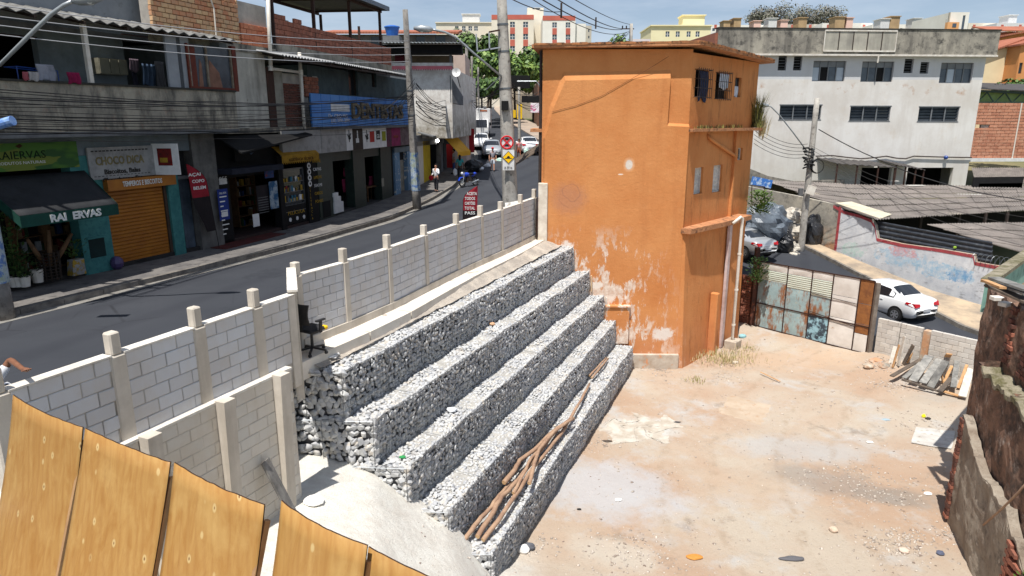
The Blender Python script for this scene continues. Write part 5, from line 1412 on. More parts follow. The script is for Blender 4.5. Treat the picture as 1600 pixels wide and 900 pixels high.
text('lettering','DENTISTAS',mcol('brass_letters',(150,134,100),(120,108,84),scale=5,rough=.5,bump=0),PC,x0_,zd0+.38,1.0,OD+.06,g,width=x1_-x0_,extrude=.05,bold=.03)
r=rect(PC,517,163,546,174,OD);mb=MB();mb.pbox(PC,r[0],r[1],r[2],r[3],OD,OD+.008);mb.build('white_plate',mt_white,g)
text('lettering','Dr. CRO-MG',mt_wl,PC,PC.m(513,184,OD)[0],PC.m(530,184,OD)[1],.24,OD+.01,g,width=1.9)
text('lettering','(31) 3391-2091',mt_wl,PC,PC.m(517,191,OD)[0],PC.m(530,191,OD)[1],.24,OD+.01,g,width=1.9)
wz=[rect(PC,545,108,559,149,.0),rect(PC,581,114,588,136,.0)]
shell(bC,PC,-.2,PC.len,9.55,12.2,5,mcol('blue_green_render',(112,132,136),(88,104,108),scale=1.3,streak=(L((56,62,64)),2.5,.5)),wz,name='upper_wall')
for h in wz:
 mb=MB();mb.pbox(PC,h[0],h[1],h[2],h[3],-.24,-.2);wo=mb.build('window',mt_glass,bC)
 mb=MB();mb.pbox(PC,h[0],h[0]+.05,h[2],h[3],-.2,-.12);mb.pbox(PC,h[1]-.05,h[1],h[2],h[3],-.2,-.12);mb.build('window_frame',mt_iron,wo)
slab(bC,PC,0,PC.len,9.45,9.6,-.3,.5,mt_greywall,'floor_slab')
TO=1.25
def tf(px,py,o):return PC.m(px,py,o)
zt0=PC.m(560,104,TO)[1]
sRe=PC.m(642,117,TO)[0]
def rA(u):s=-3.6+(sRe+3.6)*u;return PC.p(s,zt0,TO)if s>0 else PB.p(PB.len+s,zt0,TO)
def rB(u):q=rA(u);return Vector((q.x-PC.n.x*1.9,q.y-PC.n.y*1.9,zt0+.35))
corr('tin_roof',mt_tin,rA,rB,62,.035,.01,bC)
mb=MB()
for u in np.linspace(.03,.97,9):mb.bar(rA(u)-Vector((0,0,.1)),rB(u)-Vector((0,0,.1)),.05,.08)
mb.bar(rA(.01)-Vector((0,0,.12)),rA(.99)-Vector((0,0,.12)),.06,.08);mb.build('rafters',mt_iron,bC)
OP_=-.75
zp0=zt0+.22
slab(bC,PB,sB(428,40,OP_),PB.len+.05,zp0,zp0+.5,OP_-.3,OP_,mt_stain,'terrace_beam')
slab(bC,PC,0,PC.m(612,100,OP_)[0],zp0,zp0+.5,OP_-.3,OP_,mt_stain,'terrace_beam')
zq=zp0+.5
def topz(px):return None
sB0=sB(430,30,OP_)
mb=MB();mb.pbox(PB,sB0,PB.len,zq,zq+1.05,OP_-.22,OP_-.12);mb.pbox(PC,0,PC.m(612,90,OP_)[0],zq,zq+.95,OP_-.22,OP_-.12);mb.build('mortar_bed',mt_mortar,bC)
lay_blocks(bC,PB,sB0,PB.len,zq,zq+1.2,mt_brick_r,th=.12,o=OP_-.09,bl=.29,bh=.19,joint=.015,seed=21,part='brick',jit=.01,skip=lambda a,b,z:z>zq+1.05 and(a>sB0+.5))
lay_blocks(bC,PC,0,PC.m(612,90,OP_)[0],zq,zq+1.2,mt_brick_r,th=.12,o=OP_-.09,bl=.29,bh=.19,joint=.015,seed=22,part='brick',jit=.01,skip=lambda a,b,z:z>zq+1.0 and not(.2<a<.9))
zc=14.55
post=[PB.m(429,30,OP_)[0]-PB.len,PC.m(493,30,OP_)[0],PC.m(550,50,OP_)[0],PC.m(597,60,OP_)[0]]
def pcs(s,z,o):return PC.p(s,z,o)if s>0 else PB.p(PB.len+s,z,o)
zcf=PC.m(597,18,OP_)[1]
zcb=zcf
for s in post:
 mb=MB();mb.bar(pcs(s,zq,OP_-.1),pcs(s,zcf,OP_-.1),.14,.14);mb.build('canopy_post',mt_rustpost,bC)
for s in(PC.m(501,30,OP_-4)[0],PC.m(560,30,OP_-4)[0],post[0]):
 mb=MB();mb.bar(pcs(s,zq-.5,OP_-4),pcs(s,zcf,OP_-4),.14,.14);mb.build('canopy_post',mt_rustpost,bC)
e0,e1=post[0]-3.2,post[-1]+.25
mb=MB();mb.prism([pcs(e0,zcf+.1,OP_+.35),pcs(0,zcf+.1,OP_+.35),pcs(e1,zcf+.1,OP_+.35),pcs(e1,zcf+.22,OP_-4.6),pcs(e0,zcf+.22,OP_-4.6)],(0,0,.06));mb.build('canopy_roof',mcol('grey_roof_underside',(120,112,112),(100,94,94),scale=3),bC)
mb=MB();mb.bar(pcs(0,zcf+.14,OP_+.38),pcs(e1+.05,zcf+.14,OP_+.38),.05,.22);mb.bar(pcs(e0,zcf+.14,OP_+.38),pcs(0,zcf+.14,OP_+.38),.05,.22);mb.bar(pcs(e1,zcf+.14,OP_+.4),pcs(e1,zcf+.26,OP_-4.6),.05,.22);mb.build('canopy_gutter',mcol('blue_grey_gutter',(128,148,172),(104,122,146),scale=3,rough=.4),bC)
mb=MB();mb.bar(pcs(0,zcf,OP_-.1),pcs(e1,zcf,OP_-.1),.1,.14);mb.bar(pcs(e0,zcf,OP_-.1),pcs(0,zcf,OP_-.1),.1,.14);mb.bar(pcs(e0,zcf,OP_-4),pcs(e1,zcf,OP_-4),.1,.14)
for s in post:mb.bar(pcs(s,zcf+.03,OP_),pcs(s,zcf+.1,OP_-4.4),.08,.1)
mb.build('canopy_beams',mt_rustpost,bC)
slab(bC,PC,-2.5,PC.len,zp0-.2,zp0+.02,OP_-5.5,OP_-.3,mt_greywall,'terrace_floor')
for i,(x0,y0,x1,y1,o,lab)in enumerate(((536,262,545,276,-.5,'pink garments hanging highest in the clothes shop doorway'),(535,279,545,299,-.5,'pink garments hanging lower in the clothes shop doorway'),(576,274,592,291,-.6,'folded pink goods on a table in the second clothes shop bay'))):
 r=rect(PC,x0,y0,x1,y1,o);cloth('garments',PC,r[0],r[1],r[2],r[3],o,mcol('pink_garment',(190,50,100),(110,30,60),scale=5),lab,'clothes',folds=6)
for i,(x0,y0,x1,y1)in enumerate(((523,317,537,328),(522,307,529,312),(523,312,533,317))):
 r=rect(PC,x0,y0,x1,y1,.1);z0_=GZ+.16+(0,.78,.5)[i]
 box_thing('carton',['largest white carton at the foot of the first green pillar','topmost small white carton beside the green pillar','middle white carton on the largest one by the green pillar'][i],'box',PC,(r[0],r[1],z0_,z0_+(.5,.2,.28)[i]),-.35,.1,mt_white,'cartons by the green pillar')
r=rect(PC,574,293,594,296,-.3);g=thing('display_table','dark table with folded goods inside the clothes shop','table',tuple(PC.p(r[0],GZ+.16,-.6)))
mb=MB();mb.pbox(PC,r[0],r[1],GZ+.9,GZ+.95,-.9,-.3);mb.build('table_top',mt_wood,g)
for s in(r[0]+.05,r[1]-.1):
 for o in(-.85,-.35):mb=MB();mb.pbox(PC,s,s+.05,GZ+.16,GZ+.9,o,o+.05);mb.build('leg',mt_wood,g)
r=rect(PC,596.5,290,600,297,.3);box_thing('price_card','small pale card stand on the pavement by the third green pillar','sign',PC,(r[0],r[1],6.3,6.75),.3,.32,mt_cream)
r=rect(PC,505,314,517,340,.05);slab(bC,PC,r[0],r[1],GZ+.1,r[3],.03,.05,mt_black,'meter_box')
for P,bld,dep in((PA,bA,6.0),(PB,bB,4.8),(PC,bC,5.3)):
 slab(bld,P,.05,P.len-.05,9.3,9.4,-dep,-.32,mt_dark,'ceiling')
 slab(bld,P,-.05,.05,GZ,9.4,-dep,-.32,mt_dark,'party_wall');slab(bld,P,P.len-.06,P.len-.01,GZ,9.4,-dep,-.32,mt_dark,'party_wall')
slab(bA,PA,-2,PA.len+.6,12.6,12.7,-5.2,-1.6,mt_dark,'room_ceiling')
slab(bA,PA,PA.len+.5,PA.len+.6,9.5,12.7,-5.2,-1.6,mt_dark,'room_wall')
slab(bA,PA,-2.1,PA.len+.9,12.45,12.6,-1.85,-1.4,mt_greywall,'roof_beam')
slab(bA,PB,sE-.35,sE+.02,9.56,12.5,-4,OA-.2,mt_palebl,'end_wall')
SHADE_GRIME=1.0
def poly_wall(P,pts,o0,o1,mb=None):
 """wall piece with an (s, z) outline"""
 mb=mb or MB();mb.prism([P.p(s,z,o0)for s,z in pts],(P.n.x*(o1-o0),P.n.y*(o1-o0),0));return mb
PW=Plane((12.0,51.6),(37.0,53.2))
t=NT('stained_white_render')
X,Y,Z=t.sep()
c=t.mix(t.ramp(t.noise(.35,8,.68),.38,.62),L((220,218,214)),L((204,199,192)))
f=t.noise(1,8,.7,t.mapping(t.P(),(1.4,1.4,.12)))
c=t.mix(t.ramp(f,.50,.74,0,.5),c,L((188,182,174)))
c=t.mix(t.ramp(t.noise(.9,8,.75),.56,.72,0,.5),c,L((202,188,170)))
band=t.math('MULTIPLY',t.ramp(Z,11.6,11.8),t.ramp(Z,12.6,12.3))
sp=t.noise(1.0,6,.6,t.mapping(t.P(),(1.1,1.1,1.1),loc=(3,0,0)))
c=t.mix(t.math('MULTIPLY',band,t.ramp(sp,.58,.68,0,.75)),c,L((176,140,112)))
hi=t.ramp(Z,12.75,12.8)
c=t.mix(t.math('MULTIPLY',hi,.55),c,L((188,194,202)))
t.color(c);t.b.inputs['Roughness'].default_value=.9;t.bump(t.noise(12,6,.7),.2,.02);mt_ware=t.m
mt_parapet=M('weathered_concrete_parapet',L((172,166,152)),L((128,124,116)),.8,.93,.4,14,c3=L((82,80,76)),s3=2.2,t3=(.5,.66),streak=(L((70,68,66)),1.4,.9))
wh=thing('warehouse','big stained white warehouse with grey parapet and louvred windows behind the sheds','building',tuple(PW.p(10,4.6,-5)))
s_l=PW.m(1122,100)[0];s_r=PW.m(1541,90)[0];zpar=PW.m(1400,86)[1];ztop=PW.m(1350,46,.45)[1]
H1=[rect(PW,*q)for q in((1270,95,1321,127),(1346,96,1396,128),(1469,98,1520,130))]
H2=[rect(PW,*q)for q in((1216,87.5,1229,110),(1240,88,1253,110),(1413,92,1427,114),(1438,97,1451,115))]
H3=[rect(PW,*q)for q in((1218,164,1283,187),(1328,166,1391,189),(1435,167,1498,190))]
H4=[rect(PW,*q)for q in((1416,262,1487,300),(1345,262,1392,290))]
mb=MB();wall_holes(mb,PW,s_l,s_r,3.6,ztop-.1,H1+H2+H3+H4,.3)
mb.quad(PW.p(s_r,3.6,0),PW.p(s_r,3.6,-22),PW.p(s_r,ztop-.1,-22),PW.p(s_r,ztop-.1,0))
mb.quad(PW.p(s_l,3.6,-22),PW.p(s_l,3.6,0),PW.p(s_l,ztop-.1,0),PW.p(s_l,ztop-.1,-22))
mb.quad(PW.p(s_l,ztop-1,0),PW.p(s_r,ztop-1,0),PW.p(s_r,ztop-1,-22),PW.p(s_l,ztop-1,-22))
mb.build('wall',mt_ware,wh)
mb=MB();mb.pbox(PW,s_l,s_r,3.6,ztop-1.2,-3.2,-3.0);mb.build('inner_wall',mt_dark,wh)
mb=MB();mb.pbox(PW,s_l-.3,s_r+.45,zpar,ztop,-.1,.45);mb.build('parapet',mt_parapet,wh)
mb=MB();mb.pbox(PW,s_l-.35,s_r+.5,ztop,ztop+.08,-.2,.5);mb.build('parapet_cap',mcol('black_mossy_cap',(66,64,60),(44,44,42),scale=2),wh)
mb=MB();mb.pbox(PW,s_l-.32,s_r+.5,zpar-.12,zpar,-.1,.52);mb.build('parapet_lip',mt_capwhite,wh)
mb=MB();a,b=PW.p(s_l-.3,ztop-.3,.4),PW.p(s_l-1.5,ztop-.3,-20)
mb.prism([a,PW.p(s_l-1.3,ztop-.3,-20),PW.p(s_l-1.3,4,-20),PW.p(s_l-.3,4,0)],(-.2,0,0));mb.build('side_wall',mt_brick_r,wh)
r=rect(PW,1288,48,1400,80,.5);g=thing('sign_frame','empty white framed sign panel fixed on the warehouse parapet','sign',tuple(PW.p(r[0],r[2],.5)))
mb=MB();mb.pbox(PW,r[0],r[1],r[2],r[3],.46,.5);mb.build('panel',M('bleached_grey_panel',L((186,182,168)),L((158,154,144)),1,.9,.3,streak=(L((104,102,98)),1.6,.7)),g)
for k in range(6):s=r[0]+(r[1]-r[0])*k/5;mb=MB();mb.pbox(PW,s-.03,s+.03,r[2],r[3],.5,.54);mb.build('frame_bar',mt_capwhite if k in(0,5)else mt_iron,g)
mb=MB();mb.pbox(PW,r[0],r[1],r[2]-.05,r[2]+.05,.5,.55);mb.build('frame_bar',mt_capwhite,g);mb=MB();mb.pbox(PW,r[0],r[1],r[3]-.05,r[3]+.05,.5,.55);mb.build('frame_bar',mt_capwhite,g)
mb=MB();s=PW.m(1373,84,.5)[0];mb.tube([PW.p(s,zpar,.55),PW.p(s,zpar-.6,.5)],.06,6);mb.build('spout',mt_whitep,g)
mt_alg=mcol('grey_aluminium_frame',(120,124,128),(100,104,108),rough=.5,bump=0)
mt_gl2=mcol('grey_office_glass',(84,96,108),(60,70,82),scale=.8,rough=.15,bump=0)
for i,h in enumerate(H1):
 mb=MB();mb.pbox(PW,h[0],h[1],h[2],h[3],-.28,-.24);wo=mb.build('window',mt_gl2,wh)
 mb=MB();mb.pbox(PW,h[0],h[1],h[3]-.42,h[3],-.24,-.2);mb.build('top_panel',mt_alg,wo)
 for k in range(4):
  a=h[0]+(h[1]-h[0])*k/4;b=a+(h[1]-h[0])/4
  if i<2 and k==(2 if i==1 else 1):mb=MB();mb.pbox(PW,a,b,h[2]+.03,h[3]-.44,-.235,-.23);mb.build('open_gap',mt_dark,wo);continue
  mb=MB();mb.pbox(PW,a+.05,b-.05,h[2]+.05,h[3]-.46,-.235,-.21);mb.build('pane',mt_gl2 if(i+k)%3 else mcol('pale_reflecting_pane',(170,182,194),rough=.2,bump=0),wo)
 mb=MB()
 for k in range(5):s=h[0]+(h[1]-h[0])*k/4;mb.pbox(PW,s-.035,s+.035,h[2],h[3],-.21,-.15)
 mb.pbox(PW,h[0],h[1],h[2]-.03,h[2]+.05,-.21,-.14);mb.build('frame',mt_alg,wo)
for i,h in enumerate(H2):
 mb=MB();mb.pbox(PW,h[0],h[1],h[2],h[3],-.28,-.24);wo=mb.build('window',mt_dark,wh)
 for k in range(5):z=h[2]+(h[3]-h[2])*(k+.5)/5;mb=MB();mb.box(PW.p((h[0]+h[1])/2,z,-.17),(h[1]-h[0],.14,.02),rz=PW.ang,rx=0.0);mb.build('louvre',mt_alg,wo)
for i,h in enumerate(H3):
 mb=MB();mb.pbox(PW,h[0],h[1],h[2],h[3],-.28,-.24);wo=mb.build('window',mt_dark,wh)
 for k in range(5):
  z=h[2]+(h[3]-h[2])*(k+.5)/5
  for c_ in range(3):
   a=h[0]+(h[1]-h[0])*c_/3;b=a+(h[1]-h[0])/3
   mb=MB();mb.prism([PW.p(a+.03,z-.09,-.2),PW.p(b-.03,z-.09,-.2),PW.p(b-.03,z+.06,-.1),PW.p(a+.03,z+.06,-.1)],(0,0,.015));mb.build('louvre',mt_gl2,wo)
 mb=MB()
 for k in range(4):s=h[0]+(h[1]-h[0])*k/3;mb.pbox(PW,s-.04,s+.04,h[2],h[3],-.12,-.05)
 mb.pbox(PW,h[0]-.05,h[1]+.05,h[2]-.05,h[2]+.02,-.1,.02);mb.pbox(PW,h[0]-.05,h[1]+.05,h[3]-.02,h[3]+.05,-.1,.02);mb.build('frame',mt_alg,wo)
mb=MB();q=[PW.p(PW.m(px,py,.12)[0],PW.m(px,py,.12)[1],.12)for px,py in((1275,244),(1300,243),(1325,246),(1345,248),(1370,246),(1385,244),(1400,247),(1415,248),(1428,244),(1460,245),(1500,246),(1518,246))]
mb.tube(q,.05,6);mb.build('cable_run',mt_iron,wh)
g=thing('wall_camera','tiny blue bundle of wires on the warehouse wall cable','fixture',tuple(PW.p(PW.m(1478,245)[0],7,.1)));mb=MB();mb.sphere(PW.p(PW.m(1478,246,.2)[0],PW.m(1478,246,.2)[1],.2),.16,8,5);mb.build('box',mcol('blue_plastic',(0,0,0)),g)
mb=MB();r=rect(PW,1510,144,1522,158,.2)
for(x0,y0,x1,y1,o,nm)in((1308,256,1402,262,3.0,'dark sagging lean-to roof at the foot of the warehouse'),(1401,258,1446,266,2.4,'small rusty steel porch by the warehouse opening')):
 r0=PW.m(x0,y0,o);r1=PW.m(x1,y1,o);g=thing('lean_to',nm,'roof',tuple(PW.p(r0[0],5,o/2)))
 mb=MB();mb.sheet(lambda u,v:PW.p(r0[0]+(r1[0]-r0[0])*u,(r0[1]+(r1[1]-r0[1])*u)+.25*(1-v)+.03*math.sin(u*50),o*v),50,3,(0,0,.03));mb.build('roof_sheet',mcol('dark_old_tin',(84,80,78),(60,58,58),scale=2),g)
 for u in(.02,.35,.7,.98):a=PW.p(r0[0]+(r1[0]-r0[0])*u,r0[1]+(r1[1]-r0[1])*u,o-.1);mb=MB();mb.bar(a,Vector((a.x,a.y,4.4)),.09);mb.build('post',mt_rustpost,g)
mb=MB();wall=PW
g=thing('low_wall','low grey weathered wall behind the shed roofs at the warehouse foot','wall',(20,50,5));mb=MB()
aa=[aty(x,y,d)for x,y,d in((1168,262,47),(1200,275,47.5),(1240,283,48),(1320,281,50))]
bb=[p-Vector((0,0,2.2))for p in aa]
mb.add(aa+bb,[(0,4,5,1),(1,5,6,2),(2,6,7,3)]);mb.add([p+Vector((0,.25,0))for p in aa]+[p+Vector((0,.25,0))for p in bb],[(1,5,4,0),(2,6,5,1),(3,7,6,2)])
for i in range(3):mb.quad(aa[i],aa[i+1],aa[i+1]+Vector((0,.25,0)),aa[i]+Vector((0,.25,0)))
mb.build('wall_body',mt_parapet,g)
PH=Plane(PW.p(s_r+.02,0,-.3)[:2],PW.p(s_r+14,0,-.1)[:2])
bh=thing('brick_hall','red brick hall with green steel truss gable right of the warehouse','building',tuple(PH.p(3,4,-3)))
zb_,zt_=PH.m(1560,247)[1],PH.m(1560,161)[1]
h_=rect(PH,1524,194,1533,202)
mb=MB();wall_holes(mb,PH,0,13,zb_,zt_,[h_],.2);mb.quad(PH.p(0,zb_,-10),PH.p(0,zb_,0),PH.p(0,zt_,0),PH.p(0,zt_,-10));mb.build('wall_backing',mt_mortar,bh)
lay_blocks(bh,PH,0,6.6,zb_,zt_,brickm('hall_brick',L((190,130,102)),L((166,108,84)),L((204,160,134))),th=.12,o=.07,bl=.62,bh=.2,joint=.03,seed=61,part='brick',jit=.008,skip=lambda a,b,z:a<h_[1]and b>h_[0]and h_[2]<z<h_[3])
mb=MB();s=PH.m(1587,200)[0];mb.tube([PH.p(s,zb_,.18),PH.p(s,zt_,.18)],.05,6);mb.build('drain_pipe',mt_whitep,bh)
mb=MB();mb.pbox(PH,-.2,13,zb_-.25,zb_,-.2,.3);mb.build('white_beam',mt_white,bh)
zt2=PH.m(1560,142)[1]
mb=MB();mb.pbox(PH,0.1,13,zt_,zt2,-.3,-.25);mb.build('green_sheeting',mcol('yellow_green_sheet',(150,168,110),(128,150,90),scale=2),bh)
mb=MB();mb.bar(PH.p(0,zt_+.05,.05),PH.p(13,zt_+.05,.05),.1);mb.bar(PH.p(0,zt2,.05),PH.p(13,zt2-.5,.05),.16)
for k in range(9):mb.bar(PH.p(k*1.4,zt_,.05),PH.p(k*1.4+.7,zt2-.1,.05),.07);mb.bar(PH.p(k*1.4+.7,zt2-.1,.05),PH.p(k*1.4+1.4,zt_,.05),.07)
mb.build('truss',mcol('dark_green_steel',(40,62,50),(32,50,42),rough=.5,bump=0),bh)
mb=MB();mb.prism([PH.p(-.3,zt2+.1,.3),PH.p(13,zt2-.4,.3),PH.p(13,zt2+.8,-9),PH.p(-.3,zt2+1.2,-9)],(0,0,.08));mb.build('roof',mcol('dark_old_tin',(0,0,0)),bh)
for nm,px,z in(('grey corrugated lean-to roof under the brick hall',[(1518,262),(1600,262),(1600,276),(1522,277)],5.6),('narrow rusty edged roof at the foot of the brick hall',[(1524,278),(1600,279),(1600,286),(1530,287)],5.0)):
 q=[atz(x,y,z)for x,y in px];q=[aty(x,y,50.5-2.0*(i>1))for i,(x,y)in enumerate(px)]
 g=thing('tin_roof',nm,'roof',tuple(q[0]));corr('roof_sheet',mcol('grey_brown_fibre_cement',(138,130,124),(108,102,98),scale=1.2,c3=L((84,80,78)),s3=3),lambda u,q=q:q[3].lerp(q[2],u),lambda u,q=q:q[0].lerp(q[1],u),24,.03,.015,g)
 mb=MB();mb.prism([q[3],q[2],q[2]-Vector((0,0,.9)),q[3]-Vector((0,0,.9))],(0,.1,0));mb.build('wall',mt_dark if 'grey' in nm else mt_parapet,g)
t=NT('old_fibre_cement')
c=t.mix(t.ramp(t.noise(.5,8,.7),.36,.64),L((146,138,132)),L((112,106,102)))
c=t.mix(t.ramp(t.noise(3,8,.75),.52,.72,0,.7),c,L((84,80,78)))
c=t.mix(t.ramp(t.noise(1,8,.75,t.mapping(t.P(),(.7,3,1))),.6,.74,0,.7),c,L((168,150,132)))
c=t.mix(t.ramp(t.noise(.45,8,.6,t.mapping(t.P(),loc=(5,2,0))),.64,.70,0,.6),c,L((196,186,166)))
t.color(c);t.b.inputs['Roughness'].default_value=.92;t.bump(t.noise(20,6,.7),.4,.01);mt_fc=t.m
def shed_roof(nm,q,rows,cols,lip=.04,seed=0,mat=None):
 """q: front-left, front-right, back-right, back-left; laid as overlapping corrugated sheets, each a piece"""
 g=thing('shed_roof',nm,'roof',tuple(q[0]));rq=random.Random(seed)
 for r_ in range(rows):
  for c_ in range(cols):
   u0,u1=c_/cols,(c_+1)/cols+.004;v0,v1=max(0,r_/rows-.012),(r_+1)/rows
   dz=rq.uniform(0,.02);dv=rq.uniform(-.006,.006)
   def f(u,v):
    U=u0+(u1-u0)*u;V=v0+(v1-v0)*v+dv
    return q[0].lerp(q[1],U).lerp(q[3].lerp(q[2],U),V)+Vector((0,0,.035*math.sin(u*6*2*math.pi)+dz+(rows-r_)*0+.05*(1-v)))
   mb=MB();mb.sheet(f,24,1,(0,0,-.015));mb.build('roof_sheet',mat or mt_fc,g)
 return g
V=lambda p:Vector(p)
q=[aty(1368,345,35.8),aty(1640,327,40.5),aty(1640,291,49.5),aty(1318,288,49.5)]
g1=shed_roof('largest grey corrugated shed roof between the graffiti wall and the warehouse',q,6,12,seed=1)
q2=[aty(1306,322,38.5),aty(1366,343,36),aty(1316,287,49.6),aty(1190,281,47.5)]
shed_roof('left wing of the corrugated shed roofs, beside the grey back wall',q2,6,5,seed=2)
q3=[aty(1556,384,33.2),aty(1680,420,32.5),aty(1680,345,37),aty(1448,351,37)]
shed_roof('lower grey corrugated roof in front, right of the black sheet fence',q3,4,9,seed=3)
g=thing('shed_posts','row of thin dark posts carrying the upper shed roof','frame',tuple(aty(1450,360,37)))
for x,yt,yb in((1440,337,352),(1500,334,356),(1541,333,345),(1575,332,345)):
 a=aty(x,yt,38.4);mb=MB();mb.bar(a,Vector((a.x,a.y,a.z-1.6)),.12);mb.build('post',mt_iron,g)
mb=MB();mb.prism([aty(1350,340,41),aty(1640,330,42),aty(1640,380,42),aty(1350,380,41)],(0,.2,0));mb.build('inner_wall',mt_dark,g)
mt_scrap=mcol('pale_scrap_board',(206,204,198),(176,172,166),scale=4)
for(x,y,w,h,a,lab)in((1430,292,1.3,.5,.1,'white broken sheet lying on the big shed roof, left one'),(1513,306,1.5,.35,-.15,'long pale sheet lying on the big shed roof, centre'),(1487,319,.9,.3,.3,'small pale scrap lying on the big shed roof, lowest'),(1395,285,.8,.3,0,'grey scrap board lying high on the big shed roof')):
 p=aty(x,y,36+(345-y)*.24);mb=MB();mb.box(p+Vector((0,0,.1)),(w,h,.04),rz=a);tag(mb.build('scrap_board',mt_scrap),lab,'board','scraps on the shed roof')
mb=MB();q=[aty(x,y,d)for x,y,d in((1305,320,39),(1330,318,39.5),(1393,338,37),(1375,345,36.2))];mb.prism([p+Vector((0,0,.09))for p in q],(0,0,.03));tag(mb.build('roof_patch',mcol('cream_patch_sheet',(206,198,176),(184,176,156),scale=2)),'cream coloured patch sheet at the front edge of the shed roofs','sheet')
PK=Plane((13.6,48.6),(23.9,27.8))
t=NT('old_back_wall')
c=t.mix(t.ramp(t.noise(.8,8,.7),.36,.62),L((188,180,164)),L((142,138,130)))
c=t.mix(t.ramp(t.noise(2.6,8,.75),.52,.68,0,.75),c,L((92,90,84)))
X,Y,Z=t.sep()
c=t.mix(t.math('MULTIPLY',t.ramp(Z,3.9,3.0),t.ramp(t.noise(1.2,6,.7),.4,.6,0,.8)),c,L((196,140,96)))
t.color(c);t.b.inputs['Roughness'].default_value=.93;t.bump(t.noise(12,8,.7),.5,.03);mt_bk=t.m
t=NT('peeling_white_graffiti_wall')
c=t.mix(t.ramp(t.noise(1.4,8,.7),.35,.65),L((226,228,230)),L((196,200,206)))
sk=t.noise(1,9,.78,t.mapping(t.P(),(2,2,5)))
c=t.mix(t.ramp(sk,.55,.66,0,.75),c,L((120,120,122)))
for(px,py,rx,rz,col,sd)in((1405,402,1.3,.55,(150,190,214),1),(1470,425,1.5,.5,(140,186,214),2),(1497,432,.6,.4,(96,150,196),3),(1330,390,.8,.4,(178,210,200),4),(1408,393,1.0,.28,(214,140,140),5)):
 s,z=PK.m(px,py,.1);w=PK.p(s,z,.1)
 v=t.mapping(t.P(),loc=(-w.x,-w.y,-w.z));v=t.mapping(v,scale=(1/rx,1/rx,1/rz))
 ln=t.node('ShaderNodeVectorMath',operation='LENGTH');t.l.new(v,ln.inputs[0])
 d=t.math('ADD',ln.outputs['Value'],t.math('MULTIPLY',t.math('SUBTRACT',t.noise(2.2,4,.6,t.mapping(t.P(),loc=(sd,sd,0))),.5),2.4))
 fct=t.math('MULTIPLY',t.ramp(d,1.0,.85),t.ramp(t.noise(5,8,.8,t.mapping(t.P(),loc=(sd,0,0))),.42,.6,.1,.85))
 c=t.mix(fct,c,L(col))
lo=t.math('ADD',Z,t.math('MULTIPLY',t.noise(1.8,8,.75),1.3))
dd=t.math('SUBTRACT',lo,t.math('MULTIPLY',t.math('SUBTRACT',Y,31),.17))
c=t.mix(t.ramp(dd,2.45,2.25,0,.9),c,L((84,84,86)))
t.color(c);t.b.inputs['Roughness'].default_value=.9;t.bump(sk,.5,.02);mt_gr=t.m
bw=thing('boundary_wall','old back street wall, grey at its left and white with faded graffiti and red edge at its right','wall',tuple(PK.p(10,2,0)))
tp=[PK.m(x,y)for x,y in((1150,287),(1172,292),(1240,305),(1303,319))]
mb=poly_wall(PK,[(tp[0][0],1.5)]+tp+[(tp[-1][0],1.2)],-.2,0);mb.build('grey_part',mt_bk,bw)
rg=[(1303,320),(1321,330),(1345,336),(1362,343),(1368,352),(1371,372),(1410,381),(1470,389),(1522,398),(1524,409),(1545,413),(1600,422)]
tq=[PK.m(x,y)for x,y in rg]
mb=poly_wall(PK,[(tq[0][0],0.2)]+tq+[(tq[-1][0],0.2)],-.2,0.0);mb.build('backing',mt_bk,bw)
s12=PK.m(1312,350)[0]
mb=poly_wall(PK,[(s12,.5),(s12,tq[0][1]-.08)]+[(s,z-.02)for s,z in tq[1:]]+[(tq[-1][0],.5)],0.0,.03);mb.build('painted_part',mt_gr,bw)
mt_redl=mcol('faded_red_line',(178,72,78),(150,70,74),scale=3,c3=L((190,170,168)),s3=5,t3=(.6,.68))
mb=MB()
for(a,b)in zip(tq[:-1],tq[1:]):mb.prism([PK.p(a[0],a[1]-.16,.031),PK.p(b[0],b[1]-.16,.031),PK.p(b[0],b[1]+.0,.031),PK.p(a[0],a[1]+.0,.031)],PK.n.to_3d()*.01)
mb.pbox(PK,s12-.14,s12+.02,2.0,tq[0][1]-.05,.0,.045);mb.build('red_edge',mt_redl,bw)
bs=thing('sheet_fence','dark blue black corrugated sheet fence above the graffiti wall','fence',tuple(PK.p(tq[5][0],4,-.2)))
q=[PK.m(1372,345,-.3),PK.m(1552,378,-.3),PK.m(1553,406,-.3),PK.m(1371,373,-.3)]
for k in range(5):
 def f(u,v,k=k):
  U=(k+u)/5;a=(q[0][0]+(q[1][0]-q[0][0])*U,q[0][1]+(q[1][1]-q[0][1])*U);b=(q[3][0]+(q[2][0]-q[3][0])*U,q[3][1]+(q[2][1]-q[3][1])*U-.25)
  return PK.p(a[0]+(b[0]-a[0])*v,a[1]+(b[1]-a[1])*v,-.25+.03*math.sin(v*5*6.283)+.012*(k%2))
 mb=MB();mb.sheet(f,2,30,PK.n.to_3d()*.012);mb.build('sheet',mcol('black_blue_sheet',(58,64,72),(42,46,54),scale=1.2,rough=.5,c3=L((92,96,100)),s3=4),bs)
for px,lab in((1493,'lime green splash of paint on the black sheet fence'),):
 r=rect(PK,px-5,382,px+5,391,-.2);mb=MB();mb.sphere(PK.p((r[0]+r[1])/2,(r[2]+r[3])/2,-.15),(.09,.06,.07),8,5);tag(mb.build('plant_tuft',M('lime_leaf',(.3,.45,.05),(.2,.35,.04),8)),'bright lime green tuft hanging on the black sheet fence','plant')
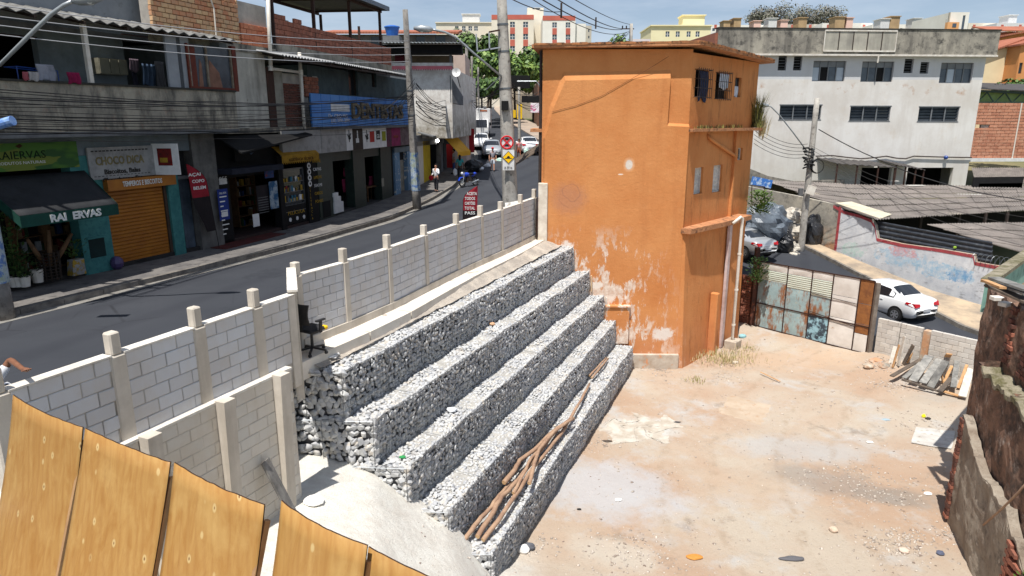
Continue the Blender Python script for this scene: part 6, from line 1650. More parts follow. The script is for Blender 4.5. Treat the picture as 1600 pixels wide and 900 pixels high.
def pole(name,label,base,top,r0,r1,mat,n=12,bands=()):
 g=thing(name,label,'pole',tuple(base));base,top=Vector(base),Vector(top)
 pts=[base.lerp(top,i/8)for i in range(9)]
 mb=MB();mb.tube(pts,[r0+(r1-r0)*i/8 for i in range(9)],n);mb.build('shaft',mat,g,smooth=True)
 for b in bands:
  p=base.lerp(top,b);d=(top-base).normalized();r=r0+(r1-r0)*b
  mb=MB();mb.tube([p-d*.03,p+d*.03],r+.015,n);mb.build('steel_band',mt_wire,g)
 return g
mt_polec=M('pole_concrete',L((184,180,172)),L((150,146,140)),2.4,.9,.5,20,c3=L((92,86,80)),s3=6,t3=(.55,.7),streak=(L((80,76,72)),3,.5))
pb=aty(1250,402,38.2);pt_=aty(1277,153,38.4)
pr_=pole('utility_pole','concrete utility pole with coiled cable standing by the plastic covered bags',pb-Vector((0,0,.3)),pt_,.2,.14,mt_polec,bands=(.45,.6,.7))
lam=[aty(1262,238,38.3),aty(1240,208,38.1),aty(1218,180,37.9),aty(1205,167,37.8),aty(1200,165,37.8)]
mt_lampm=mcol('grey_lamp_metal',(168,174,178),(150,156,160),rough=.4,metal=.4,bump=0)
def street_lamp(label,pts,hd,s=1.0,group=None,r=.035):
 g=thing('street_lamp',label,'street lamp',tuple(pts[0]),group=group)
 mb=MB();mb.tube(pts,r,8);mb.build('arm',mt_lampm,g,smooth=True)
 a=pts[-1];d=Vector(hd).normalized()
 mb=MB();mb.tube([a-d*.05,a+d*.08*s,a+d*.35*s,a+d*.62*s],[.05*s,.11*s,.13*s,.05*s],10);mb.build('lamp_head',mt_lampm,g,smooth=True)
 mb=MB();mb.sphere(a+d*.33*s-Vector((0,0,.07*s)),(.1*s,.1*s,.06*s),8,5);mb.build('lens',mcol('clear_lens',(200,204,206),rough=.2,bump=0),g)
 return g
street_lamp('street lamp on the back street pole pointing left over the road',lam,(-1,-.1,.05),.9)
mt_blk=mcol('black_cable_rubber',(28,28,30),rough=.6,bump=0)
c=aty(1278,260,38.0);g=thing('cable_coil','round coil of black cable hanging on the back street pole','cable',tuple(c))
for k in range(3):mb=MB();mb.tube([c+Vector(((.33+.02*k)*math.cos(a),.05*k,(.36+.015*k)*math.sin(a)))for a in np.linspace(0,6.283,20)],.022,5,cap=False);mb.build('loop',mt_blk,g)
mb=MB();p=aty(1267,297,37.9);mb.box(p,(.38,.28,.5),ry=.3);tag(mb.build('junction_box',mt_whitep),'tilted white box on the right of the back street pole','box')
mb=MB();p=aty(1251,300,38.0);mb.box(p,(.22,.2,.4));tag(mb.build('junction_box',mt_greywall),'small grey box on the left of the back street pole','box')
g=thing('cable_splice','tangle of black splices wrapped round the back street pole','cable',tuple(aty(1261,240,38)))
for k in range(7):mb=MB();p=aty(1263+(k%3)*1.5-1,232+5*k,38.2);mb.tube([p+Vector(((.24+.03*(k%2))*math.cos(a),.24*math.sin(a),.05*math.sin(2*a+k)))for a in np.linspace(0,6.283,10)],.04,5,cap=False);mb.build('wrap',mt_blk,g)
def blob_mesh(mb,c,r,seed,seg=26,ring=16,amp=.16,fr=2.2,flat=True):
 c=Vector(c);k0=len(mb.v);mb.sphere(c,r,seg,ring)
 for i in range(k0,len(mb.v)):
  d=mb.v[i]-c;n_=d.normalized()
  f=(vnoise(n_.x*fr+seed,n_.y*fr+n_.z*fr*1.3,seed)-.5)*2*amp+(vnoise(n_.x*fr*3+seed,n_.z*fr*3+n_.y*4,seed+5)-.5)*amp+(vnoise(n_.x*fr*7,n_.z*fr*7+n_.y*9,seed+8)-.5)*amp*.5
  mb.v[i]=c+d*(1+f)
  if flat and mb.v[i].z<c.z-r[2]*.75:mb.v[i].z=c.z-r[2]*.75
mt_tarp=M('grey_plastic_sheet',L((112,122,132)),L((78,86,96)),3,.35,.5,12,bdist=.05)
mt_btarp=M('black_plastic_sheet',(.02,.021,.024),(.035,.036,.04),3,.3,.6,12,bdist=.05)
mt_sackw=M('dusty_white_sack',L((206,200,188)),L((170,162,150)),3,.85,.5,14,bdist=.04)
for(px,py,d,r,m_,lab,i)in((1198,352,38.5,(1.35,.9,1.3),mt_tarp,'huge bag pile wrapped in shiny grey plastic behind the silver car',1),(1226,378,38.0,(.5,.4,.75),mt_btarp,'black plastic sheet sagging between the grey wrapped pile and the sacks',2),(1237,338,39,(.55,.5,.5),mt_sackw,'topmost dusty white sack leaning by the back street pole',3),(1240,360,38.9,(.6,.5,.42),mt_sackw,'middle dusty white sack of the pile left of the pole',4),(1236,390,38.4,(.6,.5,.42),mt_sackw,'lower white sack of the pile left of the pole',5),(1240,402,37.8,(.45,.4,.3),mt_sackw,'lowest crumpled sack at the foot of the pole',6),(1268,365,39.2,(.6,.5,1.15),mt_btarp,'black plastic wrapped bag right of the back street pole',7)):
 p=aty(px,py,d);mb=MB();blob_mesh(mb,p,r,i*3,amp=.2);tag(mb.build('sack' if m_ is mt_sackw else 'wrapped_pile',m_,smooth=False),lab,'sack' if m_ is mt_sackw else 'bag')
p=aty(1190,285,41);mb=MB();mb.box(p,(1.1,.5,.5),rz=.2,ry=.2);tag(mb.build('blue_crate',mcol('bright_blue_plastic',(60,120,200),(190,210,230),scale=4,rough=.4,t2=(.5,.6))),'blue and white plastic bundle behind the orange building','bundle')
g=thing('bedstead','thin dark metal frame standing on the grey back wall','frame',tuple(aty(1180,300,40.5)))
q=[aty(x,y,40.5)for x,y in((1174,316),(1175,289),(1195,292),(1195,322))]
mb=MB();mb.tube(q,.035,5);mb.build('tube',mt_rustpost,g)
def car_mesh_set():
 X=[0,.05,.16,.42,.78,1.05,1.4,1.85,2.4,2.75,3.06,3.36,3.8,4.15,4.36,4.44]
 TOP=[.62,.86,1.0,1.06,1.09,1.24,1.42,1.475,1.47,1.40,1.22,1.03,.95,.86,.74,.58]
 BEL=[.58,.80,.93,.97,.98,.975,.965,.95,.935,.925,.915,.905,.85,.76,.66,.52]
 W=[.68,.76,.81,.84,.855,.865,.87,.875,.875,.87,.865,.855,.84,.79,.70,.60]
 RW=[.60,.66,.68,.66,.64,.58,.56,.56,.56,.57,.60,.66,.66,.62,.54,.45]
 BOT=[.42,.34,.28,.24,.2,.2,.2,.2,.2,.2,.2,.2,.22,.25,.3,.4]
 def sec(i,sgn):
  w,b,z0,t_,rw=W[i],BEL[i],BOT[i],TOP[i],RW[i]
  return[(0,z0),(w*.86,z0),(w*.975,z0+.12),(w*1.0,z0+(b-z0)*.55),(w*.985,b-.06),(w*.95,b),(rw+(w*.95-rw)*.12 if t_-b>.12 else rw+.02,t_-(.05 if t_-b>.12 else .015)),(rw*.72,t_-.008),(0,t_)]
 return X,sec,TOP,BEL
CX,CSEC,CTOP,CBEL=car_mesh_set()
def make_car(name,label,cat,loc,heading,paint,z=0.0,tail=(150,20,24),simple=False,scale=(1,1,1),group=None):
 """heading: angle of the nose from +Y, counter-clockwise"""
 g=thing(name,label,cat,tuple(loc),heading,group=group);W_=mw(g)
 def pt(x,y,z):return W_@Vector((y*scale[0],(x-2.22)*scale[1],z*scale[2]))
 n=len(CX);mb=MB()
 for sgn in(1,-1):
  k=len(mb.v)
  for i in range(n):
   for(y,z_)in CSEC(i,sgn):mb.v.append(pt(CX[i],y*sgn,z_))
  for i in range(n-1):
   for j in range(8):
    a,b,c_,d=k+i*9+j,k+i*9+j+1,k+(i+1)*9+j+1,k+(i+1)*9+j
    mb.f.append((a,b,c_,d)if sgn<0 else(d,c_,b,a));mb.mi.append(0)
  for i,fl in((0,1),(n-1,0)):
   f=tuple(k+i*9+j for j in range(9));mb.f.append(f if(sgn<0)^(not fl)else f[::-1]);mb.mi.append(0)
 mb.build('body',paint,g,smooth=not simple)
 gl=MATS['car_glass']
 off=.006
 def side(i0,i1,nm,x0=None,x1=None):
  for sgn in(1,-1):
   mbw=MB();lo,hi=[],[]
   for i in range(i0,i1+1):
    s=CSEC(i,sgn);a,b=s[5],s[6]
    lo.append(pt(CX[i],sgn*(a[0]+.018+(b[0]-a[0])*.08),a[1]+(b[1]-a[1])*.08));hi.append(pt(CX[i],sgn*(b[0]+off+.016+(a[0]-b[0])*.14),b[1]+(a[1]-b[1])*.14))
   for q in range(len(lo)-1):
    f=(lo[q],lo[q+1],hi[q+1],hi[q]);f=f if sgn>0 else f[::-1]
    mbw.quad(*f)
   o_=mbw.build(nm,gl,g)
 side(5,7,'side_window');side(7,9,'side_window');side(9,10,'side_window')
 def across(i0,i1,nm):
  mbw=MB();rows=[]
  for i,k_ in((i0,.12),(i1,.88)):
   pass
  A,B=CSEC(i0,1),CSEC(i1,1)
  def P_(y_,k_):
   x=CX[i0]+(CX[i1]-CX[i0])*k_
   w=(A[6][0]*(1-k_)+B[6][0]*k_)*.93;z_=A[8][1]*(1-k_)+B[8][1]*k_
   yy=w*y_;z2=z_-.035*abs(y_)**3
   nrm=Vector((CX[i1]-CX[i0],B[8][1]-A[8][1]));nn=Vector((-nrm.y,nrm.x)).normalized()
   if nn.y<0:nn=-nn
   return pt(x+nn.x*.012,yy,z2+nn.y*.012)
  mbw.grid(lambda u,v:P_(-1+2*u,.06+.88*v),6,3,flip=False);mbw.grid(lambda u,v:P_(-1+2*u,.06+.88*v)-Vector((0,0,.004)),6,3,flip=True)
  mbw.build(nm,gl,g,smooth=True)
 across(4,6,'rear_window');across(9,11,'windscreen')
 for x in(.85,3.55):
  for sgn in(1,-1):
   c0,c1=pt(x,sgn*.66,.31),pt(x,sgn*.885,.31)
   mbw=MB();mbw.tube([c0,c0.lerp(c1,.12),c0.lerp(c1,.9),c1],[.27,.31,.31,.28],20);wo=mbw.build('wheel',MATS['tyre_rubber'],g)
   if not simple:
    mbw=MB();mbw.tube([c1,c1+(c1-c0).normalized()*.008],.20,18);mbw.build('rim',MATS['wheel_alloy'],wo)
    mbw=MB();ax=(c1-c0).normalized();up=Vector((0,0,1));sd=ax.cross(up)
    for k in range(6):
     a=k*math.pi/3+.26;d=up*math.cos(a)+sd*math.sin(a);e=up*math.cos(a+.5)+sd*math.sin(a+.5)
     o_=c1+ax*.011;mbw.quad(o_+d*.07,o_+d*.18,o_+e*.18)
    mbw.build('rim_gap',mt_black,wo)
   mbw=MB();c2=pt(x,sgn*.862,.33);ax=(c1-c0).normalized();mbw.tube([c2-ax*.12,c2+ax*.012],.37,22);mbw.build('wheel_arch',mt_black,g)
 for sgn in(1,-1):
  s0=CSEC(1,1);mbw=MB()
  mbw.prism([pt(.03,sgn*.42,.80),pt(-.005+.02,sgn*.70,.76),pt(.16,sgn*.80,.80),pt(.45,sgn*.845,.88),pt(.40,sgn*.82,.96),pt(.10,sgn*.74,.93),pt(.06,sgn*.44,.90)],(W_.to_3x3()@Vector((sgn*.01,-.03,0))));mbw.build('tail_light',MATS['tail_red'],g)
  mbw=MB();mbw.prism([pt(4.36,sgn*.38,.62),pt(4.30,sgn*.62,.64),pt(4.08,sgn*.77,.72),pt(4.06,sgn*.76,.80),pt(4.26,sgn*.60,.76),pt(4.36,sgn*.40,.70)],(W_.to_3x3()@Vector((sgn*.012,.03,.01))));mbw.build('headlight',MATS['lamp_clear'],g)
  mbw=MB();mbw.sphere(pt(2.95,sgn*.96,.98),(.11,.09,.075),8,5);mbw.build('wing_mirror',paint,g)
  if not simple:
   for x in(1.62,2.42):mbw=MB();mbw.box(pt(x,sgn*.872,.83),(.03,.15,.03),rz=heading);mbw.build('door_handle',paint,g)
 mbw=MB();mbw.box(pt(-.01,0,.60),(.42*scale[0],.03,.13),rz=heading);mbw.build('number_plate',mcol('plate_grey',(190,192,196),(170,172,176),bump=0),g)
 mbw=MB();mbw.box(pt(.02,0,.36),(1.1*scale[0],.05,.12),rz=heading);mbw.build('bumper_insert',mt_black,g)
 mbw=MB();mbw.box(pt(4.41,0,.52),(.8*scale[0],.05,.14),rz=heading);mbw.build('grille',mt_black,g)
 return g
def paintm(name,col,metal=0.0,rough=.22):
 t=NT(name);t.color(col);t.b.inputs['Roughness'].default_value=rough;t.b.inputs['Metallic'].default_value=metal
 t.b.inputs['Coat Weight'].default_value=.6;t.b.inputs['Coat Roughness'].default_value=.06;MATS[name]=t.m;return t.m
paintm('car_glass',(.012,.014,.018),0,.06);M('tyre_rubber',(.02,.02,.021),rough=.8,bump=.1);M('wheel_alloy',(.5,.51,.53),rough=.3,metal=.8,bump=0)
M('tail_red',L((176,20,28)),rough=.2,bump=0);M('lamp_clear',(.7,.72,.75),rough=.08,bump=0)
pw_,ps_=paintm('white_car_paint',(.78,.79,.80)),paintm('silver_car_paint',(.50,.52,.54),.5,.3)
hd=R(22)
ra=atz(1403,500,1.08)+Vector((.92,.37,0))*.62
cen=ra+Vector((-.375,.927,0))*1.37
make_car('parked_car','white four door saloon parked behind the block wall right of the metal gate','car',(cen.x,cen.y,1.05),hd,pw_,scale=(1.02,1.0,1.06))
p=aty(1203,398,36.2);make_car('parked_car','silver saloon between the orange building and the plastic covered bags','car',(p.x-1.25,p.y+1.6,back_z(38)),R(26),ps_)
PG=Plane((11.62,31.72),(15.28,27.3));
gt=thing('metal_gate','patchwork sheet metal gate in rusty light blue, white and brown panels','gate',tuple(PG.p(2.5,0,0)))
def sG(px,y):return PG.m(px,y)[0]
zT=PG.m(1280,421)[1];zL=PG.m(1190,404)[1];zR=PG.m(1366,437)[1];
t=NT('rusty_blue_sheet');c=t.mix(t.ramp(t.noise(1.6,8,.7),.38,.62),L((160,184,186)),L((138,160,164)))
c=t.mix(t.ramp(t.noise(1,9,.75,t.mapping(t.P(),(2.4,2.4,1.0),loc=(1,2,5))),.47,.58),c,L((142,94,60)));c=t.mix(t.ramp(t.noise(4,8,.8),.58,.68,0,.8),c,L((196,180,150)));t.color(c);t.b.inputs['Roughness'].default_value=.7;t.bump(t.noise(8,6,.7),.3,.02);mt_gb=t.m
t=NT('flaking_dark_blue_sheet');c=t.mix(t.ramp(t.noise(3,9,.78),.47,.53),L((146,186,200)),L((52,66,78)));c=t.mix(t.ramp(t.noise(2,8,.75),.6,.66,0,.8),c,L((130,84,54)));t.color(c);t.b.inputs['Roughness'].default_value=.7;mt_gd=t.m
t=NT('rust_brown_sheet');c=t.mix(t.ramp(t.noise(3,8,.75),.35,.65),L((156,102,52)),L((116,70,38)));c=t.mix(t.ramp(t.noise(9,8,.8),.6,.7,0,.5),c,L((190,140,84)));t.color(c);t.b.inputs['Roughness'].default_value=.8;mt_gr_=t.m
mt_gw=M('dusty_white_sheet',L((226,222,216)),L((204,198,190)),1.2,.6,.1,c3=L((176,150,124)),s3=5,t3=(.64,.72))
mt_gg=NT('pale_green_ribbed_sheet');t=mt_gg;X,Y,Z=t.sep();fx=t.node('ShaderNodeTexWave',wave_type='BANDS',bands_direction='Z');fx.inputs['Scale'].default_value=3.4;t.l.new(t.P(),fx.inputs['Vector'])
c=t.mix(fx.outputs['Fac'],L((208,212,200)),L((180,188,172)));t.color(c);t.b.inputs['Roughness'].default_value=.6;t.bump(fx.outputs['Fac'],.5,.03);mt_gg=t.m
colb=[.30];
cols=[(1181,1231),(1232,1268),(1269,1301),(1301,1339),(1340,1366)]
edges_s=[sG(1184,450),sG(1228,460),sG(1265,475),sG(1297,485),sG(1337,500),sG(1360,500)]
zb0=.12
def gz(s):return 3.32-.0*s
GH=gz(0)
rowsA=[(zb0,1.28),(1.30,2.42)]
def gp(i,z0,z1,m_,lab=None,o=0.0):
 a,b=edges_s[i]+.015,edges_s[i+1]-.015;mb=MB();rq=random.Random(i*7+int(z0*10))
 mb.sheet(lambda u,v:PG.p(a+(b-a)*u,z0+(z1-z0)*v,o+.02*math.sin(math.pi*u)*math.sin(math.pi*v)*rq.choice((1,1))+.008*(vnoise(u*3+i,v*3+z0)-.5)),5,5,PG.n.to_3d()*.01)
 mb.build('panel',m_,gt,label=lab)
gp(0,zb0,1.28,mt_gb,'rusty pale blue lower panel');gp(0,1.3,2.45,mt_gb)
gp(1,zb0,1.28,mt_gb);gp(1,1.3,2.30,mt_gb);gp(2,zb0,1.28,mt_gd,'panel flaking to dark blue');gp(2,1.3,2.15,mt_gb)
gp(0,2.47,2.95,mt_gg,'pale green ribbed panel');gp(0,2.97,GH,mt_gw);gp(1,2.32,2.95,mt_gg);gp(1,2.97,GH,mt_gw);gp(2,2.17,2.95,mt_gg);gp(2,2.97,GH,mt_gw)
gp(3,zb0,1.15,mt_gw);gp(3,1.17,1.4,mt_gw);gp(3,1.42,2.4,mt_gw);gp(3,2.42,GH,mt_gw)
gp(4,zb0,.92,mt_gw);gp(4,.94,1.35,mt_gr_,'rust brown panel');gp(4,1.37,2.25,mt_gr_);gp(4,2.27,GH,mt_gr_)
for s in edges_s:mb=MB();mb.bar(PG.p(s,zb0-.05,.02),PG.p(s,GH,.02),.04,.04);mb.build('frame_bar',mt_rustpost,gt)
for z in(zb0,1.29,GH):mb=MB();mb.bar(PG.p(edges_s[0],z,.025),PG.p(edges_s[-1],z,.025),.04,.045);mb.build('frame_bar',mt_rustpost,gt)
mb=MB();mb.bar(PG.p(edges_s[2],1.45,.05),PG.p(edges_s[4],1.20,.05),.025);mb.bar(PG.p(edges_s[2],2.3,.05),PG.p(edges_s[4],2.2,.05),.025);mb.build('latch_rod',mt_rustpost,gt)
pg=thing('gate_post','tall rusty square steel post at the left end of the metal gate','post',tuple(PG.p(sG(1176,450),0,0)))
mb=MB();a=PG.p(sG(1173,508),-.1,0);mb.bar(a,Vector((a.x,a.y,PG.m(1180,386)[1])),.24,.2);mb.build('shaft',mcol('dark_rust',(92,56,44),(66,46,40),scale=2,c3=L((150,84,56)),s3=5),pg,bevel=.01)
pg=thing('gate_post','grey post at the right end of the metal gate by the block wall','post',tuple(PG.p(edges_s[-1]+.12,0,0)))
mb=MB();mb.bar(PG.p(edges_s[-1]+.12,-.1,0),PG.p(edges_s[-1]+.12,GH-.05,0),.16,.16);mb.build('shaft',mcol('weathered_grey_post',(134,124,114),(104,94,86),scale=3),pg,bevel=.008)
jb=thing('brick_pier','broken red brick pier between the orange building and the gate post','wall',tuple(PG.p(-.6,0,0)))
mb=MB();mb.pbox(PG,-1.0,sG(1169,480)+.1,-.1,2.3,-.25,-.07);mb.build('mortar_bed',mt_mortar,jb)
lay_blocks(jb,PG,-1.0,sG(1169,480)+.12,0,2.5,mt_brick_r,th=.2,o=-.1,bl=.24,bh=.11,joint=.02,seed=33,part='brick',jit=.03)
PQ=Plane((15.45,27.1),(18.75,22.7))
def sQ(px,y):return PQ.m(px,y)[0]
wq=thing('block_wall','low whitish block wall in stepped lengths right of the metal gate behind the planks','wall',tuple(PQ.p(1,0,0)))
z1,z2,z3=PQ.m(1385,499)[1],PQ.m(1425,508)[1],PQ.m(1490,523)[1]
sa,sb,sc,sd=sQ(1405,530),sQ(1441,530),sQ(1453,540),sQ(1530,560)
mt_blkw=block_mat('whitish_block',L((210,206,198)),L((188,184,178)),L((168,156,140)),.5)
for a,b,z,st in((0,sa,z1,0),(sa+.03,sb,z2,1),(sc,sd+1.2,z3,0)):
 mb=MB();mb.pbox(PQ,a,b,-.2,z-.02,-.06,.05);mb.build('mortar_bed',mt_mortar,wq)
 lay_blocks(wq,PQ,a,b,.0,z,mt_blkw,seed=int(a*10)+90,start=st,th=.14)
mb=MB();mb.pbox(PQ,sb,sc,-.1,z3-.1,-.3,-.02);mb.build('pier',mt_bk,wq)
mt_pg=M('grey_board',L((166,164,158)),L((120,120,118)),3,.9,.5,24,var=.28,streak=(L((82,80,78)),7,.7));mt_pt=M('tan_batten',L((202,162,118)),L((172,130,90)),5,.85,.3);mt_pd=M('dark_board',L((108,96,84)),L((74,68,64)),4,.9,.4);mt_pp=M('pale_board',L((212,206,196)),L((180,174,164)),4,.9,.4)
PL_=[((290,598),(343,412),.16,mt_pp,.7,'pale narrow board leaning leftmost against the block wall'),((316,606),(378,398),.09,mt_pt,.8,'orange tan batten leaning beside the leftmost pale board'),((366,588),(428,322),.17,mt_pp,1.25,'pale round edged post leaning highest on the block wall'),((400,604),(505,402),.2,mt_pd,.8,'dark board leaning right of the pale post'),((442,578),(530,404),.1,mt_pt,.85,'tan batten with dark edge leaning at the middle of the pile'),((308,684),(575,530),.26,mt_pd,.35,'dark thick board lying slanted across the front left of the pile'),((420,702),(580,560),.3,mt_pg,.45,'grey board behind the widest two, left side of the pile'),((500,728),(650,500),.5,mt_pg,.65,'widest grey weathered board, left of the two big ones'),((590,746),(745,530),.42,mt_pg,.62,'wide grey board in the middle of the pile'),((660,784),(800,545),.42,mt_pg,.7,'wide grey board with a dark side edge, centre right'),((612,500),(650,388),.2,mt_pt,1.0,'short tan board standing behind the wide grey boards'),((775,560),(832,482),.22,mt_pt,.85,'short pale tan board on top of the centre right board'),((780,745),(856,590),.12,mt_pt,.5,'tan batten in the gap right of the centre'),((775,748),(762,660),.1,mt_pt,.35,'short crooked batten crossing inside the gap'),((868,786),(908,512),.3,mt_pg,.75,'upright grey board right of the gap'),((912,792),(992,580),.11,mt_pt,.6,'orange tan batten near the right end of the pile'),((950,868),(1030,600),.4,mt_pp,.55,'pale slab lying at the right end of the pile'),((400,712),(740,822),.14,mt_pd,.02,'dark edge board lying along the front of the pile, left half'),((750,812),(950,872),.26,mt_pt,.02,'brown board lying flat at the front right of the pile'),((745,822),(850,700),.2,mt_pd,.25,'dark board under the battens in the gap'),((690,500),(765,478),.08,mt_pt,.62,'thin tan offcut lying on top behind the boards'),((830,545),(970,520),.07,mt_pd,.6,'thin dark stick lying across the top right of the pile')]
for i,(b_,t_,w,m_,zt_p,lab)in enumerate(PL_):
 a=atz(1340+b_[0]/5.805,470+b_[1]/5.805,.08+.07*(i%3));b=atz(1340+t_[0]/5.805,470+t_[1]/5.805,zt_p*(1.12+.2*(i%2))+.05)
 if zt_p>=.6 and i>=20:a=atz(1340+b_[0]/5.805,470+b_[1]/5.805,zt_p)
 mb=MB();mb.bar(a,b,w*(.62 if w>.25 else .9),.045);tag(mb.build('plank',m_,bevel=.004),lab,'plank','planks heaped against the block wall')
mb=MB();a=atz(1340+1012/5.805,470+560/5.805,.5);b=a+Vector((.05,.5,.75));mb.bar(a,b,.5,.04);tag(mb.build('panel_board',mt_black,bevel=.01),'black square panel leaning behind the right end of the plank heap','board')
for i,(px,py,sx,lab)in enumerate(((1369,566,.34,'rounded pale rubble lump at the foot of the gate end'),(1381,572,.26,'flat broken concrete lump at the left of the planks'),(1357,572,.2,'small rubble lump in front of the gate corner'))):
 mb=MB();blob_mesh(mb,atz(px,py,.12),(sx,sx*.8,sx*.5),60+i,12,8,.2);tag(mb.build('rubble_lump',mt_bk),lab,'rubble')
PR_=Plane((11.12,15.3),(8.9,8.6))
rn=thing('ruined_wall','tall ruined wall of charred brick and render at the right edge of the lot','wall',tuple(PR_.p(2,0,-.3)))
t=NT('ruin_render');c=t.mix(t.ramp(t.noise(1.2,8,.7),.4,.62),L((158,148,134)),L((126,112,98)));c=t.mix(t.ramp(t.noise(2.6,9,.8),.54,.66,0,.8),c,L((86,74,64)));c=t.mix(t.ramp(t.noise(5,9,.8),.62,.72,0,.7),c,L((196,184,166)));t.color(c);t.b.inputs['Roughness'].default_value=.95;t.bump(t.noise(6,9,.75),.8,.06);mt_rr=t.m
t=NT('charred_render');c=t.mix(t.ramp(t.noise(1.4,9,.75),.42,.58),L((136,106,88)),L((74,60,52)));c=t.mix(t.ramp(t.noise(2.2,9,.8),.56,.66,0,.8),c,L((172,160,150)));c=t.mix(t.ramp(t.noise(6,9,.8),.56,.68,0,.7),c,L((142,92,68)));t.color(c);t.b.inputs['Roughness'].default_value=.95;t.bump(t.noise(5,9,.75),.9,.08);mt_ch=t.m
t=NT('mossy_rubble_top');c=t.mix(t.ramp(t.noise(3,9,.75),.4,.6),L((150,142,124)),L((96,92,62)));c=t.mix(t.ramp(t.noise(6,9,.8),.56,.66,0,.9),c,L((50,46,40)));t.color(c);t.b.inputs['Roughness'].default_value=.95;t.bump(t.noise(9,9,.75),.9,.06);mt_moss=t.m
def rwall(nm,px_pts,o0,o1,mat,seed,n=40,zb=-.2,rough_=.05,jag=.09):
 """rough slab whose top follows image points on the plane"""
 pts=[PR_.m(x,y,o1)for x,y in px_pts];ss=[p[0]for p in pts];zz=[p[1]for p in pts]
 rq=random.Random(seed)
 def top(s):return interp(s,ss,zz)+jag*(vnoise(s*4,seed)-.5)*2+jag*.6*(vnoise(s*13,seed+1)-.5)*2
 s0,s1=ss[0],max(ss[-1],PR_.len)
 def f(u,v):
  s=s0+(s1-s0)*u;z=zb+(top(s)-zb)*v
  return PR_.p(s,z,o1+rough_*(vnoise(s*2.3,z*2.3,seed+3)-.5)*2+rough_*.5*(vnoise(s*8,z*8,seed+3)-.5))
 mb=MB();mb.sheet(f,70,36,PR_.n.to_3d()*(o0-o1));mb.build(nm,mat,rn);return top,s0,s1
tC,sC0,sC1=rwall('outer_wall',[(1508,650),(1520,700),(1533,738),(1553,775),(1572,800),(1590,850),(1600,890)],-.16,0,mt_rr,3)
tB,_,_=rwall('charred_wall',[(1527,565),(1540,585),(1560,602),(1580,622),(1600,645)],-.5,-.22,mt_ch,5)
tA,sA0_,sA1_=rwall('upper_wall',[(1543,452),(1560,458),(1580,470),(1600,480)],-.95,-.62,mt_ch,7,jag=.12)
def cop(u,v):
 s=.05+(PR_.len-.05)*u;return PR_.p(s,tB(s)+.02+.05*(vnoise(s*5,v*4,2)),-.18-.44*v+.04*(vnoise(s*6,1)-.5))
mb=MB();mb.sheet(cop,60,4,(0,0,-.1));mb.build('mossy_top',mt_moss,rn)
def cop2(u,v):
 s=.0+PR_.len*u;return PR_.p(s,tC(s)+.015+.03*vnoise(s*7,v*3,4),.02-.2*v+.03*(vnoise(s*7,3)-.5))
mb=MB();mb.sheet(cop2,60,3,(0,0,-.06));mb.build('broken_top',mt_rr,rn)
inv=mw(rn).inverted();bm_=block_mesh('brick',.22,.085,.12,mt_brick_d,bev=.004);bm2=block_mesh('brick',.22,.085,.12,mt_brick_r,bev=.004)
rq=random.Random(8);cnt=0
for r_ in range(26):
 z=4.35+r_*.1
 for c_ in range(12):
  s=.12+c_*.235+(r_%2)*.11
  if z>tA(s)-.1 or z<tB(s)+.15:continue
  if vnoise(s*1.3,z*1.3,44)<.42:continue
  link('brick',bm_ if vnoise(s*2,z*2,5)<.6 else bm2,rn,loc=inv@PR_.p(s,z,-.63+rq.uniform(0,.03)),rot=(rq.uniform(-.03,.03),rq.uniform(-.03,.03),PR_.ang+rq.uniform(-.03,.03)))
for r_ in range(26):
 z=.1+r_*.105
 link('brick',bm2 if r_%4==0 else bm_,rn,loc=inv@PR_.p(.1-.1*(z/2.8)*0,z,-.02+rq.uniform(0,.03)),rot=(0,0,PR_.ang+rq.uniform(-.04,.04)))
 if r_>8:link('brick',bm_,rn,loc=inv@PR_.p(.02,z,-.3+rq.uniform(0,.03)),rot=(0,0,PR_.ang+math.pi/2))
for r_ in range(9):
 for c_ in range(3):
  s=PR_.m(1582,850,.05)[0]-.1+c_*.24+.1*(r_%2);z=tC(s)-.15-r_*.1
  if z>.1:link('brick',bm2,rn,loc=inv@PR_.p(s,z,.02),rot=(0,0,PR_.ang))
mb=MB();mb.add([PR_.p(0,-.2,-.1),PR_.p(0,-.2,-4.5),PR_.p(0,tA(0)-.1,-4.5),PR_.p(0,tA(0)-.1,-.7),PR_.p(0,4.3,-.6),PR_.p(0,4.3,-.25),PR_.p(0,2.6,-.2),PR_.p(0,2.6,-.1)],[tuple(range(8))]);mb.prism([PR_.p(.02,-.2,-.7),PR_.p(.02,-.2,-4.5),PR_.p(.02,6.0,-4.5),PR_.p(.02,tA(0)-.1,-.7)],PR_.u.to_3d()*.2);mb.build('end_wall',mt_ch,rn)
SC_=[((1545,447),(1600,474),.3,mt_pd,'dark rotten board along the top edge of the ruin'),((1537,440),(1560,452),.14,mt_pt,'short brown board poking out over the corner of the ruin'),((1552,436),(1600,455),.3,mt_pg,'grey sheet offcut lying on top of the ruin, back one'),((1560,446),(1600,462),.2,mt_pg,'grey slab lying on top of the ruin, front one')]
for a,b,w,m_,lab in SC_:
 A=PR_.m(a[0],a[1],-.75);pa_=aty(a[0],a[1],15.6);pb_=aty(b[0],b[1],14.6)
 mb=MB();mb.bar(pa_+Vector((0,0,.03)),pb_+Vector((.1,0,.03)),w,.05);tag(mb.build('roof_debris',m_),lab,'board')
for i,(px,py)in enumerate(((1556,466),(1569,475))):
 mb=MB();p=PR_.m(px,py,-.5);mb.box(PR_.p(p[0],p[1],-.52),(.24,.2,.1),rz=.4*i);tag(mb.build('broken_block',mt_capwhite,bevel=.01),['left white broken block stuck on the ruin wall near its top','right white broken block stuck on the ruin wall near its top'][i],'block')
mb=MB();q=[PR_.m(x,y,.35)for x,y in((1537,820),(1560,795),(1580,770),(1604,735))]
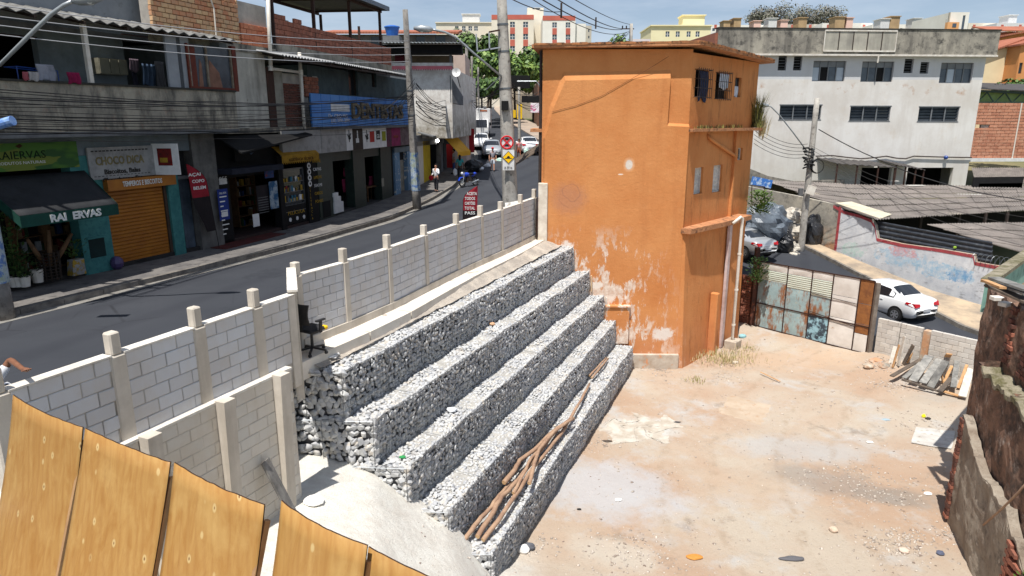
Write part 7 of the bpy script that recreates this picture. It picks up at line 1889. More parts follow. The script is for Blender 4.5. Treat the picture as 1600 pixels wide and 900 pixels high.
mb.tube([PR_.p(s,z,.35-.05*i)for i,(s,z)in enumerate(q)],.022,7);tag(mb.build('bent_stick',mt_log,smooth=True),'bent brown stick leaning across the top of the low ruin wall','stick')
PT_=Plane((12.5,17.0),(17.0,21.4))
g=thing('turquoise_wall','turquoise painted wall with mossy top behind the ruin at the right edge','wall',tuple(PT_.p(1,3,0)))
mb=MB();mb.pbox(PT_,0,PT_.len,4.95,5.75,-.15,0);mb.build('wall_body',mcol('faded_turquoise_render',(146,186,172),(112,150,140),scale=1.5,c3=L((80,90,84)),s3=3,t3=(.58,.7)),g)
mb=MB();mb.pbox(PT_,-.05,PT_.len,5.75,5.86,-.25,.08);mb.build('mossy_cap',mt_moss,g)
g=thing('razor_wire','coil of razor wire above the red edged back wall','wire',tuple(PK.p(tq[-3][0],tq[-3][1],-.1)))
mb=MB();s0_=tq[-4][0];mb.tube([PK.p(s0_+.012*k,tq[-3][1]+.15+.28*math.sin(k*.35),-.1+.28*math.cos(k*.35))for k in range(180)],.012,4);mb.build('coil',mt_wire,g)
tag(conform('cement_board',[(1432,665),(1493,672),(1486,699),(1424,690)],M('grey_cement_board',L((196,194,188)),L((172,168,162)),2,.9,.2,c3=L((150,138,124)),s3=5),up=.02,n=8,jag=.06,kind=None,th=.02),'flat light grey cement board lying on the dirt by the right wall','board')
def YP(x0,x1,d,d1=None):return Plane((x0,d),(x1,d if d1 is None else d1))
def yrect(px0,py0,px1,py1,d):
 a,b=aty(px0,(py0+py1)/2,d),aty(px1,(py0+py1)/2,d);return a.x,b.x,aty((px0+px1)/2,py1,d).z,aty((px0+px1)/2,py0,d).z
def block_building(name,label,px,d,depth,zb,mat,wins=(),win_mat=None,cat='building',roof=None,bands=(),frame=None,reveal=.12,group=None):
 """building whose near face spans image rect px at distance d, real openings with a pane each"""
 x0,x1,z0,z1=yrect(*px,d);P=YP(x0,x1,d);z0=zb if zb is not None else z0
 g=thing(name,label,cat,tuple(P.p(P.len/2,z0,-depth/2)),group=group)
 H=[]
 for w in wins:
  a,b,c_,e=yrect(*w,d);H.append((a-x0,b-x0,c_,e))
 mb=MB();wall_holes(mb,P,0,P.len,z0,z1,H,reveal)
 mb.quad(P.p(P.len,z0,0),P.p(P.len,z0,-depth),P.p(P.len,z1,-depth),P.p(P.len,z1,0));mb.quad(P.p(0,z0,-depth),P.p(0,z0,0),P.p(0,z1,0),P.p(0,z1,-depth))
 mb.quad(P.p(0,z1,0),P.p(P.len,z1,0),P.p(P.len,z1,-depth),P.p(0,z1,-depth));mb.quad(P.p(P.len,z0,-depth),P.p(0,z0,-depth),P.p(0,z1,-depth),P.p(P.len,z1,-depth))
 mb.build('wall',mat,g)
 for i,h in enumerate(H):
  mb=MB();mb.pbox(P,h[0],h[1],h[2],h[3],-reveal,-reveal+.03);wo=mb.build('window',win_mat or mt_gl2,g)
  if frame and(h[1]-h[0])>.4:
   mb=MB();m=(h[0]+h[1])/2;mb.pbox(P,m-.05,m+.05,h[2],h[3],-reveal+.03,-reveal+.06);mb.pbox(P,h[0],h[1],(h[2]+h[3])/2-.04,(h[2]+h[3])/2+.04,-reveal+.03,-reveal+.06);mb.build('frame',frame,wo)
 for bx,m_ in bands:
  a,b,c_,e=yrect(*bx,d);mb=MB();mb.pbox(P,a-x0,b-x0,c_,e,-.02,.06);mb.build('painted_band',m_,g)
 if roof:mb=MB();mb.pbox(P,-.2,P.len+.2,z1,z1+.25,-depth-.2,.3);mb.build('roof',roof,g)
 return g,P,z1
mt_apt=mcol('apartment_cream',(232,224,206),(214,206,190),scale=.15,bump=0)
mt_apt2=mcol('apartment_warm_white',(238,236,228),(222,218,208),scale=.15,bump=0)
mt_apt3=mcol('apartment_yellow_cream',(238,230,188),(226,214,172),scale=.15,bump=0)
mt_salm=mcol('salmon_paint',(196,108,92),(180,96,82),scale=.3,bump=0)
mt_aptg=mcol('apartment_shade_grey',(196,190,176),(184,178,166),scale=.2,bump=0)
mt_wf=mcol('white_frame',(226,226,222),bump=0)
def tank(label,px,d,mat,depth=4):
 x0,x1,z0,z1=yrect(*px,d);g=MB();g.box(((x0+x1)/2,d+depth/2,(z0+z1)/2-.5),(x1-x0,depth,z1-z0+1));g.box(((x0+x1)/2,d+depth/2,z1+.1),(x1-x0+.5,depth+.5,.2));tag(g.build('roof_tank',mat),label,'tank')
D=190
wn=[(797,y,804.5,y+8.5)for y in(34,53,72)]+[(817.5,y,825,y+8.5)for y in(34,53,72)]
b,P,z=block_building('apartment_block','apartment block with salmon bands under the windows, right behind the tall street pole',(768,24,834,90),D,14,8,mt_apt,wn,frame=mt_wf,bands=[((768,23,834,30.5),mt_salm)]+[((x,y,x+7.5,y+10),mt_salm)for x in(797,817.5)for y in(43,62)])
wn=[(863,y,870,y+8)for y in(35,54)]+[(884,y,891,y+8)for y in(35,54)]
block_building('apartment_block','apartment block with salmon bands and a plain pale wing at its right end',(848,25,899,80),D-6,14,8,mt_apt2,wn,frame=mt_wf,bands=[((848,24.5,899,32),mt_salm)]+[((x,y,x+7,y+10),mt_salm)for x in(863,884)for y in(44,62)])
block_building('apartment_wing','plain pale wing joined to the right of the salmon banded apartment block',(899,37,915,80),D-5,16,8,mt_apt2,[])
block_building('apartment_wing','narrow grey shaded end of the apartment row right of the plain wing',(915,40,924,80),D+2,16,8,mt_aptg,[(919,46,921,50),(919,56,921,60)])
block_building('stair_tower','tall cream stair tower between the two salmon banded apartment blocks',(824,12,849,80),D+8,10,8,mt_apt,[(832,10.5+2,844,14.5)])
block_building('apartment_block','wide cream apartment block left of the tall street pole',(682,36,779,110),D+10,14,8,mt_apt,[(x,y,x+5.5,y+7)for x in(711,722,732,741)for y in(41,60)],frame=mt_wf,roof=mt_apt)
tank('white roof tank on the wide cream apartment block',(722.5,22.5,749,37),D+12,mt_white)
block_building('apartment_block','pale yellow flat roofed block beyond the orange building roof',(1017,41,1110,72),150,12,8,mt_apt3,[(x,49,x+6,57.5)for x in(1040,1056,1073,1087)],frame=mt_wf,roof=mt_apt3)
tank('yellow roof tower on the pale yellow flat roofed block',(1067,24.5,1101,40),154,mt_apt3)
sk=[((1108,39,1200,60),'long low pale apartment row left part of the skyline above the warehouse',mt_apt2),((1200,38,1284,60),'pale apartment row with small salmon strips on the skyline, second part',mt_aptg),((1284,36,1362,60),'pale apartment row on the skyline, third part from the left',mt_apt2),((1362,38,1448,60),'pale apartment row with salmon strips beside the modern white block',mt_apt2),((1512,36,1556,60),'low cream block right of the modern white block',mt_apt),((1556,36,1640,60),'white block at the far right of the skyline',mt_white)]
for i,(r,lab,m_)in enumerate(sk):
 d=230-i*6;ws=[(x,44,x+4,48.5)for x in np.arange(r[0]+5,min(r[2],1600)-5,13)]
 block_building('apartment_row',lab,r,d,12,10,m_,ws,bands=[((r[0]+28*k+8,38.5,r[0]+28*k+12,44),mt_salm)for k in range(3)])
mt_tk=mcol('brown_tank_block',(186,158,120),(160,134,102),scale=.5,bump=0);mt_tkp=mcol('pink_tank_block',(226,190,176),bump=0)
for px,m_,lab in(((1131,33,1141,40),mt_tk,'brown roof tank, leftmost on the skyline'),((1147,29,1158,40),mt_tk,'taller brown roof tank left of the bare trees'),((1178,33,1189,40),mt_tkp,'pinkish roof tank below the bare trees'),((1201,29,1214,40),mt_white,'white roof tank below the bare trees'),((1220,32,1231,40),mt_tkp,'pink roof tank in the middle of the bare trees'),((1248,28,1261,40),mt_tk,'brown roof tank under the wide tree crown'),((1305,27,1320,40),mt_tk,'brown roof tank just right of the trees'),((1323,28,1333,38),mt_tkp,'pink and white roof tank right of the trees'),((1376,30,1390,40),mt_white,'white roof tank beside a brown one on the skyline'),((1391,26,1406,40),mt_tk,'brown roof tank left of the dish topped white one'),((1428,29,1440,38),mt_white,'white roof tank with a dish near the modern block'),((1576,24,1589,36),mt_white,'tall white roof tank at the far right of the skyline')):
 tank(lab,px,206,m_)
g,P,z=block_building('modern_block','modern white block with an orange corner and tall dark slot on the skyline',(1483,19,1512,62),170,16,10,mt_apt2,[(1503,24,1507,50),(1486.5,37,1491.5,42)])
x0,x1,z0,z1=yrect(1478,35,1496,51,169);mb=MB();wall_=YP(x0,x1,169);mb.pbox(wall_,0,x1-x0,z0,z1,-.5,.5);mb.build('orange_corner',mcol('apricot_render',(222,164,110),bump=0),g);mb=MB();a,b,c_,e=yrect(1486,37,1492,43,169);mb.pbox(wall_,a-x0,b-x0,c_,e,.5,.56);mb.build('window',mt_gl2,g)
A=aty(1484,19,170);B=aty(1449,33,195);mb=MB();mb.prism([A,B,Vector((B.x,B.y,10)),Vector((A.x,A.y,10))],(3,3,0));mb.build('side_wing',mt_aptg,g)
for k in range(6):p=A.lerp(B,.1+.15*k);mb=MB();mb.box(p+Vector((-.2,-.4,-2)),(1.6,.4,.9),rz=math.atan2(B.y-A.y,B.x-A.x));mb.build('window',mt_gl2,g)
mt_tile=NT('terracotta_tiles');t=mt_tile;wv=t.node('ShaderNodeTexWave',wave_type='BANDS',bands_direction='X');wv.inputs['Scale'].default_value=1.2;t.l.new(t.P(),wv.inputs['Vector'])
c=t.mix(t.ramp(t.noise(.8,7,.7),.35,.65),L((178,112,84)),L((152,90,68)));c=t.mix(t.ramp(wv.outputs['Fac'],.2,.8,0,.35),c,L((120,62,44)));t.color(c);t.b.inputs['Roughness'].default_value=.85;t.bump(wv.outputs['Fac'],.6,.05);mt_tile=t.m
mt_creamw=mcol('cream_house_wall',(232,214,176),(220,200,162),scale=.4,bump=.1);mt_orw=mcol('apricot_house_wall',(212,148,92),(198,134,82),scale=.4,bump=.1)
def tiled_house(label,px,d,depth,mat,rise,over=.5,slope='right',wins=(),zb=6):
 g,P,z=block_building('tiled_house',label,px,d,depth,zb,mat,wins,win_mat=mt_glass)
 a,b=-over,P.len+over
 mb=MB()
 if slope=='right':q=[P.p(a,z-.1,over),P.p(b,z+rise,over),P.p(b,z+rise,-depth),P.p(a,z-.1,-depth)]
 else:q=[P.p(a,z,over),P.p(b,z,over),P.p(b,z+rise,-depth/2),P.p(a,z+rise,-depth/2)]
 mb.prism(q,(0,0,.18));mb.build('roof',mt_tile,g)
 if slope=='right':mb=MB();mb.prism([P.p(0,z-.15,.01),P.p(P.len,z-.15,.01),P.p(P.len,z+rise*.92,.01)],(-P.n.x*.3,-P.n.y*.3,0));mb.build('gable',mat,g)
 return g,P,z
tiled_house('cream house with a terracotta mono pitch roof right of the warehouse',(1536,84,1588,150),76,10,mt_creamw,1.5,.4)
tiled_house('apricot house end with dark window at the right image edge',(1589,70,1640,150),74,10,mt_orw,1.2,.3,wins=[(1592,98,1597,115)])
tiled_house('brown walled house with terracotta roof above the cream one',(1550,61,1600,76),92,9,mt_orw,1.0,1.2)
tiled_house('red roofed house on the slope behind the warehouse parapet end',(1552,50,1640,56),110,9,mcol('brick_red_wall',(160,90,70),bump=0),1.2,.6,slope='back')
def tree(name,label,base,h,cr,mats,seed,n=2600,trunk_r=.25,leaf=.42,lobes=9,airy=0.0,group=None,squash=.75,bark=None):
 rq=random.Random(seed);base=Vector(base);g=thing(name,label,'tree',tuple(base),group=group)
 top=base+Vector((rq.uniform(-.5,.5),rq.uniform(-.5,.5),h-cr*squash))
 mbt=MB();pts=[base-Vector((0,0,.3)),base.lerp(top,.4)+Vector((rq.uniform(-.3,.3),rq.uniform(-.3,.3),0)),top];mbt.tube(pts,[trunk_r,trunk_r*.75,trunk_r*.5],8)
 L_=[]
 for k in range(lobes):
  a=6.283*k/lobes+rq.uniform(-.4,.4);rr_=cr*rq.uniform(.35,.8);zz=rq.uniform(-.4,.75)*cr*squash
  c_=top+Vector((rr_*math.cos(a),rr_*math.sin(a),zz));L_.append((c_,cr*rq.uniform(.28,.5)))
  mid=top.lerp(c_,.5)+Vector((0,0,-.2));mbt.tube([top-Vector((0,0,cr*.35*rq.random())),mid,c_],[trunk_r*.38,trunk_r*.24,trunk_r*.08],5)
 L_.append((top+Vector((0,0,cr*.2)),cr*.5))
 mbt.build('trunk',bark or mcol('bark',(104,90,76),(78,66,56),scale=3),g)
 N=n;Vv=np.zeros((N*4,3));M_=[]
 for i in range(N):
  c_,r_=L_[rq.randrange(len(L_))]
  d=Vector((rq.gauss(0,1),rq.gauss(0,1),rq.gauss(0,1))).normalized();k=r_*(rq.random()**(.42 if not airy else .3));p=c_+Vector((d.x*k,d.y*k,d.z*k*.8))
  n_=(d+Vector((rq.uniform(-.7,.7),rq.uniform(-.7,.7),rq.uniform(0,1.0)))).normalized();x=n_.orthogonal().normalized();y=n_.cross(x);s=leaf*rq.uniform(.55,1.2)
  for q,(u,v)in enumerate(((-.5,-.3),(.5,-.35),(.4,.4),(-.45,.35))):Vv[i*4+q]=p+x*u*s+y*v*s
 F=np.arange(N*4).reshape(N,4)
 me=bpy.data.meshes.new('crown');inv=np.array(mw(g).inverted());Vv=Vv@inv[:3,:3].T+inv[:3,3]
 me.vertices.add(N*4);me.vertices.foreach_set('co',Vv.astype(np.float32).ravel());me.loops.add(N*4);me.loops.foreach_set('vertex_index',F.astype(np.int32).ravel());me.polygons.add(N);me.polygons.foreach_set('loop_start',np.arange(0,N*4,4,dtype=np.int32));me.update(calc_edges=True)
 for m_ in mats:me.materials.append(m_)
 me.polygons.foreach_set('material_index',[rq.randrange(len(mats))for _ in range(N)])
 link('crown',me,g);return g
def leafm(name,a,b,s=1.0):
 t=NT(name);t.color(t.mix(t.ramp(t.noise(s,4,.6),.35,.65),a,b));t.b.inputs['Roughness'].default_value=.6;t.b.inputs['Transmission Weight'].default_value=0
 MATS[name]=t.m;return t.m
lm1,lm2,lm3=leafm('crown_green',(.075,.15,.025),(.12,.20,.04)),leafm('crown_light',(.16,.26,.045),(.21,.29,.06)),leafm('crown_dark',(.035,.08,.015),(.05,.10,.02))
lg1,lg2=leafm('olive_grey_leaf',(.13,.14,.09),(.16,.16,.11)),leafm('grey_twig_leaf',(.19,.17,.14),(.14,.14,.11))
def tr(label,px,py_top,py_mid,d,cr,mats,seed,**k):
 p=aty(px,py_top,d);zb=terrain_z(p.x,d)if d>60 else 5.5
 return tree('tree',label,(p.x,d,zb),p.z-zb,cr,mats,seed,**k)
tr('dark green street tree with dense crown left of the tall pole',742,55,90,112,4.6,[lm1,lm3,lm1],1,n=3600,leaf=.55)
tr('bushy green tree low between the poles left of the tall pole',762,84,120,104,4.4,[lm1,lm2,lm3],2,n=3200,leaf=.55)
tr('bright green tree right of the tall pole',806,74,100,118,5.2,[lm2,lm1],3,n=3800,leaf=.6)
tr('wide bright green tree against the orange building edge',842,76,104,122,5.0,[lm2,lm1,lm3],4,n=3800,leaf=.6)
tr('small sparse tree in front of the wide cream apartments',728,43,60,130,2.2,[lg1,lm1],5,n=800,leaf=.5,airy=1)
tr('lower street tree over the parked cars at the bend',764,118,140,96,2.6,[lm1,lm3],6,n=1500,leaf=.45)
for i,(px,top,cr,lab)in enumerate(((1188,15,6,'leftmost thin crowned tree on the skyline'),(1212,9,8,'airy grey green tree on the skyline, second from left'),(1243,12,8.5,'middle airy tree of the skyline group'),(1272,10,9,'broad airy tree of the skyline group, fourth from left'),(1300,12,8,'rightmost airy tree of the skyline group'))):
 p=aty(px,top,262);tree('tree',lab,(p.x,262,14),p.z-14,cr,[lg1,lg2,lg2],30+i,n=2000,leaf=.5,airy=1,squash=.55,lobes=12,trunk_r=.5,group='trees on the skyline')
p=aty(980,56,140);tree('tree','rounded green tree behind the orange roof beside the small pole',(p.x,140,12),p.z-12,4.2,[lm1,lm3],41,n=1500,leaf=.6)
p=aty(1592,44,130);tree('tree','green tree on the slope at the far right',(p.x,130,12),p.z-12,4.5,[lm1,lm3],42,n=1500,leaf=.6)
p=aty(1596,122,66);tree('tree','dark green bush by the apricot house at the right edge',(p.x,66,7),p.z-7,2.6,[lm3,lm1],43,n=1400,leaf=.35)
p=aty(1556,122,60);tree('tree','bare brown shrub in front of the cream house',(p.x,60,8.5),p.z-8.5,1.9,[lg2],44,n=260,leaf=.22,airy=1,trunk_r=.12)
mb=MB();q=yrect(955,60,1018,72,120)
block_building('low_house','pale pink roofed low house between the pole and the yellow block',(988,61,1016,72),130,9,9,mcol('pinkish_roof_wall',(216,206,206),bump=0),[])
tiled_house('long house with an orange tile roof behind the dentist building',(513,54,707,74),64,9,mcol('shaded_house_wall',(120,116,112),(90,88,86),scale=.6),.75,.6,slope='back',wins=[(580,57,596,70),(650,57,664,70),(680,56,696,68)],zb=8)
g=thing('water_tank','blue plastic water tank on the roofs behind the steel canopy','tank',tuple(aty(613,58,52)))
p=aty(613,57,52);mb=MB();mb.tube([p,p+Vector((0,0,.55)),p+Vector((0,0,.62))],[.40,.52,.56],16);mb.build('tub',mcol('tank_blue',(44,110,200),(36,90,170),scale=3,rough=.4,bump=0),g);mb=MB();mb.tube([p+Vector((0,0,.62)),p+Vector((0,0,.68)),p+Vector((0,0,.76))],[.58,.56,.25],16);mb.build('lid',MATS['tank_blue'],g)
mb=MB();mb.box(p-Vector((0,0,1.2)),(1.2,1.2,2.4));mb.build('stand',mt_greywall,g)
PDn=YP(aty(600,130,45).x,aty(706,130,45).x,45)
dh=thing('peeling_house','peeling white house with maroon eave and grey sheet roof past the first street pole','building',tuple(PDn.p(2,5.5,-4)))
x_r=PDn.len
zz=lambda y,px=670,d=45:aty(px,y,d).z
t=NT('peeling_limewash');c=t.mix(t.ramp(t.noise(1.2,9,.75),.42,.58),L((232,230,224)),L((204,198,190)));X,Y,Z=t.sep();c=t.mix(t.math('MULTIPLY',t.ramp(Z,10.6,9.4),t.ramp(t.noise(1.6,8,.75),.4,.6,.2,.95)),c,L((128,120,104)));c=t.mix(t.ramp(t.noise(3,9,.8),.6,.7,0,.7),c,L((104,98,90)));t.color(c);t.b.inputs['Roughness'].default_value=.93;mt_peel=t.m
H_=[(PDn.m(661,195)[0],PDn.m(690,195)[0],zz(208),zz(178))]
mb=MB();wall_holes(mb,PDn,0,x_r,zz(216),zz(106),[],.1);mb.quad(PDn.p(x_r,zz(216),0),PDn.p(x_r+.9,zz(216),-12),PDn.p(x_r+.9,zz(106),-12),PDn.p(x_r,zz(106),0));mb.build('wall',mt_peel,dh)
mb=MB();a=PDn.m(704,130)[0];mb.prism([PDn.p(a,zz(118),.02),PDn.p(a+.75,zz(150),-.6),PDn.p(a+.75,zz(164),-.6),PDn.p(a,zz(160),.02)],(-.2,.1,0));mb.build('side_gable',mt_greywall,dh)
def wav_strip(nm,y0,y1,x0,x1,o,m_):
 s0,s1=PDn.m(x0,y0,o)[0],PDn.m(x1,y0,o)[0];za,zb2=PDn.m(660,y0,o)[1],PDn.m(660,y1,o)[1];mb=MB();n=26
 for k in range(n):a,b=s0+(s1-s0)*k/n,s0+(s1-s0)*(k+1)/n;mb.prism([PDn.p(a,za,o),PDn.p(b,za,o),PDn.p(b,zb2,o),PDn.p((a+b)/2,zb2-.1,o),PDn.p(a,zb2,o)],(0,-.05,0))
 mb.build(nm,m_,dh)
wav_strip('maroon_eave',103,107.5,612,707,.4,mcol('maroon_tiles',(110,56,70),(90,46,58),scale=2))
mb=MB();mb.pbox(PDn,0,x_r,zz(106),zz(84),-1.5,-1.4);mb.build('terrace_wall',mcol('brown_board_wall',(120,104,84),(96,84,70),scale=2),dh)
mb=MB();mb.pbox(PDn,0,x_r+.1,zz(105),zz(98),-.25,-.05);mb.build('parapet',mt_peel,dh)
mb=MB();mb.pbox(PDn,PDn.m(612,95)[0],PDn.m(627,95)[0],zz(104),zz(80),-1.38,-1.3);mb.build('maroon_door',mcol('dark_maroon',(90,28,40),bump=0),dh)
for x in(609,641,704):mb=MB();s=PDn.m(x,90)[0];mb.pbox(PDn,s-.08,s+.08,zz(105),zz(72),-.25,-.1);mb.build('post',mt_greywall,dh)
corr('grey_roof',mcol('grey_tin_roof',(150,156,158),(122,128,130),scale=1,rough=.5),lambda u:PDn.p(PDn.m(596,67)[0]+(x_r+.8-PDn.m(596,67)[0])*u,zz(68.5),.9),lambda u:PDn.p(PDn.m(596,67)[0]+(x_r+.8-PDn.m(596,67)[0])*u,zz(68.5)+.5,-6),24,.03,.03,dh)
mb=MB();mb.pbox(PDn,PDn.m(596,67)[0],x_r+.7,zz(84),zz(70),-.9,.2);mb.build('dark_eave',mt_dark,dh)
block_building('pink_tower','narrow pinkish rendered tower behind the satellite dish',(706,84,727,140),52,6,5.5,mcol('pinkish_render',(206,188,178),(186,166,156),scale=.8),[])
g=thing('satellite_dish','round white satellite dish beside the peeling house','dish',tuple(aty(713,117,44)))
p=aty(713,113,44);mb=MB()
N=16;c0=p
ring=[p+Vector((.27*math.cos(a),-.03+.08*math.sin(a),.27*math.sin(a)))for a in np.linspace(0,6.283,N,endpoint=False)]
for k in range(N):mb.quad(p+Vector((0,.1,0)),ring[k],ring[(k+1)%N]);mb.quad(ring[(k+1)%N]+Vector((0,.01,0)),ring[k]+Vector((0,.01,0)),p+Vector((0,.11,0)))
mb.build('reflector',mt_white,g,smooth=True);mb=MB();mb.bar(p+Vector((0,.1,0)),p+Vector((.2,.3,-.9)),.05);mb.bar(p+Vector((0,.08,-.2)),p+Vector((0,-.3,.02)),.02);mb.build('mount',mt_iron,g)
PE=Plane((-6.4,42.0),(-4.9,52.0));PE2=Plane((-4.9,52.0),(-4.6,62.0))
eh=thing('shop_row','dark row of small shops under the peeling house with a yellow wall panel','building',tuple(PE.p(3,5.6,-3)))
def eslab(P,s0,s1,z0,z1,o0,o1,m_,nm):mb=MB();mb.pbox(P,s0,s1,z0,z1,o0,o1);return mb.build(nm,m_,eh)
eslab(PE,0,PE.len,5.4,8.8,-4.2,-4,mt_dark,'back_wall');eslab(PE2,0,PE2.len,5.8,11.5,-4.2,-.3,mcol('dark_row_wall',(56,54,54),(40,40,42),scale=1),'wall')  # street row wall in a plain dark grey
eslab(PE,0,PE.len,8.5,8.9,-4.2,.1,mt_greywall,'floor_slab')
def es(px,y=250):return PE.m(px,y)[0]
eslab(PE,es(646),es(652),5.4,8.5,-.3,0,mt_dark,'door_gap')
for a,b,m_ in((652,661,mt_whitep),(661,672,mcol('yellow_painted_panel',(214,184,48),(190,160,40),scale=2)),(688,692,mt_greywall)):eslab(PE,es(a),es(b),5.4,8.5,-.3,.02,m_,'pillar')
eslab(PE,es(652),es(694),8.2,8.6,-.3,.02,mt_greywall,'lintel')
for k in range(5):eslab(PE2,k*2,k*2+.15,5.8,9,-.3,.1,mt_greywall,'pillar')
mb=MB();z_=PE.m(672,214,.7)[1];mb.prism([PE.p(es(654),z_+.25,0),PE.p(es(690),z_+.25,0),PE.p(es(690),z_,1.0),PE.p(es(654),z_,1.0)],(0,0,.07));mb.build('grey_canopy',mt_greywall,eh)
p=PE.p(es(682),PE.m(680,220)[1],.1)
g=thing('bulb_lamp','lit white bulb hanging in the dark shop doorway by the yellow panel','lamp',tuple(p));mb=MB();mb.sphere(p,.12,10,7);mb.build('bulb',M('lit_bulb',(1,1,1),em=((1,.98,.92),14.0),bump=0),g,smooth=True);mb=MB();mb.tube([p,p+Vector((0,0,.9))],.01,4);mb.build('flex',mt_blk,g)
A_=[aty(x,y,d)for x,y,d in((690,211,48),(711,210,50.0),(735,236,49),(715,238,46.6))]
g=thing('awning','sunlit ochre yellow awning sloping over the pavement with a short valance','awning',tuple(A_[0]))
mt_och=mcol('ochre_canvas',(226,170,50),(206,150,40),scale=1,bump=.05)
mb=MB();mb.sheet(lambda u,v:A_[0].lerp(A_[1],u).lerp(A_[3].lerp(A_[2],u),v),4,6,(0,0,.02));mb.build('canvas',mt_och,g);mb=MB();mb.prism([A_[3],A_[2],A_[2]-Vector((0,0,.28)),A_[3]-Vector((0,0,.28))],(0,.02,0));mb.build('valance',mt_och,g)
def sign3(label,px,d,m_,th=.15,yaw=0,name='shop_sign'):
 x0,x1,z0,z1=yrect(*px,d);mb=MB();mb.box(((x0+x1)/2,d,(z0+z1)/2),(x1-x0,th,z1-z0),rz=yaw);return tag(mb.build(name,m_,bevel=.01),label,'sign')
mt_rsign=mcol('faded_red_sign',(186,50,56),(160,80,66),scale=1.2,bump=0)
sign3('faded red projecting sign box on the dark wall past the yellow awning',(714,165,727,201),52,mt_rsign);sign3('long dark red vertical banner on the street pole side by the parked car',(733,201,741,238),54,mcol('deep_red_banner',(150,30,36),bump=0))
sign3('small sign with yellow and pale blue squares above the yellow awning',(696,195,708,210),49,mcol('yellow_blue_sign',(196,190,60),(120,150,190),scale=3,bump=0,t2=(.48,.52)));sign3('dark grey shop sign board behind the small coloured sign',(690,186,715,212),50.5,mcol('charcoal_sign',(56,58,60),bump=0))
sign3('red shop banner under the yellow awning',(698,225,708,262),49.5,mcol('deep_red_banner',(0,0,0)))
row=[('dark fronted house at the bend on the left of the street',(-13,-5.0),62,76,11.8,(70,66,64),'L'),('brown brick house farther on the left of the street',(-15,-6.6),78,98,13.5,(120,84,66),'L'),('grey house with shop at the far left of the street',(-17,-9.2),100,128,16,(110,104,98),'L'),('ochre house at the end of the street on the left',(-19,-11.5),132,160,18.5,(150,120,90),'L'),('dark awning shop house on the right of the street past the orange building',(7.2,16),60,74,12.6,(90,80,76),'R'),('pinkish house with dark band on the right of the street',(6.0,15),76,96,14.8,(206,172,152),'R'),('brown shop house farther right of the street',(3.6,13),98,124,15,(126,92,74),'R'),('cream house at the end of the street on the right',(-.6,9),130,160,17.5,(190,176,156),'R')]
for lab,(xa,xb),ya,yb_,zt,col,side in row:
 m_=mcol('house_%d_%d'%(col[0],ya),col,tuple(int(v*.8)for v in col),scale=.5);zb=street_z(ya)-.4
 g=thing('street_house',lab,'building',((xa+xb)/2,(ya+yb_)/2,zb))
 Pf=YP(xa,xb,ya);mb=MB();ww=xb-xa
 hs=[(.8+k*2.6,2.1+k*2.6,zt-2.6,zt-1.3)for k in range(int(ww//2.6))]
 wall_holes(mb,Pf,0,ww,zb,zt,hs,.15);mb.build('wall',m_,g)
 for h in hs:mb=MB();mb.pbox(Pf,h[0],h[1],h[2],h[3],-.15,-.1);mb.build('window',mt_glass,g)
 Ps=Plane((xb,ya),(xb,yb_))if side=='L' else Plane((xa,yb_),(xa,ya));ln=yb_-ya;mb=MB()
 hs=[];k=0
 while 1.5+k*4+2.6<ln:hs.append((1.0+k*4,3.8+k*4,street_z((ya+yb_)/2)+.1,street_z((ya+yb_)/2)+2.7));hs.append((1.6+k*4,3.0+k*4,zt-2.8,zt-1.4));k+=1
 wall_holes(mb,Ps,0,ln,zb,zt,hs,.3);mb.quad(Vector((xa,ya,zt)),Vector((xb,ya,zt)),Vector((xb,yb_,zt)),Vector((xa,yb_,zt)));mb.build('street_front',m_,g)
 for i,h in enumerate(hs):mb=MB();mb.pbox(Ps,h[0],h[1],h[2],h[3],-.3,-.26);mb.build('window' if i%2 else 'shopfront',mt_glass if i%2 else mt_dark,g)
 mb=MB();s0=ln*.3;z=street_z((ya+yb_)/2)+3.0;mb.prism([Ps.p(s0,z+.3,.02),Ps.p(s0+4,z+.3,.02),Ps.p(s0+4,z,1.1),Ps.p(s0,z,1.1)],(0,0,.06));mb.build('awning',mcol('aw_%d'%ya,[(40,42,46),(120,50,40),(60,80,60),(190,150,60)][ya%4],bump=0),g)
sign3('big black sign board on the roofline right of the tall pole',(795,118,828,138),70,mt_black,.3);sign3('bright yellow shop sign right of the tall pole',(808,163,816,186),66,mcol('bright_yellow_sign',(236,200,30),(220,170,30),scale=.8,bump=0));sign3('small yellow board next to the tall yellow sign',(801,172,806,184),66,mcol('bright_yellow_sign',(0,0,0)))
sign3('white and pink shop sign at the edge of the orange building',(829,161,850,176),64,mcol('white_pink_sign',(230,222,226),(214,110,150),scale=1.2,bump=0,t2=(.5,.55)));sign3('small red sign under the white and pink one',(842,174,851,181),63.5,mcol('deep_red2',(200,30,40),bump=0));sign3('dark awning board above the white and pink sign',(815,150,852,160),65,mt_black,1.4)
mt_poleb=M('dark_pole_concrete',L((158,154,148)),L((126,122,118)),2.4,.9,.5,20,c3=L((84,80,76)),s3=5,t3=(.5,.7),streak=(L((70,68,66)),3,.6))
Lb=Vector((-12.35,15.65,5.1));Lt=Vector((-12.5,15.7,14.6))
poleL=pole('utility_pole','concrete pole with pasted papers at the left image edge',Lb,Lt,.26,.16,mt_poleb)
mb=MB();mb.tube([Lb+Vector((0,0,1.0)),Lb+Vector((0,0,2.6))],.265,14);mb.build('pasted_papers',mcol('pasted_paper',(176,190,206),(140,150,120),scale=3,c3=L((90,120,170)),s3=5,t3=(.5,.55)),poleL)
Mb=aty(652,327,35.6);Mt=aty(633,15,35.4)
poleM=pole('utility_pole','tall concrete pole at the kerb in front of the peeling house',Mb-Vector((0,0,.2)),Mt,.24,.13,mt_poleb,bands=(.5,.62))
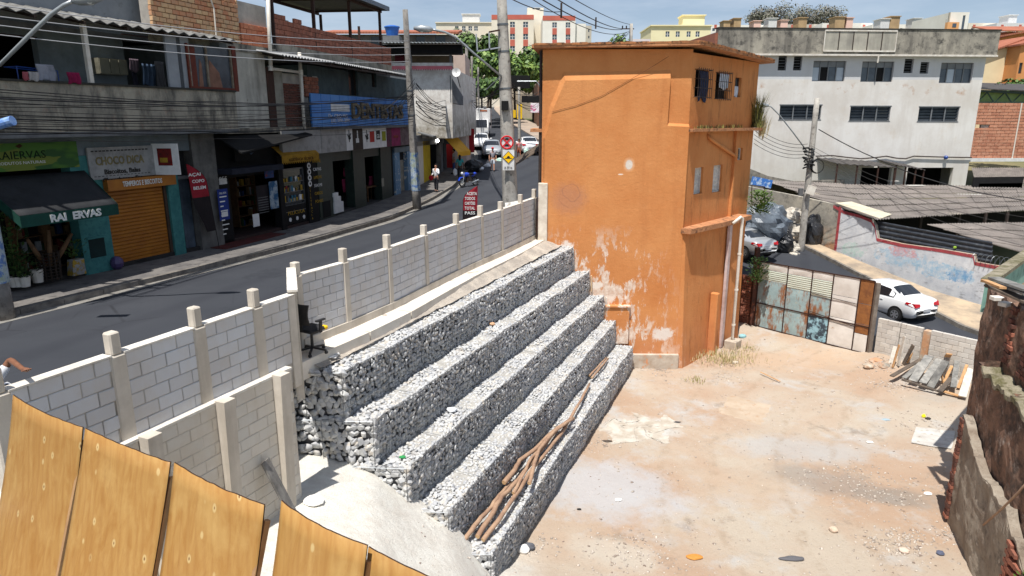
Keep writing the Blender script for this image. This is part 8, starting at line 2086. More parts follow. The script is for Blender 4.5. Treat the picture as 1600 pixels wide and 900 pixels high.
mb=MB();d_=(Mt-Mb);mb.tube([Mb+d_*.1,Mb+d_*.3],[.238,.222],14);mb.build('pasted_papers',MATS['pasted_paper'],poleM)
Cb=Vector((0.0,26.2,5.2));Ct=aty(783,-22,26.2)
poleC=pole('utility_pole','thickest concrete pole carrying two road signs behind the block wall',Cb,Ct,.33,.17,mt_polec,n=16,bands=(.62,.76,.86))
mb=MB();mb.tube([Cb,Cb+Vector((0,0,1.3)),Cb+Vector((-.04,0,1.6))],[.36,.345,.32],16);mb.build('whitewashed_foot',mcol('worn_whitewash',(224,222,216),(150,146,140),scale=4,t2=(.5,.6)),poleC,smooth=True)
def ptC(px,py,o=.42):return aty(px,py,26.2-o)
g=thing('road_sign','round no stopping sign with red rim on the thick pole','sign',tuple(ptC(792,222)))
c=ptC(792,222.5);r_=.26
mb=MB();mb.tube([c,c+Vector((0,.012,0))],r_,24);mb.build('plate',mt_white,g)
mb=MB();ring=[c+Vector((r_*.88*math.cos(a),-.008,r_*.88*math.sin(a)))for a in np.linspace(0,6.283,25)];mb.tube(ring,.032,6,cap=False);mb.build('red_rim',MATS['deep_red2'],g)
mb=MB();mb.bar(c+Vector((-.17,-.012,.17)),c+Vector((.17,-.012,-.17)),.012,.05);mb.build('red_bar',MATS['deep_red2'],g);mb=MB();mb.bar(c+Vector((.17,-.014,.17)),c+Vector((-.17,-.014,-.17)),.012,.05);mb.build('red_bar',MATS['deep_red2'],g)
for zz_ in(.11,-.12):mb=MB();mb.box(c+Vector((0,-.01,zz_)),(.16,.012,.05));mb.box(c+Vector((0,-.01,zz_+.035)),(.09,.012,.03));mb.build('car_symbol',mt_kl,g)
g=thing('road_sign','white plate with a yellow speed hump diamond on the thick pole','sign',tuple(ptC(794,250)))
x0,x1,z0,z1=yrect(785.5,234,803.5,266,25.75);c=Vector(((x0+x1)/2,25.75,(z0+z1)/2+.1))
mb=MB();mb.box(((x0+x1)/2,25.77,(z0+z1)/2),(x1-x0,.02,z1-z0));mb.build('plate',mt_white,g)
k_=.235
mb=MB();mb.prism([c+Vector((0,-.012,k_)),c+Vector((k_,-.012,0)),c+Vector((0,-.012,-k_)),c+Vector((-k_,-.012,0))],(0,.01,0));mb.build('diamond_border',mt_kl,g)
mb=MB();k_=.21;mb.prism([c+Vector((0,-.018,k_)),c+Vector((k_,-.018,0)),c+Vector((0,-.018,-k_)),c+Vector((-k_,-.018,0))],(0,.006,0));mb.build('diamond',mcol('sign_yellow',(240,190,20),bump=0),g)
mb=MB();mb.prism([c+Vector((x,-.022,z_))for x,z_ in((-.13,-.05),(.13,-.05),(.13,-.025),(.07,-.02),(.03,.05),(-.03,.05),(-.07,-.02),(-.13,-.025))],(0,.004,0));mb.build('hump_symbol',mt_kl,g)
text('lettering','A 50 m',mt_kl,None,0,0,.13,parent=g,width=.3,flat=(Vector((c.x-.16,25.745,z0+.06)),(1,0,0),(0,0,1)))
mb=MB();p=aty(789,165,25.9);mb.box(p,(.26,.2,.34));tag(mb.build('equipment_box',mt_black,bevel=.01),'black box strapped halfway up the thick pole','box')
g=thing('pole_bracket','galvanised square frame bracket near the top of the thick pole','bracket',tuple(aty(785,65,26)))
q=[aty(x,y,26.0)for x,y in((744,53),(746,80),(782,74),(781,47),(764,50),(765,78))]
for a,b in((0,1),(1,2),(3,4),(4,5)):mb=MB();mb.bar(q[a],q[b],.07,.05);mb.build('bar',mt_lampm if a!=3 else mt_rustpost,g)
lam=[aty(x,y,d)for x,y,d in((783,119,26),(740,83,25.6),(712,58,25.3),(695,50,25.2),(680,47,25.1),(674,46,25.1))]
street_lamp('street lamp with long arm reaching left over the road from the thick pole',lam,(-1,-.1,.06),1.0,'street lamps over the road',r=.04)
mb=MB();mb.tube([aty(780,121,26),aty(760,140,27.5)],.02,5);tag(mb.build('stay_rod',mt_lampm),'thin steel stay rod below the lamp arm on the thick pole','rod')
lam=[Lt+Vector((.1,0,-2.9)),aty(0,101,15.6),aty(45,56,15.5),aty(80,22,15.5),aty(100,8,15.5),aty(116,1,15.5)]
street_lamp('street lamp arm crossing the upper left corner in front of the balcony',lam,(1,.05,.12),1.0,'street lamps over the road',r=.045)
g=thing('crossarm','pair of steel crossarms with insulators on top of the left pole','crossarm',tuple(Lt))
for z in(-.6,-1.5):mb=MB();mb.bar(Lt+Vector((-.9,.1,z)),Lt+Vector((1.1,.1,z)),.09);mb.build('arm',mt_rustpost,g)
for x in(-.8,.5,1.0):mb=MB();mb.tube([Lt+Vector((x,.1,-.55)),Lt+Vector((x,.1,-.3))],[.05,.03],8);mb.build('insulator',mt_whitep,g)
mb=MB();p=aty(8,193,14.2);mb.tube([p+Vector((-.5,0,-.12)),p+Vector((.17,0,.06))],.1,12);tag(mb.build('blue_tube',mcol('glossy_blue_tube',(60,110,190),(150,180,220),scale=6,rough=.3,bump=0)),'blue tubular fitting poking in at the left edge below the balcony','fitting')
FP=[]
for i,(px,yt,yb_,d,lab)in enumerate(((730,72,232,56,'dark street pole beside the red projecting sign'),(738,88,200,72,'thin street pole at the bend behind the red sign'),(748,105,178,92,'far street pole left of the far cars'),(753,110,172,108,'farthest street pole on the left side'),(812,136,205,66,'grey pole by the yellow sign right of the street'),(846,128,200,58,'slim lamp pole at the edge of the orange building'))):
 b_=aty(px,yb_,d);t_=aty(px-1,yt,d);FP.append((b_,t_));pole('utility_pole',lab,Vector((b_.x,b_.y,min(b_.z,street_z(d))-.2)),t_,.17,.11,mt_poleb if i<4 else mt_polec,n=8)
mb=MB();q=[aty(x,y,58)for x,y in((846,145),(842,132),(838,127),(808,127))];mb.tube(q,.05,6);tag(mb.build('lamp_arm_pipe',mt_lampm),'thin bent pipe from the slim pole towards the thick pole','pipe')
Fb,Ft=aty(986.5,80,74),aty(986.5,37,74);pole('utility_pole','short looking concrete pole behind the orange roof',Vector((Fb.x,Fb.y,6)),Ft,.24,.17,mt_polec,n=8)
g=thing('crossarm','crossarm of the pole behind the orange roof holding the high wires','crossarm',tuple(Ft));mb=MB();mb.bar(Ft+Vector((-1.0,0,-.5)),Ft+Vector((.3,0,-.5)),.1);mb.build('arm',mt_rustpost,g)
for x in(-.9,-.5):mb=MB();mb.tube([Ft+Vector((x,0,-.45)),Ft+Vector((x,0,-.2))],.07,6);mb.build('insulator',mt_blk,g)
mt_cab=mcol('black_cable',(24,24,26),rough=.6,bump=0);mt_cabp=mcol('weathered_aluminium_wire',(150,152,156),rough=.5,bump=0)
rc_=random.Random(12)
def cable(label,a,b,sag,r,m_,group,n=18,wig=0.0):
 a,b=Vector(a),Vector(b);pts=[];f1,f2=rc_.uniform(0,6),rc_.uniform(0,6)
 for i in range(n+1):
  t_=i/n;p=a.lerp(b,t_);p.z-=sag*4*t_*(1-t_);p.z+=wig*(math.sin(9*t_+f1)+.6*math.sin(23*t_+f2))*math.sin(math.pi*t_);pts.append(p)
 mb=MB();mb.tube(pts,r,4,cap=False);o=mb.build('cable',m_);return tag(o,label,'cable',group)
LO=Vector((-16.5,5.0,0))
def lpt(px_y,d=15.55):
 return aty(-20,px_y,d)
for k in range(4):
 ya=(6,24,38,53)[k];yb_=(64,74,85,96)[k]
 cable('one of the four pale high wires crossing in front of the balcony',aty(-40,ya-3,15.3),aty(638,yb_,35.2),.25,.012,mt_cabp,'pale high wires along the left houses')
ys_=[137,141,150,156,161,167,171,176,181,186,190,196,201,205,211,216]
ye_=[148,152,155,158,161,150,166,172,160,170,176,165,182,190,178,196]
for k in range(16):
 cable('one of the slack black telephone cables bundled below the balcony',aty(-40,ys_[k],15.4),aty(645,ye_[k],35.3),rc_.uniform(.1,.5),rc_.choice((.007,.009,.012)),mt_cab,'black cables below the balcony',wig=.035)
for k in range(3):cable('thick twisted cable of the bundle below the balcony',aty(-40,(152,184,199)[k],15.2),aty(645,(150,168,186)[k],35.3),.3,.018,mt_cab,'thick cables below the balcony',n=40,wig=.03)
for k in range(9):
 cable('one of the thin drop wires running from the shops to the kerb pole',PC.p(rc_.uniform(1,9),rc_.uniform(9.7,10.8),.6),aty(648,rc_.uniform(115,160),35.3),rc_.uniform(.1,.5),.01,mt_cab,'drop wires at the dentist sign',wig=.02)
for k in range(14):
 a=aty(650,rc_.uniform(125,185),35.5);b=FP[0][1].lerp(FP[0][0],rc_.uniform(.3,.62));cable('one of the cables hanging between the kerb pole and the next dark pole',a,b,rc_.uniform(.3,1.6),rc_.choice((.014,.02)),mt_cab,'tangled cables past the kerb pole',wig=.06)
for k in range(9):
 a=aty(786,rc_.uniform(118,150),26.1);b=aty(735,rc_.uniform(120,165),58);cable('one of the cables running from the thick pole up the street',a,b,rc_.uniform(.1,.9),.014,mt_cab,'cables from the thick pole',wig=.03)
for k in range(6):
 a=aty(796,rc_.uniform(122,150),26.1);b=aty(846,rc_.uniform(135,160),58);cable('one of the cables from the thick pole towards the slim right pole',a,b,rc_.uniform(.1,.8),.014,mt_cab,'cables right of the thick pole',wig=.03)
for k in range(6):
 a=FP[0][1].lerp(FP[0][0],rc_.uniform(.2,.5));b=FP[2][1].lerp(FP[2][0],rc_.uniform(.1,.4));cable('one of the far cables between the street poles at the bend',a,b,rc_.uniform(.3,1.0),.03,mt_cab,'far street cables')
for i,(a,b,sg,lab)in enumerate((((838,-22),(975,45),1.0,'upper black high wire to the pole behind the orange roof'),((812,-22),(972,46),1.4,'middle black high wire to the pole behind the orange roof'),((780,-12),(877,18),.7,'lower slack high wire with a splice left of the far pole'),((800,-22),(980,50),2.2,'lowest high wire to the pole behind the orange roof'),((862,-22),(984,38),.6,'thinnest grey high wire at the top'))):
 p0=aty(a[0],a[1],26.5);p1=aty(b[0],b[1],74)if i!=2 else aty(b[0],b[1],46);cable(lab,p0,p1,sg*.35,.03 if i<2 else .022,mt_cab,None)
for px,py in((877,15),(931,35)):
 p=aty(px,py,46 if px<900 else 60);mb=MB();mb.bar(p-Vector((0,0,.5)),p+Vector((0,0,.4)),.12);tag(mb.build('wire_spacer',mt_iron),'black wire spacer hanging on the high wires at the '+('left' if px<900 else 'right'),'spacer')
for i,(a,b)in enumerate((((984,48),(925,75)),((984,50),(938,76)),((982,53),(950,76)))):cable(['left','middle','right'][i]+' slanting wire going down from the far pole behind the orange roof',aty(a[0],a[1],74),aty(b[0],b[1],60),.1,.025,mt_cab,None)
cable('long black wire falling from the back street pole to the right edge',aty(1279,202,38.3),aty(1640,318,33),.7,.025,mt_cab,None,wig=.02)
for i in range(5):cable('one of the thin wires between the orange building and the back street pole',aty(1178,196+7*i,31.5),aty(1262,225+5*i,38.3),.3,.012,mt_cab,'wires from the orange building to the back pole')
for i in range(4):cable('one of the thin wires low over the shed roofs from the back street pole',aty(1268,228+6*i,38.2),aty(1640,345+16*i,31-.5*i),.6,.009,mt_cab,'wires low over the shed roofs',wig=.02)
mb=MB();q=[OL.p(OL.m(x,y,.2)[0],OL.m(x,y,.2)[1],.16)for x,y in((862,175),(900,165),(940,150),(975,130),(1010,110),(1045,88))];mb.tube(q,.007,4);tag(mb.build('wall_wire',mcol('brown_wire',(110,70,44),bump=0)),'thin brown wire sagging across the upper orange wall','wire')
pt1=aty(771,236,58);make_car('parked_car','silver car facing the camera beside the rubbish heap','car',(-1.75,59.5,street_z(59)+.0),R(180)+.03,ps_,simple=False,tail=(0,0,0))
make_car('parked_car','white car just behind the silver one on the left of the street','car',(-3.0,66.5,street_z(66)),R(180)+.05,pw_,simple=True)
make_car('moving_car','white car partly hidden behind the thick pole','car',(1.45,62.0,street_z(62)),R(5),pw_,simple=True)
make_car('parked_car','silver car at the right kerb cut by the orange building edge','car',(3.15,52.5,street_z(52.5)),R(2),ps_,simple=True)
make_car('parked_car','grey car far up the street on the left','car',(-7.3,146,street_z(146)),R(4),paintm('grey_car_paint',(.22,.24,.26),.4,.3),simple=True)
make_car('parked_car','white car farthest up the street','car',(-9.3,160,street_z(160)),R(4),pw_,simple=True)
tx,ty=-3.65,80.0;tz=street_z(78)
g=thing('box_truck','white box truck facing the camera on the left of the street','truck',(tx,ty,tz))
mb=MB();mb.box((tx,ty+2.2,tz+2.15),(2.3,5.2,2.3));mb.build('cargo_box',mt_white,g,bevel=.04)
mb=MB();mb.prism([(tx-1,ty-2.1,tz+.45),(tx-1,ty-.5,tz+.45),(tx-1,ty-.5,tz+2.15),(tx-1,ty-1.5,tz+2.15),(tx-1,ty-2.05,tz+1.2)],(2.0,0,0));mb.build('cab',mt_white,g,bevel=.05)
mb=MB();mb.prism([(tx-.85,ty-2.07,tz+1.27),(tx+.85,ty-2.07,tz+1.27),(tx+.8,ty-1.6,tz+2.05),(tx-.8,ty-1.6,tz+2.05)],(0,-.02,.01));mb.build('windscreen',MATS['car_glass'],g)
for s in(-1,1):
 mb=MB();mb.box((tx+s*.75,ty-2.12,tz+.8),(.3,.06,.18));mb.build('headlight',MATS['lamp_clear'],g);mb=MB();mb.box((tx+s*1.2,ty-1.8,tz+1.6),(.2,.08,.35));mb.build('wing_mirror',mt_black,g)
 for y in(-1.4,3.2):mb=MB();mb.tube([(tx+s*.7,ty+y,tz+.38),(tx+s*.98,ty+y,tz+.38)],.38,14);mb.build('wheel',MATS['tyre_rubber'],g)
mb=MB();mb.box((tx,ty-2.14,tz+.48),(2.0,.1,.22));mb.build('bumper',mt_greywall,g);mb=MB();mb.box((tx+.4,ty-.42,tz+3.05),(.8,.02,.15));mb.build('orange_mark',mcol('orange_print',(0,0,0)),g)
def skin_mesh(pts,edges,rad,sub=1):
 """continuous body grown from a jointed skeleton"""
 me=bpy.data.meshes.new('skin_src');me.from_pydata([tuple(p)for p in pts],edges,[])
 ob=bpy.data.objects.new('skin_src',me);COL.objects.link(ob)
 m=ob.modifiers.new('s','SKIN');m.use_smooth_shade=True
 if not me.skin_vertices:me.attributes.new('x','FLOAT','POINT')
 sv=me.skin_vertices[0].data
 for i,r in enumerate(rad):
  rr_=r if isinstance(r,(tuple,list))else(r,r);sv[i].radius=rr_;sv[i].use_root=(i==0)
 if sub:s2=ob.modifiers.new('u','SUBSURF');s2.levels=sub;s2.render_levels=sub
 bpy.context.view_layer.update();dg=bpy.context.evaluated_depsgraph_get()
 out=bpy.data.meshes.new_from_object(ob.evaluated_get(dg));bpy.data.objects.remove(ob);bpy.data.meshes.remove(me)
 return out
def ensure_skin():
 me=bpy.data.meshes.new('t');me.from_pydata([(0,0,0),(0,0,1)],[(0,1)],[]);ob=bpy.data.objects.new('t',me);COL.objects.link(ob);ob.modifiers.new('s','SKIN');ok=len(me.skin_vertices);bpy.data.objects.remove(ob);return ok
mt_skin=mcol('brown_skin',(160,108,82),(140,92,70),scale=6,rough=.55,bump=.05);mt_skin2=mcol('dark_skin',(98,66,52),(82,56,44),scale=6,rough=.55,bump=.05);mt_skin3=mcol('light_skin',(206,156,130),(190,140,116),scale=6,rough=.55,bump=.05)
mt_hair=mcol('dark_hair',(28,22,20),(18,14,12),scale=9);mt_shoe=mcol('dark_shoe',(40,38,38),bump=0)
def person(label,loc,face,shirt,trousers,skin=None,hair=mt_hair,h=1.68,stride=.18,arms=('down','down'),shorts=False,cap=None,lean=0.0,long_hair=False,armpts=None,fingers=False,group=None,sleeve=.5):
 skin=skin or mt_skin;k=h/1.72;g=thing('person',label,'person',tuple(loc),face,group=group)
 T=lambda x,y,z:Vector((x,y+lean*(z-.9)if z>.9 else y,z))*k
 hipL,hipR=T(-.095,0,.92),T(.095,0,.92)
 kL,kR=T(-.1,stride*.55,.5),T(.1,-stride*.25,.5);aL,aR=T(-.1,stride,.09),T(.1,-stride,.11)
 tL,tR=T(-.11,stride+.16,.04),T(.11,-stride+.16,.05)
 sh={-1:T(-.185,0,1.42),1:T(.185,0,1.42)}
 def arm(s,mode):
  if armpts and s in armpts:return[Vector(p)for p in armpts[s]]
  if mode=='down':return[T(s*.25,-.03,1.14),T(s*.26,.06,.90),T(s*.255,.09,.80)]
  if mode=='phone':return[T(s*.27,.08,1.15),T(s*.14,.27,1.33),T(s*.09,.28,1.43)]
  if mode=='carry':return[T(s*.27,-.02,1.13),T(s*.30,.03,.86),T(s*.30,.04,.77)]
  if mode=='bent':return[T(s*.27,-.04,1.15),T(s*.2,.2,1.08),T(s*.14,.27,1.08)]
 AR={s:arm(s,arms[0 if s<0 else 1])for s in(-1,1)}
 P_=[T(0,0,.96),T(0,0,1.12),T(0,0,1.32),T(0,0,1.45),T(0,.01,1.53),T(0,.02,1.62),T(0,.015,1.70)]
 r_=[(.125,.10),(.115,.09),(.135,.10),(.075,.07),(.05,.05),(.078,.092),(.06,.075)]
 E_=[(0,1),(1,2),(2,3),(3,4),(4,5),(5,6)]
 def add(p,r,to):P_.append(p);r_.append(r);E_.append((to,len(P_)-1));return len(P_)-1
 for s,hip,kn,an,to in((-1,hipL,kL,aL,tL),(1,hipR,kR,aR,tR)):
  i=add(hip,.085,0);i=add(kn,.055,i);i=add(an,.038,i);i=add(to,.035,i)
  j=add(sh[s],.06,2);e,w,hd_=AR[s];j=add(e,.042,j);j=add(w,.03,j);hand_i=add(hd_,(.035,.02),j)
  d=(hd_-w).normalized();sd=d.cross(Vector((0,0,1))if abs(d.z)<.8 else Vector((0,1,0))).normalized();up=d.cross(sd)
  for f_ in range(4):
   b=hd_+sd*(.027-.018*f_)*k;q=add(b+d*.035*k,.0105,hand_i);q=add(b+d*(.068+.008*(f_ in(1,2)))*k-up*.012*k,.008,q)
  q=add(hd_+sd*.04*k-d*.01*k,.011,hand_i);add(hd_+sd*.055*k+d*.03*k,.009,q)
 me=skin_mesh(P_,E_,[tuple(v*k for v in(x if isinstance(x,tuple)else(x,x)))for x in r_]);me.materials.clear();me.materials.append(skin);link('body',me,g)
 pts=[T(0,0,.90),T(0,0,1.10),T(0,0,1.32),T(0,0,1.455)];rd=[(.15,.12),(.135,.108),(.152,.115),(.075,.075)];ed=[(0,1),(1,2),(2,3)]
 for s in(-1,1):
  pts.append(sh[s]);rd.append((.078,.078));ed.append((2,len(pts)-1));pts.append(sh[s].lerp(AR[s][0],sleeve*1.6 if sleeve<.9 else 1.0));rd.append((.062,.062));ed.append((len(pts)-2,len(pts)-1))
  if sleeve>=.9:pts.append(AR[s][0].lerp(AR[s][1],.95));rd.append((.045,.045));ed.append((len(pts)-2,len(pts)-1))
 me=skin_mesh(pts,ed,[tuple(v*k for v in x)for x in rd]);me.materials.clear();me.materials.append(shirt);link('shirt',me,g)
 pts=[T(0,0,.98),T(0,0,.90)];rd=[(.138,.112),(.14,.115)];ed=[(0,1)]
 for hip,kn,an in((hipL,kL,aL),(hipR,kR,aR)):
  pts.append(hip-Vector((0,0,.06))*k);rd.append((.098,.1));ed.append((1,len(pts)-1));pts.append(kn);rd.append((.072,.072));ed.append((len(pts)-2,len(pts)-1))
  if not shorts:pts.append(an+Vector((0,0,.02))*k);rd.append((.055,.06));ed.append((len(pts)-2,len(pts)-1))
 me=skin_mesh(pts,ed,[tuple(v*k for v in x)for x in rd]);me.materials.clear();me.materials.append(trousers);link('shorts' if shorts else 'trousers',me,g)
 for an,to in((aL,tL),(aR,tR)):
  mb=MB();c_=(an+to)/2;mb.sphere(Vector((c_.x,c_.y,c_.z-.01)),(.05*k,.13*k,.05*k),10,6);me=mb.mesh('shoe',mt_shoe,smooth=True);link('shoe',me,g)
 hc=T(0,.0,1.66)
 mb=MB();mb.sphere(hc+Vector((0,-.018,.02))*k,(.088*k,.102*k,.10*k),14,8)
 for i,v_ in enumerate(mb.v):
  if v_.y>hc.y+.035*k and v_.z<hc.z+.045*k:mb.v[i]=Vector((v_.x*.8,hc.y+.03*k,max(v_.z,hc.z-.02)))
 if long_hair:
  mb.sphere(hc+Vector((0,-.07,-.13))*k,(.085*k,.05*k,.17*k),12,7)
 link('hair',mb.mesh('hair',hair,smooth=True),g)
 fx=[]
 for s in(-1,1):mb=MB();mb.sphere(hc+Vector((s*.031,.087,-.01))*k,.011*k,6,4);link('eye',mb.mesh('eye',mt_kl),g);mb=MB();mb.sphere(hc+Vector((s*.082,.01,-.02))*k,(.012*k,.02*k,.03*k),6,4);link('ear',mb.mesh('ear',skin),g)
 mb=MB();mb.sphere(hc+Vector((0,.102,-.035))*k,(.012*k,.018*k,.022*k),6,4);link('nose',mb.mesh('nose',skin),g)
 mb=MB();mb.box(hc+Vector((0,.09,-.072))*k,(.04*k,.012*k,.008*k));link('mouth',mb.mesh('mouth',mcol('lips',(130,70,62),bump=0)),g)
 if cap:mb=MB();mb.sphere(hc+Vector((0,-.005,.045))*k,(.1*k,.11*k,.08*k),14,7);mb.box(hc+Vector((0,.13,.05))*k,(.14*k,.12*k,.012*k));link('cap',mb.mesh('cap',cap,smooth=True),g)
 return g
mt_wshirt=mcol('white_shirt_cloth',(228,228,230),(208,210,216),scale=5,bump=.1);mt_jeans=mcol('blue_jeans',(52,100,170),(38,76,140),scale=6,bump=.1);mt_darkt=mcol('dark_trousers',(40,40,48),(30,30,36),scale=5)
def bag3(label,p,r,m_,seed,name='bag',cat='bag'):
 mb=MB();blob_mesh(mb,p,r,seed,14,9,.16,2.0,flat=False);return tag(mb.build(name,m_),label,cat)
mt_gbag=mcol('green_tinted_plastic',(170,214,196),(206,230,220),scale=5,rough=.4);mt_wbag=mcol('white_plastic_bag',(230,232,234),(206,210,214),scale=5,rough=.4)
p=aty(682,298,41.2);zz=street_z(41)+.14;person('woman in white top with a red bag standing on the pavement near the kerb pole',(p.x,41.2,zz),R(150),mt_wshirt,mt_darkt,mt_skin3,arms=('phone','bent'),stride=.04,long_hair=True,h=1.64,sleeve=.95)
mb=MB();mb.sphere(Vector((p.x-.32,41.25,zz+.85)),(.14,.1,.16),10,6);tag(mb.build('handbag',mcol('red_handbag',(190,30,50),bump=0)),'red handbag on the shoulder of the woman in white','bag')
p=aty(719,282,46.5);zz=street_z(46.5)+.14;person('person in teal top walking away in the shade by the motorcycle',(p.x,46.5,zz),R(0),mcol('teal_top',(60,150,150),bump=0),mt_darkt,mt_skin2,arms=('carry','down'),long_hair=True,h=1.66)
bag3('white shopping bag carried by the person in the teal top',Vector((p.x-.33,46.55,zz+.55)),(.14,.08,.24),mt_wbag,3)
p=aty(709,268,49);zz=street_z(49)+.14;person('person in a pale dress shirt standing under the yellow awning',(p.x,49.3,zz),R(90),mcol('pale_grey_shirt',(150,156,160),bump=0),mcol('blue_shorts',(50,70,120),bump=0),mt_skin,h=1.74,stride=.05)
p=aty(770,271,51.5);zz=street_z(51.5);person('person in striped shirt and red cap walking in the road before the silver car',(p.x,51.5,zz),R(180),mcol('striped_grey_shirt',(170,168,176),(120,116,126),scale=14),mcol('pale_shorts',(190,196,206),bump=0),mt_skin3,shorts=True,cap=mcol('red_cap',(200,30,40),bump=0),stride=.2,h=1.72)
p=aty(808,250,58);zz=street_z(58);person('woman in red and white behind the thick pole with a green bag',(p.x+.15,58,zz),R(190),mcol('red_white_top',(200,60,60),(226,216,210),scale=4),mcol('rust_skirt',(150,80,60),bump=0),mt_skin,shorts=True,arms=('down','carry'),h=1.64)
bag3('green plastic bag held by the woman in red and white',Vector((p.x+.75,57.95,zz+.62)),(.2,.14,.32),mt_gbag,5)
p=aty(768,184,118);person('dark dressed person far up the street on the right pavement',(p.x,110,street_z(110)),R(180),mt_darkt,mt_darkt,mt_skin2,h=1.75)
postp=PN.p(.1,7.2,0);mx,my=-6.38,7.75;mz=street_z(7);fa=R(-90)
def tl(w):return Vector((-(w.y-my),(w.x-mx),w.z-mz))
shw=Vector((mx,my-.2,mz+1.42));elw=aty(16,562,7.75);wrw=aty(36,577,7.25);hdw=aty(42,578,7.15)
k_=1.0
person('man in white T-shirt and blue jeans resting his hand on the first wall post',(mx,my,mz),fa,mt_wshirt,mt_jeans,mcol('tanned_skin',(136,92,68),(118,80,60),scale=6,rough=.5,bump=.05),h=1.72,stride=.06,armpts={1:[tl(elw),tl(wrw),tl(hdw)]},sleeve=.55)
mc=aty(735,287,44.5);mz_=street_z(44.5)+.02;g=thing('motorcycle','blue and black motorcycle parked at the kerb by the rubbish heap','motorcycle',(mc.x-.1,44.6,mz_),R(-38))
def lm():return MB()
def mtube(c_,r,w,m_,nm):
 mb=MB();pts=[Vector((0,c_[0]+r*math.cos(a),c_[1]+r*math.sin(a)))for a in np.linspace(0,6.283,21)];mb.tube(pts,w,6,cap=False);o=mb.build(nm,m_,g,local=True)
 mb=MB()
 for k in range(6):a=k*math.pi/3;mb.bar((0,c_[0],c_[1]),(0,c_[0]+r*math.cos(a),c_[1]+r*math.sin(a)),.02)
 mb.tube([(-.05,c_[0],c_[1]),(.05,c_[0],c_[1])],.06,10);x=mb.build('spokes',mt_lampm,o,local=True)
mtube((-.62,.30),.27,.05,MATS['tyre_rubber'],'wheel');mtube((.66,.30),.27,.05,MATS['tyre_rubber'],'wheel')
mt_blmc=paintm('blue_motorcycle_paint',L((30,70,200)),.1,.25)
for nm,m_,fn in(('tank',mt_blmc,lambda mb:mb.sphere((0,-.12,.78),(.14,.28,.15),12,8)),('seat',mt_black,lambda mb:mb.sphere((0,.36,.78),(.13,.36,.07),12,6)),('engine',mt_iron,lambda mb:(mb.box((0,.02,.42),(.24,.36,.3)),mb.box((0,-.08,.58),(.16,.18,.16)))),('front_fork',mt_lampm,lambda mb:(mb.tube([(-.08,-.62,.3),(-.08,-.38,.92)],.022,6),mb.tube([(.08,-.62,.3),(.08,-.38,.92)],.022,6))),('handlebar',mt_black,lambda mb:mb.tube([(-.34,-.22,1.05),(-.14,-.36,.98),(.14,-.36,.98),(.34,-.22,1.05)],.018,6)),('headlight',MATS['lamp_clear'],lambda mb:mb.sphere((0,-.52,.88),(.1,.08,.1),10,6)),('front_mudguard',mt_blmc,lambda mb:mb.tube([(0,-.93,.42),(0,-.78,.6),(0,-.58,.62),(0,-.42,.5)],.06,6)),('tail',mt_blmc,lambda mb:mb.tube([(0,.4,.68),(0,.72,.82),(0,.9,.8)],[.1,.09,.04],8)),('frame',mt_black,lambda mb:(mb.bar((0,-.35,.85),(0,.1,.3),.05),mb.bar((0,.1,.3),(0,.66,.3),.05),mb.bar((0,.55,.75),(0,.1,.3),.04))),('exhaust',mt_lampm,lambda mb:mb.tube([(.13,-.1,.3),(.14,.2,.24),(.15,.85,.36)],[.025,.03,.05],8)),('mirrors',mt_black,lambda mb:(mb.tube([(-.2,-.3,1.02),(-.26,-.32,1.22)],.01,4),mb.sphere((-.27,-.32,1.24),(.06,.02,.04),8,5),mb.tube([(.2,-.3,1.02),(.26,-.32,1.22)],.01,4),mb.sphere((.27,-.32,1.24),(.06,.02,.04),8,5)))):
 mb=MB();fn(mb);mb.build(nm,m_,g,smooth=nm in('tank','seat','headlight','tail'),local=True)
g.rotation_euler=(0,R(-8),R(-38))
RB=[((757,247),(.55,.45,.4),mt_wbag,'biggest white rubbish bag on the heap before the silver car'),((766,252),(.45,.4,.3),mt_gbag,'greenish rubbish bag at the front right of the heap'),((751,252),(.4,.4,.25),mt_gbag,'pale green rubbish bag at the left of the heap'),((781,254),(.4,.3,.35),mt_gbag,'green rubbish bag right of the red capped person'),((756,241),(.5,.4,.3),mcol('brown_carton',(176,136,100),(150,112,80),scale=3),'brown carton lump on top of the rubbish heap'),((750,262),(.35,.3,.15),mt_wbag,'flat white bag spilled at the near end of the heap'),((762,258),(.3,.3,.18),mt_wbag,'small white bag at the foot of the heap'),((740,262),(.7,.6,.5),mt_btarp,'black rubbish bag heap behind the motorcycle'),((744,247),(.6,.5,.5),mt_btarp,'black bag farther back beside the car'),((780,247),(.2,.2,.2),mt_wbag,'small white bag behind the green one right of the capped person')]
for i,((px,py),r,m_,lab)in enumerate(RB):
 p=atz(px,py+3,street_z(52)+.1);bag3(lab,p+Vector((0,0,r[2]*.5)),r,m_,i*5+2,'rubbish_bag')
fb=atz(724,348,5.25);fb=Vector((aty(722,345,24.6).x,24.6,5.2))
feather('red and dark feather flag standing behind the long block wall',fb,(1,0),2.35,.52,mt_redf,mt_blkf,['ACEITA','TODOS','CARTÕES','TOTAL','PASS'],flip=1,tilt=.03)
cp=Vector((-4.07,13.0,0));g=thing('office_chair','black office chair with yellow edged seat on the concrete strip','chair',(cp.x,cp.y,ZS),R(60))
mt_cb=mcol('black_chair_plastic',(28,28,30),(36,36,38),scale=5,rough=.5)
for k in range(5):
 a=k*2*math.pi/5;mb=MB();mb.bar((0,0,.12),(.30*math.cos(a),.30*math.sin(a),.08),.045,.035);lg=mb.build('leg',mt_cb,g,local=True);mb=MB();mb.tube([(.30*math.cos(a)-.02,.30*math.sin(a),.035),(.30*math.cos(a)+.02,.30*math.sin(a),.035)],.035,10);mb.build('castor',mt_cb,lg,local=True)
